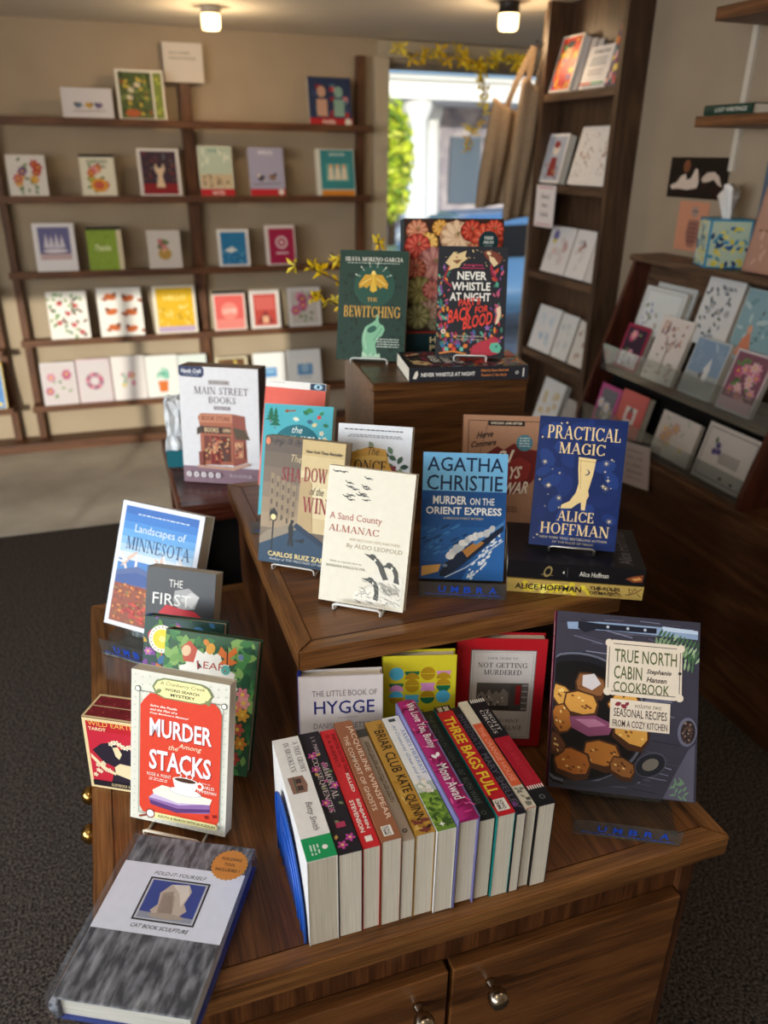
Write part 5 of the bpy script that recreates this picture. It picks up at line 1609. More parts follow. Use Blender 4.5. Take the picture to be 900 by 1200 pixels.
# blue metal book support at the row's left end
be = thing('bookend', 'blue metal bookend against the left end of the spine-up row', 'bookend', (.126, .66, T1))
BLUE = ink('#1f55b0', .3, .5, .15)
def arch(k, zk):
    out = [(.095, .0)]
    for i in range(19):
        t = i / 18
        if t < .35: a = t / .35 * math.pi / 2; out.append((.062 + .033 * math.cos(a), .088 + .028 * math.sin(a)))
        else:
            a = (t - .35) / .65 * math.pi / 2; out.append((.062 - .112 * math.sin(a), .008 + .108 * math.cos(a)))
    out.append((-.05, .0))
    c = .03
    return [(c + (y - c) * k, z * zk) for y, z in out]
g = Geo()
g.prism([(0, y, z) for y, z in arch(1, 1)], (.0016, 0, 0), BLUE)
for k in (1, .78, .56): g.tube([(-.0006, y, max(.002, z)) for y, z in arch(k, k + .02 if k < 1 else 1)], .0013, BLUE, 6)
g.build('upright_plate', be)
g = Geo(); g.box((0, -.04, 0), (.07, .085, .0006), BLUE); g.build('foot_plate', be)

# ------------------------------------------------------------------ on the dark table: shop kit box, wrapped packet, vase of forsythia
def side_dark(A): pass
carton('kit_box', 'tall model kit box picturing a little bookshop front, on the dark table', (.199, 1.684, .911), -26.7, 6, .182, .266, .06, cov_mainstreet, '#e6e7ec', '#5c4a48', lid_c='#5c4a48')
pk = thing('wrapped_packet', 'crumpled white packet with a teal corner, half hidden behind the kit box', 'packet', (.135, 1.84, .911), (0, 0, -.2))
rnd = random.Random(12)
bm = bmesh.new()
bmesh.ops.create_cube(bm, size=1)
bmesh.ops.subdivide_edges(bm, edges=bm.edges[:], cuts=7, use_grid_fill=True)
for v in bm.verts:
    top = v.co.z + .5
    v.co = Vector((v.co.x * .075 * (1 - .1 * top) + rnd.uniform(-.006, .006), v.co.y * .05 + rnd.uniform(-.006, .006), (v.co.z + .5) * .165 + (rnd.uniform(-.004, .004) if top > .05 else 0)))
g = Geo(); g.bm(bm, noisy('packet_paper', '#c4ccd4', '#f0f2f4', 30, .5)); g.build('wrapper', pk)
g = Geo(); g.box((-.040, -.034, .004), (.012, -.0275, .045), ink('#1e6a78', .4)); g.build('label', pk)

YEL = [ink('#f0cf1c', .5), ink('#e6bc14', .5), ink('#f6e04a', .5)]
TWIG = noisy('twig_bark', '#4a3522', '#6a4e34', 60, .8)
def petal_bunch(g, c, rnd, s, dirv=None):
    """one forsythia flower: four narrow petals"""
    d = Vector((rnd.uniform(-1, 1), rnd.uniform(-1, 1), rnd.uniform(-.8, .6))).normalized() if dirv is None else dirv
    a = d.orthogonal().normalized(); b = d.cross(a)
    m = rnd.choice(YEL)
    for k in range(4):
        an = k * math.pi / 2 + rnd.uniform(-.2, .2)
        r = a * math.cos(an) + b * math.sin(an)
        t = r.cross(d).normalized()
        c0 = Vector(c)
        tip = c0 + r * s + d * s * .55
        mid = c0 + r * s * .5 + d * s * .42
        vs = [c0, mid + t * s * .24, tip, mid - t * s * .24, c0 + d * s * .02, mid + t * s * .2 + d * s * .05, tip + d * .0006, mid - t * s * .2 + d * s * .05]
        g.add(vs, [(0, 1, 2, 3), (4, 7, 6, 5), (0, 4, 5, 1), (1, 5, 6, 2), (2, 6, 7, 3), (3, 7, 4, 0)], m)
vase = thing('vase', 'dark glazed vase on the dark table, hidden behind the topmost riser books', 'vase', (.66, 1.90, .911))
g = Geo(); g.lathe([(.035, 0), (.05, .02), (.058, .07), (.045, .13), (.026, .17), (.03, .2), (.026, .2), (.022, .17), (.03, .12)], ink('#3a4a52', .2), 24); g.build('body', vase)
def twig(label, pts, seed, nfl, size, cat='branch', start=.35):
    rnd = random.Random(seed)
    root = thing('forsythia_branch', label, cat, pts[0])
    P = [Vector(p) - Vector(pts[0]) for p in pts]
    # smooth path
    path = []
    for i in range(len(P) - 1):
        p0, p1, p2, p3 = P[max(i - 1, 0)], P[i], P[i + 1], P[min(i + 2, len(P) - 1)]
        for k in range(6):
            t = k / 6
            path.append(0.5 * ((2 * p1) + (p2 - p0) * t + (2 * p0 - 5 * p1 + 4 * p2 - p3) * t * t + (3 * p1 - p0 - 3 * p2 + p3) * t ** 3))
    path.append(P[-1])
    g = Geo(); g.tube(path, .003, TWIG, 6, taper=.4)
    gf = Geo()
    for i in range(nfl):
        t = start + (1 - start) * (i + rnd.random() * .6) / nfl
        p = path[min(len(path) - 1, int(t * (len(path) - 1)))]
        off = Vector((rnd.uniform(-1, 1), rnd.uniform(-1, 1), rnd.uniform(-1, 1))) * size * .5
        g.tube([p, p + off], .0009, TWIG, 4)
        petal_bunch(gf, p + off, rnd, size)
    g.build('twig', root)
    gf.build('blossoms', root)
    return root
twig('forsythia branch reaching furthest left past the dark green paperback', [(.66, 1.90, 1.08), (.62, 1.89, 1.20), (.56, 1.87, 1.30), (.49, 1.86, 1.345), (.418, 1.85, 1.374)], 1, 5, .024, start=.62)
twig('lowest forsythia branch, level with the middle of the dark green paperback', [(.655, 1.90, 1.08), (.62, 1.89, 1.17), (.55, 1.87, 1.255), (.465, 1.855, 1.30)], 2, 11, .022, start=.6)
twig('upright forsythia branch right at the dark green paperback left edge', [(.66, 1.90, 1.08), (.63, 1.89, 1.22), (.57, 1.87, 1.33), (.512, 1.86, 1.392)], 3, 13, .022, start=.5)
twig('forsythia branch hidden between the dark green paperback and the pumpkin box', [(.665, 1.90, 1.08), (.67, 1.89, 1.22), (.655, 1.88, 1.33), (.63, 1.87, 1.43)], 4, 8, .02, start=.6)
# ------------------------------------------------------------------ card rack along the back wall
SHZ = [.142 + 1.6, -.223 + 1.6, -.597 + 1.6, -.957 + 1.6, -1.327 + 1.6]
def rack(name, label, ups, x0, x1, zs, tops):
    root = thing(name, label, 'rack', (0, 0, 0))
    for (x, wd), zt in zip(ups, tops):
        g = Geo(); g.box((x - wd / 2, 4.79, .055), (x + wd / 2, 4.835, zt), RACK_Z, None, .004); g.build('upright', root)
    for z in zs:
        g = Geo()
        g.box((x0, 4.655, z - .022), (x1, 4.79, z), RACK_X, None, .003)
        g.box((x0, 4.650, z - .022), (x1, 4.657, z + .014), RACK_X, None, .002)
        g.build('shelf', root)
    return root
rack('card_rack', 'wide brown shelf rack of cards along the back wall, left of the window', [(-.45, .04), (.53, .065), (1.51, .045)], -.47, 1.53, SHZ, [1.72, 2.0, 2.11])
rack('card_rack', 'second shelf rack at the photo left edge, showing only its right end', [(-.585, .04), (-1.5, .04)], -1.52, -.57, [1.29 + .03 * 0, .92, .275, .60], [1.60, 1.60])

def card(name, label, loc, yaw, tilt, w, h, t, art, base, group=None, env=None, cat='card'):
    """a boxed or bagged greeting card: folded card in front, envelope or box block behind"""
    root = thing(name, label, cat, (loc[0], loc[1], loc[2] + t * math.sin(tilt * D2R)), (-tilt * D2R, 0, yaw * D2R), group)
    g = Geo()
    g.box((-w / 2, 0, 0), (w / 2, .0014, h), ink(base, .45))
    A = Art(g, (-w / 2, -.0002, h), (w, 0, 0), (0, 0, -h), (0, -1, 0), .0003)
    art(A)
    g.build('card_front', root)
    g = Geo(); g.box((-w / 2 + .003, .0016, .001), (w / 2 - .003, t, h - .004), ink(env or '#d9d5cc', .6)); g.build('envelope_block', root)
    return root

def a_scat(cols, n=40, size=.07, seed=1, box=(.1, .1, .9, .9), leaf=.5):
    return lambda A: A.scatter(n, box, size, cols, seed, leaf)
def a_flowers(cols, n=9, r=.12, seed=1, leaves=14, lc=('#5a7a4c', '#7d9a64')):
    def f(A):
        rnd = random.Random(seed)
        for i in range(leaves): A.leaf(rnd.uniform(.2, .8), rnd.uniform(.15, .85), .14, rnd.uniform(0, 6.3), rnd.choice(lc), .25)
        for i in range(n): flower(A, rnd.uniform(.2, .8), rnd.uniform(.2, .8), r, rnd.choice(cols))
    return f
def a_bunch(cols, seed=1, v=.5, r=.22):
    def f(A):
        rnd = random.Random(seed)
        for i in range(16): A.ell(.5 + rnd.uniform(-r, r), v + rnd.uniform(-r, r) * .8, .07, .06, rnd.choice(cols), rnd.uniform(0, 3), 9)
    return f
def bird(A, u, v, s, c, c2, flip=1):
    A.ell(u, v, s, s * .7, c, .4 * flip, 14); A.ell(u + s * .75 * flip, v - s * .55, s * .42, None, c2, 0, 12)
    A.poly([(u - s * .6 * flip, v + s * .1), (u - s * 1.7 * flip, v + s * .55), (u - s * .9 * flip, v + s * .4)], c2)
    A.poly([(u + s * 1.1 * flip, v - s * .6), (u + s * 1.45 * flip, v - s * .5), (u + s * 1.1 * flip, v - s * .45)], '#4a3a2c')
    A.line([(u, v + s * .5), (u, v + s * .9)], .01, '#4a3a2c')
def r_birds(A):
    for i, (c, d) in enumerate((('#6a7a94', '#2c3040'), ('#c9a24c', '#8a6a34'), ('#7a6a94', '#34405c'))):
        bird(A, .32 + i * .2, .55, .075, c, d, 1 if i % 2 else -1)
    A.line([(.2, .74), (.85, .72)], .012, '#6a5444')
def r_garden(A):
    A.rect(.06, .05, .74, .95, '#51603a'); A.rect(.78, .05, .96, .95, '#7a8a3c')
    rnd = random.Random(3)
    for i in range(50): A.ell(rnd.uniform(.1, .7), rnd.uniform(.08, .92), .05, .035, rnd.choice(['#3c4a2c', '#7a8a4c', '#c9b24c', '#9a5a34', '#6a7a3c']), rnd.uniform(0, 3), 8)
    for u, v in ((.3, .4), (.44, .3), (.26, .55)): bird(A, u, v, .07, '#d9d0b8', '#8a8a7a')
    A.ell(.3, .85, .16, .08, '#b5603c', 0, 14)
    rnd = random.Random(4)
    for i in range(10): A.ell(rnd.uniform(.8, .94), rnd.uniform(.1, .9), .03, None, rnd.choice(['#c9b24c', '#a5b44c']), 0, 8)
def r_redbook(A):
    A.rect(0, 0, 1, 1, '#2c3a5c')
    rnd = random.Random(2)
    for i in range(26): A.rect(*(lambda u, v: (u, v, u + .12, v + .1))(rnd.uniform(.02, .86), rnd.uniform(.02, .76)), rnd.choice(['#a8343c', '#3c4a74', '#c9808a', '#5c7a8a', '#8a2c3a']))
    for u, c in ((.3, '#c9a08a'), (.7, '#8ab0a4')): A.ell(u, .3, .1, .12, c, 0, 12); A.rect(u - .12, .45, u + .12, .8, c)
    A.rect(0, .84, 1, 1, '#b9242c'); A.text('PAPER', .3, .88, .6, .96, '#e9d9d0', 'b'); A.ell(.9, .92, .08, None, '#ece6dc', 0, 12)
def r_floral(A): a_flowers(['#b5343c', '#7a4a8a', '#d9a24c', '#c9606a'], 8, .12, 5, 20)(A)
def r_yellow(A):
    A.rect(0, 0, 1, .06, '#26221f'); A.rect(.05, .08, .95, .95, '#e3e0d0')
    A.text('GARDEN', .2, .12, .8, .2, '#5a7a6c', 'b'); A.text('NOTES', .25, .24, .75, .32, '#5a7a6c', 'b')
    a_flowers(['#e0b23c', '#c9603c', '#8aa04c', '#d98a94'], 9, .12, 8, 12)(A)
    A.ell(.5, .72, .24, .2, '#e0a23c', 0, 16); A.ell(.5, .72, .15, .12, '#c9604c', 0, 16)
def r_fox(A):
    A.rect(.08, .06, .92, .94, '#3c2c3c'); A.rect(.08, .72, .92, .94, '#8a1f28')
    A.scatter(26, (.12, .1, .88, .7), .05, ['#5c6a7a', '#4a3a4c', '#8a2f3a', '#7a5a3c'], 3)
    A.poly([(.42, .3), (.46, .4), (.56, .4), (.6, .3), (.64, .42), (.56, .56), (.62, .8), (.4, .8), (.46, .56), (.38, .42)], '#d9c2a8')
def r_tealtop(A):
    A.rect(.04, .03, .96, .6, '#b9cbbc'); A.text('HOLIDAY', .3, .06, .7, .13, '#5a8a84', 'b')
    A.scatter(10, (.1, .1, .9, .4), .12, ['#e6e6d8', '#dfe4d6'], 3, .3)
    A.rect(.04, .55, .96, .82, '#c9b89a'); A.scatter(26, (.1, .55, .9, .8), .07, ['#a5644c', '#6a5a4c', '#d9c8a8', '#8a4a3c'], 4)
    A.rect(0, .84, 1, 1, '#c22a34'); A.text('NOTES', .35, .88, .7, .96, '#efe0d8', 'b')
def r_puffin(A):
    A.rect(0, 0, 1, .84, '#a9a8c4'); A.text('BIRDS', .3, .06, .7, .14, '#e6e4ee', 'b')
    bird(A, .34, .62, .1, '#4a4450', '#e6ddd0', -1); bird(A, .66, .6, .1, '#8a6a54', '#3c3844', 1)
    A.line([(.1, .75), (.9, .72)], .02, '#6a5a54'); A.rect(0, .84, 1, 1, '#c22a34'); A.ell(.88, .9, .08, None, '#efe9e2', 0, 12)
def r_teal(A):
    A.rect(.12, .02, .98, .84, '#2f8a94'); A.text('SEASONS', .35, .08, .75, .14, '#cfe4e0', 'b'); A.rect(.24, .3, .86, .68, '#5aa4a4')
    for u in (.38, .55, .72): A.poly([(u - .08, .64), (u - .05, .38), (u + .05, .38), (u + .08, .64)], '#e6dcc8'); A.ell(u, .36, .05, None, '#e0b08a', 0, 10)
    A.rect(.12, .86, .98, .98, '#d98a2c')
def r_snow(A):
    A.rect(.12, .08, .88, .62, '#6a6a9a'); A.rect(.12, .62, .88, .74, '#c9b0b4')
    for i, u in enumerate((.3, .42, .55, .68)): A.poly([(u - .07, .5), (u, .2 + .03 * (i % 2)), (u + .07, .5)], '#d9d4e4')
    A.ell(.5, .56, .3, .05, '#e6e2ec', 0, 14)
def r_green(A):
    A.rect(0, 0, 1, .07, '#26221f'); A.rect(0, .07, .86, 1, '#8aa83c'); A.rect(.86, .07, 1, 1, '#d9cdb0')
    A.scatter(60, (.04, .12, .82, .95), .04, ['#7a9a34', '#9ab84c', '#6a8a2c'], 3); A.text('Thanks', .2, .4, .68, .54, '#dfe8b4', 'bi')
def r_pot(A): A.ell(.5, .6, .2, .18, '#b5924c', 0, 18); a_bunch(['#a54a5c', '#c97a8a', '#6a7a4c', '#d9a88a'], 4, .38, .16)(A)
def r_bluecard(A):
    A.rect(.1, .08, .9, .92, '#2a7ab0'); A.scatter(20, (.15, .5, .85, .88), .1, ['#3c94c4', '#1f6494', '#7ab8d4'], 3, .2); A.poly([(.2, .55), (.45, .45), (.6, .55), (.4, .62)], '#d9e4e6')
def r_crim(A):
    A.rect(.12, .08, .96, .94, '#a31f4c'); A.ell(.54, .42, .2, None, '#e6cdd4', 0, 20); A.ell(.54, .42, .14, None, '#a31f4c', 0, 20); star(A, .54, .42, .11, '#e6cdd4', .4, 6); A.rect(.34, .66, .74, .7, '#e6cdd4')
def r_cardinals(A):
    rnd = random.Random(6)
    for i in range(40): A.leaf(rnd.uniform(.05, .95), rnd.uniform(.05, .95), .14, rnd.uniform(0, 6.3), rnd.choice(['#3c7a4c', '#5c944c', '#8aa86a', '#6a4a34']), .25)
    for u, v in ((.3, .25), (.7, .3), (.25, .65), (.62, .7), (.5, .46), (.8, .85)): bird(A, u, v, .07, '#c22a30', '#8a1a20', 1 if u < .5 else -1)
def r_robins(A):
    for u, v, f in ((.3, .18, 1), (.7, .22, -1), (.3, .48, -1), (.74, .5, 1), (.32, .8, 1), (.72, .84, -1)):
        A.ell(u, v, .14, .075, '#c9662c', .2 * f, 14); A.ell(u + .1 * f, v - .05, .05, None, '#7a3c1c', 0, 10); A.leaf(u - .2 * f, v + .03, .14, .3, '#a5522c')
def r_gold(A):
    A.rect(.08, .05, .94, .95, '#e0b41c'); A.rect(.08, .84, .94, .95, '#b9a4c4'); A.text('HELLO', .25, .2, .78, .3, '#f0dc84', 'b'); A.scatter(34, (.12, .4, .9, .8), .06, ['#ecca54', '#c99a14', '#e9d27c'], 3)
def r_pinkb(A):
    A.rect(0, 0, 1, .08, '#2a2624'); A.rect(.06, .12, .94, .94, '#d9605c'); A.ell(.5, .5, .26, None, '#e88a80', 0, 18); A.rect(.06, .7, .94, .94, '#e0837c'); A.text('LOVE', .3, .44, .7, .56, '#f0d4cc', 'b')
def r_red2(A):
    A.rect(.12, .1, .88, .9, '#b5443c'); A.rect(.18, .16, .82, .5, '#c9605a'); A.poly([(.2, .84), (.5, .5), (.8, .84)], '#8a3434'); A.rect(.4, .66, .6, .84, '#d9a88a')
def r_pinkflower(A): A.rect(.1, .1, .9, .9, '#c9c4c0'); a_flowers(['#c24a8a', '#a53c74', '#d98ab0'], 5, .15, 3, 16)(A)
def r_blush(A): A.rect(.06, .05, .94, .95, '#cdc4c8'); a_flowers(['#b5547c', '#8a4a5c', '#c97a9a'], 5, .13, 9, 10)(A)
def r_wreath(A):
    A.rect(.05, .05, .95, .95, '#cfc8cc')
    for i in range(16):
        a = i * .393
        A.ell(.5 + .2 * math.cos(a), .5 + .2 * math.sin(a) * A.wu / A.wv, .08, .06, ['#b5607c', '#8a6a84', '#c98a9a'][i % 3], a, 8)
def r_pastel(A): a_bunch(['#e0a08a', '#e6cc7a', '#a8c4b4', '#d98aa0'], 6, .52, .2)(A)
def r_potcat(A): A.poly([(.34, .6), (.66, .6), (.62, .86), (.38, .86)], '#d9742c'); a_bunch(['#7ac4b0', '#5ca894', '#a8d9c4'], 3, .42, .16)(A)
def r_mint(A): A.rect(.08, .06, .92, .94, '#dfeae8'); a_bunch(['#8ac4c4', '#b4d9d4', '#6aa8b0'], 7, .5, .2)(A)
def r_amber(A): A.rect(.1, .06, .9, .5, '#6a4a2c'); A.rect(.1, .5, .9, .94, '#d9b83c'); A.scatter(14, (.15, .1, .85, .9), .08, ['#e6cf6a', '#8a6a34'], 3)
def r_bluespot(A): A.rect(.3, .4, .72, .66, '#5a94d0'); A.rect(.36, .44, .66, .56, '#8ab8e0'); A.line([(.3, .72), (.72, .72)], .02, '#b9c4cc')
def r_blueblock(A): A.rect(.3, .38, .74, .68, '#6aa0d4'); A.ell(.52, .5, .12, None, '#a4c8e6', 0, 14); A.rect(.34, .74, .7, .77, '#b0bcc8')

W0, W1 = '#d9d6dc', '#ece9e6'
RC = [
 ('note_card_box', r_birds, 0, .032, .244, .146, W0, 'pale landscape card box of three perched birds, top shelf of the back rack'),
 ('greeting_card', r_garden, 0, .297, .236, .240, '#e6e2da', 'framed green garden card with white birds, beside the white sign on the top shelf'),
 ('calendar', r_redbook, 0, 1.302, .244, .245, '#2c3a5c', 'dark blue and red boxed cards at the right end of the top shelf'),
 ('greeting_card', r_floral, 1, -.304, .184, .202, '#e3dfdc', 'white card with a red and purple bouquet, left end of the second shelf'),
 ('note_card_box', r_yellow, 1, .039, .173, .208, '#dcd8c8', 'cream card box with a black top strip and orange blooms'),
 ('greeting_card', r_fox, 1, .352, .216, .242, '#dcd8d8', 'white-framed dark card with a pale animal on red'),
 ('calendar', r_tealtop, 1, .652, .184, .260, '#cfd4c4', 'sage and tan card pack with a red foot, right of the middle upright'),
 ('calendar', r_puffin, 1, .931, .196, .256, '#a9a8c4', 'lavender card pack with two birds and a red foot'),
 ('note_card_box', r_teal, 1, 1.329, .228, .254, '#d9dcd4', 'teal card box with an orange foot, right end of the second shelf'),
 ('greeting_card', r_snow, 2, -.223, .206, .249, '#eceaf0', 'white card with purple snowy peaks on the third shelf'),
 ('note_card_box', r_green, 2, .028, .179, .228, '#8aa83c', 'lime green card box with a black top strip'),
 ('greeting_card', r_pot, 2, .339, .178, .206, '#cfcac8', 'grey-white card with a flower pot, left of the middle upright on the third shelf'),
 ('greeting_card', r_bluecard, 2, .721, .178, .207, '#e3e4e6', 'white card with a blue sea panel on the third shelf'),
 ('greeting_card', r_crim, 2, .992, .175, .225, '#dfd6d8', 'crimson card with a pale round medallion on the third shelf'),
 ('greeting_card', r_cardinals, 3, -.209, .205, .258, '#efece8', 'white card crowded with red birds and green leaves'),
 ('greeting_card', r_robins, 3, .067, .236, .268, '#f1eeea', 'white card with six orange birds'),
 ('greeting_card', r_gold, 3, .365, .237, .269, '#e6dfd0', 'yellow panel card with a lilac foot, left of the middle upright'),
 ('note_card_box', r_pinkb, 3, .674, .188, .231, '#d9c8c2', 'coral card box with a black top strip on the fourth shelf'),
 ('greeting_card', r_red2, 3, .884, .178, .225, '#d9d2d0', 'white-edged brick red card with a small house shape'),
 ('greeting_card', r_pinkflower, 3, 1.124, .200, .233, '#e0dcdc', 'white card with a magenta flower, right end of the fourth shelf'),
 ('greeting_card', r_blush, 4, -.311, .183, .242, '#d6ced2', 'pale mauve card with a pink bloom, leftmost on the bottom shelf'),
 ('greeting_card', r_wreath, 4, -.121, .183, .249, '#d9c2cc', 'mauve-edged card with a ring of flowers, second on the bottom shelf'),
 ('greeting_card', r_pastel, 4, .069, .184, .253, '#e6e0e0', 'white card with a pastel bunch, third on the bottom shelf'),
 ('greeting_card', r_potcat, 4, .257, .184, .246, '#e9ebea', 'white card with a mint plant in an orange pot'),
 ('greeting_card', r_mint, 4, .435, .165, .240, '#dfe8e6', 'pale mint card beside the middle upright on the bottom shelf'),
 ('greeting_card', r_amber, 4, .665, .194, .212, '#cfc4a8', 'amber and brown card just right of the middle upright on the bottom shelf'),
 ('greeting_card', r_bluespot, 4, .895, .195, .222, '#eef0f2', 'white card with a flat blue rectangle on the bottom shelf'),
 ('greeting_card', r_blueblock, 4, 1.112, .215, .229, '#f0f2f4', 'white card with a blue block and pale disc, right end of the bottom shelf'),
]
for nm, art, sh, x, w, h, base, lab in RC:
    card(nm, lab, (x, 4.668, SHZ[sh] + .0006), 0, 11.3, w, h, .03, art, base, 'cards on the back wall rack', cat='card')
card('greeting_card', 'bright blue card on the rack at the photo left edge', (-.69, 4.668, .2756), 0, 11.3, .19, .26, .02, lambda A: (A.rect(.05, .04, .95, .96, '#4a8ad0'), A.scatter(14, (.1, .1, .9, .9), .12, ['#6aa4e0', '#3a74b8', '#e0c84c'], 3), A.rect(.0, .0, 1, .05, '#e0b83c')), '#d9c27a', None)
sg = thing('sign_card', 'white paper sign fixed high on the middle upright of the back rack', 'sign', (.533, 4.785, 1.94))
g = Geo(); g.box((-.102, 0, 0), (.102, .003, .182), ink('#dcd4cc', .6))
A = Art(g, (-.102, -.0002, .182), (.204, 0, 0), (0, 0, -.182), (0, -1, 0), .0003)
A.text('ADULT COLORING', .16, .23, .68, .29, '#6a645e', 'm'); A.text('BOOKS & NOTECARDS', .16, .36, .82, .42, '#6a645e', 'm'); g.build('sheet', sg)

# ------------------------------------------------------------------ tall narrow bookcase at the right wall
bc = thing('bookcase', 'tall narrow dark bookcase of cards on the right wall beside the window', 'bookcase', (0, 0, 0))
BX, BY0, BY1 = 1.885, 2.81, 3.40
g = Geo(); g.box((BX, BY0, 0), (XR - .002, BY0 + .03, ZC - .005), WALN_Z, None, .002); g.build('side_panel', bc)
g = Geo(); g.box((BX, BY1 - .03, 0), (XR - .002, BY1, ZC - .005), WALN_Z, None, .002); g.build('side_panel', bc)
g = Geo(); g.box((XR - .008, BY0 + .03, 0), (XR - .002, BY1 - .03, ZC - .005), WALN_Z); g.build('back_panel', bc)
CSZ = [1.85, 1.495, 1.125, .765, .43, .08]
for z in CSZ:
    g = Geo(); g.box((BX + .004, BY0 + .03, z - .03), (XR - .008, BY1 - .03, z), WALN_Y, None, .002); g.build('shelf', bc)
def xcard(name, label, x, y, z, w, h, t, art, base, tilt=12, yaw=-90, env=None, group=None, cat='card'):
    return card(name, label, (x, y, z + .0006), yaw, tilt, w, h, t, art, base, group, env, cat)
def c_portrait(A):
    A.rect(.06, .04, .94, .96, '#d9482c'); A.scatter(40, (.08, .06, .92, .94), .14, ['#e0a02c', '#c2303c', '#3c8a5c', '#e6602c', '#7a3c8a', '#e6c43c'], 4, .5)
    A.ell(.5, .28, .16, .2, '#d9a06a', 0, 14); A.poly([(.3, .9), (.4, .46), (.6, .46), (.74, .9)], '#c2242c'); A.ell(.5, .16, .18, .09, '#2c2a3c', 0, 12)
def c_form(A):
    A.text('Greeting Cards', .2, .08, .8, .2, '#5c5a60', 'b'); A.micro(.15, .28, .85, .5, '#7a8a94', 3, 2, .4); A.micro(.2, .58, .8, .74, '#a59aa0', 2, 3, .4); A.rect(.05, .86, .5, .93, '#c9503c'); A.rect(.5, .86, .95, .93, '#5ca884')
def c_mosaic(A):
    rnd = random.Random(4)
    for i in range(60): A.poly([(lambda u, v: (min(.99, max(.01, u)), min(.99, max(.01, v))))(cu + dx, cv + dy) for cu, cv in [(rnd.uniform(.08, .92), rnd.uniform(.05, .95))] for dx, dy in ((-.09, -.04), (.06, -.06), (.09, .05), (-.05, .06))], rnd.choice(['#c2343c', '#2c3a6c', '#e08a2c', '#d9a0b0', '#3c8a8a', '#7a2c5c', '#e6c84c', '#1f1f2c']))
def c_santa(A):
    A.rect(.08, .06, .92, .94, '#a9b0c0'); A.ell(.5, .32, .16, .14, '#d9cfc8', 0, 12); A.poly([(.3, .86), (.36, .48), (.64, .48), (.7, .86)], '#8a3434'); A.ell(.5, .22, .15, .09, '#8a3434', 0, 12); A.scatter(14, (.15, .55, .85, .9), .07, ['#5c3a34', '#b5845c', '#6a4a44'], 3)
def c_sketch(seed, cols=('#6a5c54', '#8a4a44', '#7a6a5c')):
    def f(A):
        rnd = random.Random(seed)
        for i in range(26):
            u, v = rnd.uniform(.12, .85), rnd.uniform(.1, .85)
            A.line([(u, v), (min(.95, u + rnd.uniform(-.05, .12)), v + rnd.uniform(.0, .08))], .018, rnd.choice(cols))
        for i in range(6): A.ell(rnd.uniform(.25, .75), rnd.uniform(.35, .65), .05, .035, rnd.choice(['#a5644c', '#c9a08a', '#8a6a5c']), rnd.uniform(0, 3), 8)
    return f
def c_pale(seed, cols):
    def f(A):
        rnd = random.Random(seed)
        for i in range(9): A.ell(rnd.uniform(.2, .8), rnd.uniform(.2, .8), .1, .08, rnd.choice(cols), rnd.uniform(0, 3), 9)
    return f
G1 = 'cards in the tall bookcase'
cx = BX + .016
xcard('greeting_card', 'red and orange portrait card, top shelf of the tall bookcase', cx, 3.275, CSZ[0], .165, .215, .02, c_portrait, '#e9e4dc', 14, group=G1)
for k in range(3):
    xcard('envelope_pack', ['pale grey envelope pack right behind the portrait card', 'middle grey envelope pack on the bookcase top shelf', 'grey envelope pack nearest the printed sheet on the top shelf'][k], cx + .012 + .004 * k, 3.17 - .045 * k, CSZ[0], .03, .20 - .008 * k, .02, lambda A: None, '#b9b4b4', 16, -75, env='#a8a4a6', group=G1)
xcard('notice', 'white printed sheet leaning on the top shelf of the tall bookcase', cx, 3.03, CSZ[0], .18, .155, .012, c_form, '#e3dede', 16, group=G1, cat='sign')
xcard('greeting_card', 'narrow mosaic-coloured card at the right end of the bookcase top shelf', cx, 2.885, CSZ[0], .10, .225, .03, c_mosaic, '#5c3a5c', 12, group=G1)
xcard('greeting_card', 'card of a bearded figure in red, second shelf of the tall bookcase', cx, 3.29, CSZ[1], .165, .2, .035, c_santa, '#e3e0e0', 12, group=G1)
xcard('greeting_card', 'left one of two white sketch cards on the bookcase second shelf', cx, 3.06, CSZ[1], .15, .225, .03, c_sketch(2), '#e9e4e0', 14, group=G1)
xcard('greeting_card', 'right one of two white sketch cards on the bookcase second shelf', cx, 2.915, CSZ[1], .135, .225, .03, c_sketch(5), '#e9e4e0', 14, group=G1)
xcard('greeting_card', 'white card with a purple and yellow motif, third shelf of the tall bookcase', cx, 3.19, CSZ[2], .20, .2, .03, lambda A: (A.ell(.25, .2, .12, .12, '#7a74a8', 0, 12), A.ell(.25, .32, .08, .05, '#d9c84c', 0, 10), c_pale(3, ['#c9a4a0', '#e0c8c0', '#d9d0d0'])(A)), '#e6e2e2', 15, group=G1)
xcard('greeting_card', 'white card with a small red house, third shelf of the tall bookcase', cx, 3.005, CSZ[2], .15, .2, .03, lambda A: (A.rect(.35, .3, .6, .46, '#a55c4c'), A.poly([(.3, .32), (.48, .2), (.66, .32)], '#7a4a44'), c_pale(7, ['#d9d4d4', '#c9c4c8'])(A)), '#e6e2e2', 15, group=G1)
xcard('greeting_card', 'narrow pale card at the right end of the bookcase third shelf', cx, 2.88, CSZ[2], .085, .185, .03, c_sketch(9, ('#a59a94', '#b5a8a0')), '#d9d4d2', 14, group=G1)
xcard('greeting_card', 'white card with faint blue spots, fourth shelf of the tall bookcase', cx, 3.24, CSZ[3], .2, .205, .03, c_pale(4, ['#b9cce0', '#cfdce6', '#dfe4ea']), '#e9e9ea', 15, group=G1)
xcard('greeting_card', 'plain whitish card in the middle of the bookcase fourth shelf', cx, 3.06, CSZ[3], .13, .2, .03, c_pale(6, ['#dcdcd8', '#cfd4d4']), '#e6e6e4', 15, group=G1)
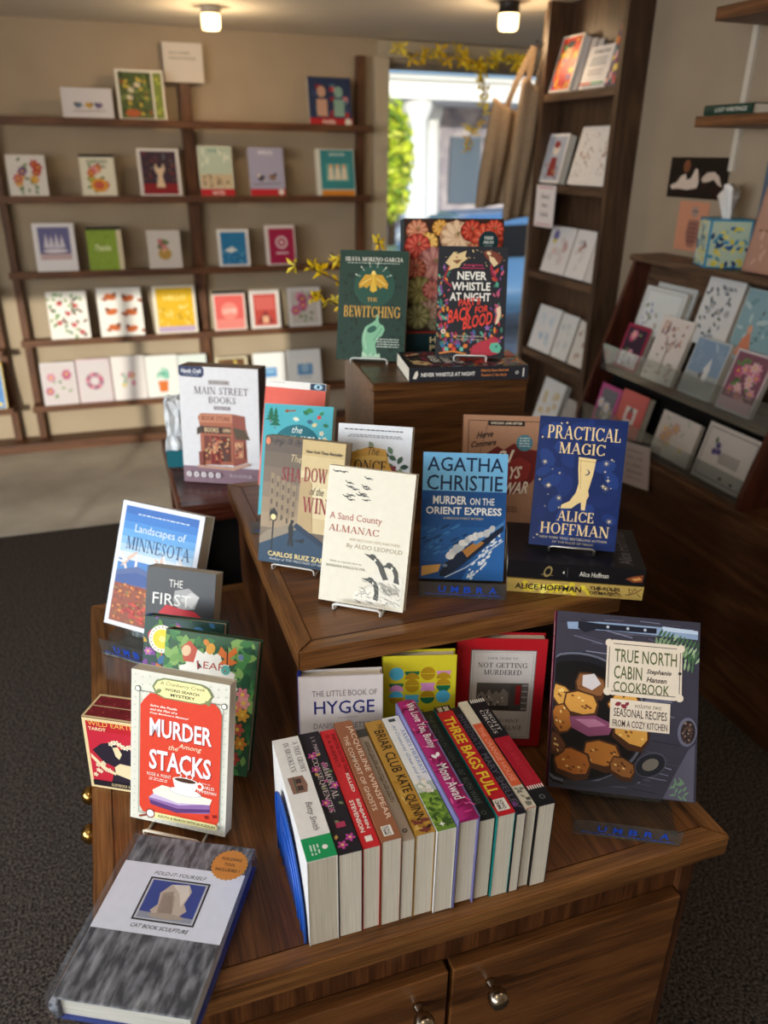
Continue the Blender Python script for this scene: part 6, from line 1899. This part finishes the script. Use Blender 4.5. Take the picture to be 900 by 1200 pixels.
xcard('greeting_card', 'tan-tinged white card at the right of the bookcase fourth shelf', cx, 2.92, CSZ[3], .115, .19, .03, c_pale(8, ['#c9b0a0', '#d9cabc', '#b59a8a']), '#e3ddd6', 15, group=G1)
xcard('greeting_card', 'white card with faint gold marks, lowest visible shelf of the tall bookcase', cx, 3.14, CSZ[4], .19, .215, .03, c_pale(5, ['#d9c8a0', '#e3d9c0']), '#e9e9e9', 16, group=G1)
xcard('greeting_card', 'dim greyish card beside the gold-marked one, lowest visible bookcase shelf', cx, 2.94, CSZ[4], .13, .17, .03, c_pale(5, ['#b5ada5', '#a59c94']), '#b9b4ae', 16, group=G1)
hs = thing('shelf_sign', 'small white notice hanging from the second shelf edge of the tall bookcase', 'sign', (BX - .0045, 3.265, 1.322), (0, 0, -90 * D2R))
g = Geo(); g.box((-.082, 0, 0), (.082, .002, .172), ink('#e6dfe0', .6))
A = Art(g, (-.082, -.0002, .172), (.164, 0, 0), (0, 0, -.172), (0, -1, 0), .0003)
A.text('Boxed', .3, .2, .7, .32, '#6a6468', 'm'); A.text('Note', .34, .42, .66, .52, '#6a6468', 'm'); A.text('Cards', .3, .62, .7, .74, '#6a6468', 'm'); A.rect(.1, .04, .9, .07, '#c98a9a'); A.rect(.1, .92, .9, .95, '#c98a9a')
g.build('sheet', hs)

# ------------------------------------------------------------------ cloth bags hanging at the far side of the bookcase
CLOTH = noisy('canvas', '#8a745c', '#a58e74', 220, .95, .3, 2)
def tote(label, y, x0, x1, zt, zb, skew, seed, hx):
    root = thing('tote_bag', label, 'bag', (hx, y, 2.05), group='canvas bags hanging beside the bookcase')
    rnd = random.Random(seed)
    n, m = 26, 22
    ph = rnd.uniform(0, 6)
    front, back = [], []
    for j in range(m + 1):
        t = j / m
        for i in range(n + 1):
            s = i / n
            spread = .88 + .12 * min(1, t * 1.5)
            mid = (x0 + x1) / 2 + .02 * (1 - t)
            x = mid + (s - .5) * (x1 - x0) * spread - skew * t * (1 - s) * .5
            z = zt + (zb - zt) * t - .05 * math.sin(s * 3.0) * (1 - t) + .03 * (s - .5) * t
            fold = (.018 * math.sin(s * 11 + ph + 2 * t) + .011 * math.sin(s * 23 + ph * 2)) * (.35 + t * .65)
            thick = .010 + .02 * math.sin(math.pi * s) * math.sin(math.pi * min(1, .1 + t * .9))
            front.append((x - hx, fold - thick, z - 2.05)); back.append((x - hx, fold + thick, z - 2.05))
    vs = front + back; N = (n + 1) * (m + 1); fs = []
    for j in range(m):
        for i in range(n):
            a = j * (n + 1) + i
            fs.append((a, a + n + 1, a + n + 2, a + 1)); fs.append((N + a, N + a + 1, N + a + n + 2, N + a + n + 1))
    def edge(idx):
        for a, b in zip(idx[:-1], idx[1:]): fs.append((a, b, N + b, N + a))
    edge([i for i in range(n + 1)]); edge([(m - j) * (n + 1) for j in range(m + 1)])
    edge([m * (n + 1) + n - i for i in range(n + 1)]); edge([j * (n + 1) + n for j in range(m + 1)])
    g = Geo(); g.add(vs, fs, CLOTH, True); g.build('bag_body', root)
    for s in (.25, .75):
        k = int(s * n)
        p = Vector(front[k])
        g = Geo()
        path = [p + Vector((0, .006, -.03)), p * .6 + Vector((0, .004, -.0)), Vector((0, 0, 0.0))]
        for a, b in zip(path[:-1], path[1:]):
            d = (b - a).normalized(); sd = Vector((1, 0, 0)) - d * d.x; sd.normalize(); sd *= .013
            nn = Vector((0, .002, 0))
            g.add([a - sd - nn, a + sd - nn, b + sd - nn, b - sd - nn, a - sd + nn, a + sd + nn, b + sd + nn, b - sd + nn], [(0, 1, 2, 3), (7, 6, 5, 4), (0, 4, 5, 1), (1, 5, 6, 2), (2, 6, 7, 3), (3, 7, 4, 0)], CLOTH)
        g.build('strap', root)
    return root
tote('beige canvas bag hanging nearest the window glass, further left', 3.57, 1.72, 1.95, 1.845, 1.40, .06, 3, 1.93)
tote('beige canvas bag hanging against the bookcase, in front of the other bag', 3.46, 1.80, 2.05, 1.92, 1.35, .06, 7, 1.95)
hk = thing('wall_hook', 'dark hook high beside the bookcase holding the canvas bags', 'hook', (1.94, 3.40, 2.05))
g = Geo(); g.tube([(0, 0.0, .02), (0, .02, .02), (0, .06, .008), (0, .15, .004), (0, .165, .012), (0, .165, .025)], .005, BLACK, 8); g.box((-.015, 0, -.02), (.015, .006, .04), BLACK); g.build('hook', hk)

# ------------------------------------------------------------------ low counter with the sloping card stand
ct = thing('counter', 'long low dark wood counter along the right wall, under the sloping card stand', 'counter', (0, 0, 0))
CZ = .655
g = Geo(); g.box((1.69, .9, .0), (1.712, 2.56, CZ - .02), DARK_Y); g.build('front_panel', ct)
g = Geo(); g.box((1.712, .9, .0), (XR - .003, 2.56, CZ - .02), DARK_Y); g.build('body', ct)
g = Geo(); g.box((1.684, .895, CZ - .02), (XR - .003, 2.565, CZ), DARK_Y, None, .003); g.build('top', ct)
cs = thing('card_stand', 'sloping wooden card stand with clear lips on the low counter', 'display stand', (0, 0, 0))
Y0, Y1 = 1.66, 2.53
def sidep(y):
    prof = [(1.692, CZ), (1.692, .70), (1.862, 1.262), (1.995, 1.262), (1.995, CZ)]
    g = Geo(); g.prism([(x, y, z) for x, z in prof], (0, .018, 0), MAHO_Z); g.build('side_panel', cs)
sidep(Y1); sidep(Y0 - .018)
g = Geo(); g.box((1.85, Y0 - .05, 1.262), (1.998, Y1 + .03, 1.284), WALN_Y, None, .004); g.build('top_shelf', cs)
g = Geo(); g.box((1.699, Y0, .655), (1.716, Y1, .668), WALN_Y); g.box((1.716, Y0, .656), (1.80, Y1, .672), WALN_Y); g.build('shelf', cs)
g = Geo(); g.box((1.77, Y0, .868), (1.90, Y1, .886), WALN_Y); g.build('shelf', cs)
g = Geo(); g.prism([(1.80, Y0, .672), (1.835, Y0, .868), (1.843, Y0, .868), (1.808, Y0, .672)], (0, Y1 - Y0, 0), BLACK); g.build('back_board', cs)
g = Geo(); g.prism([(1.862, Y0, .886), (1.935, Y0, 1.262), (1.943, Y0, 1.262), (1.87, Y0, .886)], (0, Y1 - Y0, 0), WALN_Y); g.build('back_board', cs)
g = Geo(); g.box((1.699, Y0, .668), (1.703, Y1, .745), clear()); g.build('clear_lip', cs)
g = Geo(); g.box((1.764, Y0, .868), (1.768, Y1, .965), clear()); g.build('clear_lip', cs)
def f_iris(A): A.rect(.06, .06, .94, .94, '#cdcfd0'); A.rect(.1, .1, .9, .9, '#dfe2e2'); A.scatter(10, (.14, .3, .34, .8), .05, ['#5c5a94', '#6a7a4c', '#8a84b8'], 3); A.scatter(8, (.4, .5, .86, .8), .06, ['#c9b8a8', '#a5a4a0', '#b5c0a4'], 5)
def f_pinkframe(A): A.rect(.0, .0, 1, 1, '#9a2c4c'); A.rect(.1, .08, .9, .6, '#3c2a3c'); a_flowers(['#d96a94', '#e8a0b4', '#c24a74'], 5, .12, 3, 4)(A); A.rect(.1, .62, .9, .94, '#e3d4d6'); A.scatter(9, (.16, .66, .84, .9), .06, ['#6a4a54', '#9a6a74'], 4)
def f_tree(A):
    A.rect(.04, .03, .96, .97, '#e6dcd6'); A.line([(.5, .9), (.5, .5), (.36, .3)], .03, '#6a4a3c'); A.line([(.5, .55), (.66, .3)], .024, '#6a4a3c')
    rnd = random.Random(4)
    for i in range(40): A.ell(rnd.uniform(.14, .86), rnd.uniform(.08, .5), .04, .035, rnd.choice(['#b58a84', '#8a6a74', '#c9a49a', '#9a7a6a', '#d9b8a4']), rnd.uniform(0, 3), 8)
    for i in range(14): A.ell(rnd.uniform(.1, .9), rnd.uniform(.6, .94), .04, .03, rnd.choice(['#a59a94', '#c9b0a4']), 0, 8)
def f_vines(A):
    rnd = random.Random(7)
    for i in range(34): A.leaf(rnd.uniform(.1, .85), rnd.uniform(.08, .9), .12, rnd.uniform(0, 6.3), rnd.choice(['#3c4a5c', '#5c6a74', '#8a94a0', '#4a5a4c']), .22)
    for i in range(7): flower(A, rnd.uniform(.2, .8), rnd.uniform(.1, .9), .07, '#a8b0c0')
def f_peach(A): A.rect(.03, .03, .97, .97, '#8fb0ba'); A.scatter(12, (.1, .06, .9, .7), .14, ['#a4c2c8', '#7aa0ac', '#b8cfd0'], 3, .4); A.poly([(.2, .95), (.26, .7), (.4, .58), (.46, .72), (.56, .95)], '#d98a6a'); A.ell(.36, .56, .06, .08, '#e0a88a', 0, 10); A.scatter(8, (.5, .3, .9, .8), .05, ['#a5644c', '#5c6a5c'], 3)
def f_gull(A): A.rect(.04, .04, .96, .6, '#8aa4c0'); A.rect(.04, .6, .96, .96, '#b0b4b4'); A.scatter(9, (.1, .1, .9, .5), .14, ['#b4c4d4', '#9ab0c8'], 3, .3); A.poly([(.5, .5), (.62, .3), (.68, .5), (.66, .72), (.54, .72)], '#e3e4e4'); A.poly([(.4, .62), (.54, .56), (.5, .7)], '#6a6a6c')
def f_tulip(A): A.rect(.05, .04, .95, .96, '#8a5a6c'); a_flowers(['#d97a9a', '#e8a4b8', '#c2547c', '#f0c4cc'], 16, .11, 6, 26, ('#4c7a44', '#6a9a54'))(A); A.rect(.05, .78, .95, .96, '#d9b0bc')
def f_mandala(A): A.rect(.04, .04, .96, .96, '#c95a94'); A.rect(.14, .1, .86, .9, '#7a7a84'); a_flowers(['#e3dfe6', '#b5b0bc', '#9a98a4'], 6, .15, 5, 0)(A)
def f_coral(A): A.rect(.03, .03, .97, .97, '#d9706c'); A.rect(.3, .34, .72, .7, '#ece4e0'); A.rect(.4, .44, .62, .62, '#c25a5c'); A.ell(.51, .4, .06, None, '#5c4a4c', 0, 10); A.micro(.3, .78, .7, .84, '#f0d4d0', 2, 3)
def f_faint(A): a_flowers(['#e0cfc8', '#d9b8a8', '#e6dcd0'], 6, .11, 4, 8, ('#b9c0b0', '#c9cfc0'))(A)
def f_zebra(A):
    A.frame(.05, .07, .95, .93, .01, '#6a6460'); A.poly([(.34, .55), (.4, .42), (.7, .4), (.86, .34), (.92, .46), (.82, .52), (.74, .62), (.7, .8), (.66, .8), (.64, .64), (.48, .64), (.44, .8), (.4, .8)], '#dad6d2')
    for i in range(11): A.line([(.38 + i * .036, .42), (.4 + i * .034, .62)], .012, '#2c2a30')
    for u, v in ((.3, .34), (.26, .46), (.34, .44)): flower(A, u, v, .05, '#6a5c9a', '#3c3a5c')
    A.leaf(.24, .2, .1, 1.5, '#7a8a6a'); A.leaf(.5, .84, .08, .2, '#4a4a44'); A.leaf(.72, .86, .07, .1, '#4a4a44')
G2 = 'cards on the sloping stand'
ux, uz = 1.781, .8862
xcard('greeting_card', 'white landscape card with blue irises, upper back left of the sloping stand', 1.838, 2.35, 1.02, .225, .165, .02, f_iris, '#d6d8d8', 14, group=G2)
xcard('greeting_card', 'second iris card peeking up right behind the front one', 1.868, 2.335, 1.035, .21, .165, .012, f_iris, '#c9cccc', 14, group=G2)
xcard('greeting_card', 'tall white card with dark vines, upper middle of the sloping stand', 1.845, 2.085, 1.04, .165, .215, .02, f_vines, '#e3e2e2', 14, group=G2)
xcard('greeting_card', 'blue-grey bagged card with a coral figure, upper right of the sloping stand', 1.845, 1.90, 1.03, .175, .215, .02, f_peach, '#a8bcc2', 14, group=G2)
xcard('greeting_card', 'magenta-framed card of pink blooms on black, left end of the stand middle row', ux, 2.405, uz, .135, .165, .02, f_pinkframe, '#9a2c4c', 17, group=G2)
xcard('greeting_card', 'bagged cream card with a lilac-leaved tree, stand middle row', ux, 2.225, uz, .165, .225, .02, f_tree, '#e9e0da', 17, group=G2)
xcard('greeting_card', 'bagged sky-blue card with a white gull, stand middle row', ux, 2.025, uz, .155, .19, .03, f_gull, '#c4ccd2', 17, group=G2)
xcard('greeting_card', 'bagged card of pink tulips, right end of the stand middle row', ux, 1.845, uz, .15, .19, .02, f_tulip, '#d9cdd0', 17, group=G2)
lx, lz = 1.707, .6722
xcard('greeting_card', 'pink-edged grey mandala card, left end of the stand bottom row', lx + .02, 2.43, lz, .13, .15, .02, f_mandala, '#c95a94', 14, group=G2)
xcard('greeting_card', 'coral card with a small white square, stand bottom row', lx + .02, 2.285, lz, .15, .16, .03, f_coral, '#d9706c', 14, group=G2)
xcard('greeting_card', 'white card with faint blossoms, middle of the stand bottom row', lx + .02, 2.03, lz, .19, .15, .02, f_faint, '#e3dedc', 14, group=G2)
xcard('greeting_card', 'framed white card with a striped animal and violets, right of the stand bottom row', lx + .012, 1.785, lz, .225, .18, .02, f_zebra, '#dcd8d6', 14, group=G2)
ns = thing('shelf_sign', 'slanting white handwritten notice hung on the front of the sloping stand', 'sign', (1.6805, 2.12, .55), (0, -9 * D2R, -90 * D2R))
g = Geo(); g.box((-.08, 0, 0), (.08, .002, .15), ink('#dcd2d6', .6))
A = Art(g, (-.08, -.0002, .15), (.16, 0, 0), (0, 0, -.15), (0, -1, 0), .0003)
for i, s in enumerate(('please', 'keep cards', 'in their', 'sleeves', 'thank you')): A.text(s, .22, .12 + i * .16, .78, .22 + i * .16, '#8a8490', 'i')
g.build('sheet', ns)
# tissue box on the stand
tsb = thing('tissue_box', 'cube tissue box with blue and yellow leaf pattern on the card stand top', 'tissue box', (1.925, 2.175, 1.2845), (0, 0, -25 * D2R))
g = Geo(); s_ = .066; hh = .148
g.box((-s_, -s_, 0), (s_, s_, hh), ink('#3f8fb4', .4), None, .002)
rnd = random.Random(5)
for (o, U, N, base) in (((-s_, -s_ - .0002, hh), (2 * s_, 0, 0), (0, -1, 0), '#b9c9b4'), ((-s_ - .0002, s_, hh), (0, -2 * s_, 0), (-1, 0, 0), '#cfdcc8')):
    A = Art(g, o, U, (0, 0, -hh), N, .0002)
    A.rect(.05, .04, .95, .96, base)
    for i in range(38): A.leaf(rnd.uniform(.1, .9), rnd.uniform(.08, .92), .18, rnd.uniform(0, 6.3), rnd.choice(['#2c5c94', '#3f8fb4', '#d9c83c', '#1f3f6c', '#5c94a4', '#e0d46a']), .24)
g.build('carton', tsb)
bm = bmesh.new()
vs = []
n = 14
g = Geo()
pts = []
for j in range(7):
    t = j / 6
    for i in range(n):
        a = 2 * math.pi * i / n
        r = (.022 + .03 * t) * (1 + .35 * math.sin(3 * a + 2 * t))
        pts.append((r * math.cos(a) * .5 - .01 * t, r * math.sin(a), .0 + .085 * t + .02 * t * math.sin(2 * a)))
fs = [(j * n + i, j * n + (i + 1) % n, (j + 1) * n + (i + 1) % n, (j + 1) * n + i) for j in range(6) for i in range(n)]
fs.append(tuple(6 * n + i for i in range(n)))
g.add([(x, y, z + hh) for x, y, z in pts], fs, ink('#ece8e6', .8), True); g.build('tissue', tsb)
bm.free()

# ------------------------------------------------------------------ wall shelves and prints on the right wall
def wshelf(label, x0, z, y0, y1, th):
    root = thing('wall_shelf', label, 'shelf', (XR, (y0 + y1) / 2, z))
    g = Geo(); g.box((x0 - XR, (y0 - y1) / 2, -th), (-.012, (y1 - y0) / 2, 0), wood('wall_shelf_wood', '#3a2212', '#6a4224', '#8a5c34', 'Y', rough=.5), None, .002); g.build('board', root)
    for yy in (-.45,):
        g = Geo(); g.prism([(-.012, yy, -th - .0), (-.012, yy, -th - .11), (-.16, yy, -th - .0)], (0, .006, 0), ink('#3c3834', .5)); g.build('bracket', root)
    return root
wshelf('brown wall shelf above the photo print, carrying the dark green book', 1.75, 1.722, 1.2, 2.19, .03)
wshelf('brown wall shelf at the upper right corner of the photo', 1.75, 2.0, 1.2, 2.175, .035)
st = thing('shelf_standard', 'pale metal upright track on the right wall beside the shelves', 'shelf track', (XR, 2.275, 1.57))
g = Geo(); g.box((-.0118, -.011, 0), (0, .011, .6), ink('#c9c0b2', .4)); g.build('track', st)
lie_rot = lying_rot(-90)
def sp_wall(A): A.text('LOST WRITINGS', .25, .3, .9, .7, '#d9d9cc', 'm')
book('hardcover_book', 'dark green book lying on the wall shelf at the right edge', (1.84, 1.98, 1.722 + .0286), 0, 0, .14, .20, .028, None, '#1f3a30', rot=lie_rot, spine=sp_wall, hard=True)
pr = thing('photo_print', 'dark print of two pale hands pinned to the right wall', 'picture', (XR - .0005, 2.44, 1.479), (0, 0, -90 * D2R))
g = Geo(); g.box((-.152, -.002, 0), (.152, 0, .132), ink('#16100f', .35))
A = Art(g, (-.152, -.0022, .132), (.304, 0, 0), (0, 0, -.132), (0, -1, 0), .0003)
A.scatter(16, (.1, .6, .9, .95), .08, ['#2c1614', '#24100f'], 3); A.ell(.3, .22, .06, .07, '#7a4a30', 0, 12)
A.poly([(.05, .7), (.16, .62), (.22, .46), (.3, .4), (.33, .56), (.4, .5), (.46, .26), (.5, .3), (.54, .6), (.52, .74), (.36, .8), (.2, .78), (.08, .8)], '#d2bfb0')
A.poly([(.58, .5), (.66, .36), (.78, .34), (.86, .44), (.93, .7), (.86, .64), (.78, .52), (.7, .58), (.6, .6)], '#cbb6a6')
g.build('sheet', pr)
pb = thing('drawing_print', 'peach paper with a pencil figure pinned below the dark hands print', 'picture', (XR - .0005, 2.43, 1.305), (0, 0, -90 * D2R))
g = Geo(); g.box((-.078, -.002, 0), (.078, 0, .164), ink('#c98a6c', .6))
A = Art(g, (-.078, -.0022, .164), (.156, 0, 0), (0, 0, -.164), (0, -1, 0), .0003)
A.ell(.56, .2, .12, None, '#a58a80', 0, 14); A.ell(.52, .19, .03, None, '#4a4040', 0, 8); A.ell(.62, .19, .03, None, '#4a4040', 0, 8); A.poly([(.4, .36), (.74, .36), (.8, .7), (.66, .92), (.44, .92), (.34, .66)], '#9a6a5c'); A.micro(.42, .42, .7, .86, '#7a4a44', 5, 3)
g.build('sheet', pb)
bl = thing('panel_board', 'grey-blue board standing on the card stand behind the tissue box', 'board', (1.972, 1.94, 1.2845))
g = Geo(); g.box((0, -.16, 0), (.012, .16, .36), ink('#566474', .6), None, .002); g.build('board', bl)
pk2 = xcard('greeting_card', 'large peach card leaning at the photo right edge, beside the tissue box', 1.895, 1.93, 1.2845, .22, .25, .02, lambda A: (A.rect(.04, .03, .96, .97, '#b58a78'), A.rect(.1, .5, .9, .52, '#8a5c4c'), A.scatter(12, (.15, .56, .85, .92), .08, ['#a57a68', '#c9a08c'], 3)), '#a87c6a', 9)

# ------------------------------------------------------------------ ceiling lamps
def lampcan(label, x, y, dark):
    root = thing('ceiling_lamp', label, 'lamp', (x, y, ZC))
    top = .03 if not dark else .045
    g = Geo(); g.lathe([(.045, 0), (.045, -top * .2), (.043, -top)], ink('#2a2624' if dark else '#cfc4b2', .4), 24); g.build('canopy', root)
    g = Geo(); g.lathe([(.042, -top), (.043, -top - .02), (.042, -top - .05), (.036, -top - .06)], glow('bulb_glow_%d' % dark, '#ffd79a', 5.0), 24); g.build('shade', root)
    return root
lampcan('glowing warm ceiling lamp above the back card rack', .60, 4.15, 0)
lampcan('dark-capped glowing ceiling lamp above the window and bags', 1.76, 3.50, 1)
lamp('lamp_glow_left', 'POINT', (.60, 4.15, 2.08), (0, 0, 0), 5.0, (1, .72, .42), shadow_soft_size=.03)
lamp('lamp_glow_right', 'POINT', (1.76, 3.50, 2.06), (0, 0, 0), 4.0, (1, .72, .42), shadow_soft_size=.03)

lampcan('added unseen ceiling lamp giving fill light above the front of the oak cabinet', -.35, .35, 2)  # this lamp and the next are added, unseen, to brighten level surfaces
lampcan('added unseen ceiling lamp giving fill light above the right counter', 1.2, .6, 3)
lamp('added_fill_front', 'POINT', (-.35, .35, 2.06), (0, 0, 0), 6.0, (1, .88, .74), shadow_soft_size=.05)  # fill light of the two added lamps
lamp('added_fill_counter', 'POINT', (1.2, .6, 2.06), (0, 0, 0), 3.0, (1, .80, .6), shadow_soft_size=.05)

# forsythia along the head of the window
def garland(label, pts, seed, n, s=.05):
    return twig(label, pts, seed, n, s, 'branch', 0.0)
garland('forsythia branch lying along the head of the window, left part', [(1.66, 4.62, 2.13), (1.80, 4.6, 2.10), (1.95, 4.6, 2.12), (2.08, 4.6, 2.09)], 21, 17)
garland('forsythia branch along the head of the window, nearer the lamp', [(2.42, 4.6, 2.07), (2.32, 4.6, 2.11), (2.2, 4.6, 2.10), (2.08, 4.6, 2.08)], 22, 17)
garland('thin forsythia spray hanging down across the window glass', [(2.12, 4.6, 2.10), (2.17, 4.6, 2.02), (2.19, 4.6, 1.87), (2.13, 4.6, 1.74), (2.10, 4.6, 1.62)], 23, 15, .045)

# ------------------------------------------------------------------ outdoors, beyond the window
def ext_tag(o, label, cat): return tag(o, label, cat)
g = Geo(); g.box((-14, 5.05, -.55), (26, 40, -.45), noisy('asphalt', '#8a8c92', '#a5a7ac', 6, .9)); o = g.build('street_ground'); o['kind'] = 'structure'
hb = thing('street_house', 'grey stone house with white porch columns across the street', 'building', (7.0, 17, -.45))
STONE = noisy('facade_stone', '#8a8694', '#c4bcc0', 2.6, .9, 0, 3)
WHT = ink('#e9ecee', .6)
g = Geo(); g.box((-1.3, 2.2, 0), (9, 8, 6.5), STONE); g.build('wall', hb)
g = Geo(); g.box((-2.2, -.1, 3.13), (9, 2.2, 3.5), WHT); g.box((-2.3, -.25, 3.48), (9.2, 2.2, 3.56), WHT); g.build('porch_beam', hb)
g = Geo(); g.prism([(-2.4, -.35, 3.56), (-2.4, 2.2, 4.5), (-2.4, 2.2, 3.56)], (11.7, 0, 0), noisy('roof_slate', '#8fb4d0', '#a8c6dc', 8, .6)); g.build('porch_roof', hb)
for x, r in ((-.3, 1.0), (.62, .75), (2.6, 1.0)):
    g = Geo(); M = Matrix.Translation((x, .3 if r == 1 else 1.7, .25)); g.lathe([(.42 * r, 0), (.42 * r, .3), (.3 * r, .4), (.27 * r, 1.4), (.23 * r, 2.5), (.32 * r, 2.7), (.34 * r, 2.88)], WHT, 20, M); g.build('column', hb)
for x in (-.1, 1.3, 2.2, 4.5):
    g = Geo(); g.box((x, 2.1, 1.0), (x + .8, 2.2, 2.5), ink('#5f6c7c', .2)); g.build('window', hb)
g = Geo(); g.box((-2.2, -.1, 0), (9, 2.2, .25), noisy('porch_step', '#b0aca8', '#c4c0bc', 5, .9)); g.build('porch_floor', hb)
tr = thing('tree', 'yellow-green leafy tree left of the house columns, seen through the window', 'tree', (4.95, 14, -.45))
rnd = random.Random(8)
LF = [ink(c, .7) for c in ('#c8d43c', '#a9c234', '#7fa03c', '#dbe060')]
g = Geo(); g.tube([(0, 0, 0), (.05, 0, .8), (0, .05, 1.6), (.05, 0, 2.4)], .09, TWIG, 8, taper=.4); g.build('trunk', tr)
g = Geo()
for i in range(900):
    a, b, r = rnd.uniform(0, 6.28), rnd.uniform(-1, 1), rnd.random() ** .4
    c = Vector((.42 * r * math.cos(a) * math.sqrt(1 - b * b), .42 * r * math.sin(a) * math.sqrt(1 - b * b), 1.95 + 1.0 * r * b))
    u = Vector((rnd.uniform(-1, 1), rnd.uniform(-1, 1), rnd.uniform(-1, 1))).normalized(); w = u.orthogonal().normalized()
    s = .11
    g.add([c - u * s, c + w * s * .5, c + u * s, c - w * s * .5], [(0, 1, 2, 3)], rnd.choice(LF))
o = g.build('foliage', tr)
car = thing('car', 'blue parked car beyond the window, low in the frame', 'car', (4.6, 9.2, -.45), (0, 0, 0))
CB = ink('#7fb2e0', .15, .7)
g = Geo()
prof = [(-2.1, .35), (-2.15, .75), (-1.5, .95), (-.9, 1.02), (-.45, 1.42), (.9, 1.46), (1.5, 1.05), (2.1, .95), (2.15, .4)]
bm = bmesh.new()
v0 = [bm.verts.new((x, -.85, z)) for x, z in prof]; v1 = [bm.verts.new((x, .85, z)) for x, z in prof]
bm.faces.new(v0); bm.faces.new(v1[::-1])
for i in range(len(prof)):
    j = (i + 1) % len(prof); bm.faces.new((v0[j], v0[i], v1[i], v1[j]))
bmesh.ops.recalc_face_normals(bm, faces=bm.faces[:])
bmesh.ops.bevel(bm, geom=bm.edges[:], offset=.07, segments=2, affect='EDGES')
g.bm(bm, CB, None, True); g.build('body', car)
g = Geo()
for y in (-.862, .85):
    g.prism([(-.8, y, 1.02), (-.42, y, 1.36), (.3, y, 1.38), (.3, y, 1.02)], (0, .012, 0), ink('#1c2430', .1)); g.prism([(.38, y, 1.02), (.38, y, 1.38), (.85, y, 1.38), (1.35, y, 1.04)], (0, .012, 0), ink('#1c2430', .1))
g.build('window', car)
for x in (-1.35, 1.35):
    for y in (-.87, .68):
        g = Geo(); g.lathe([(.1, 0), (.33, .01), (.34, .1), (.33, .19), (.1, .2)], ink('#17171a', .7), 24, Matrix.Translation((x, y + .2, .34)) @ Matrix.Rotation(math.pi / 2, 4, 'X')); g.build('wheel', car)
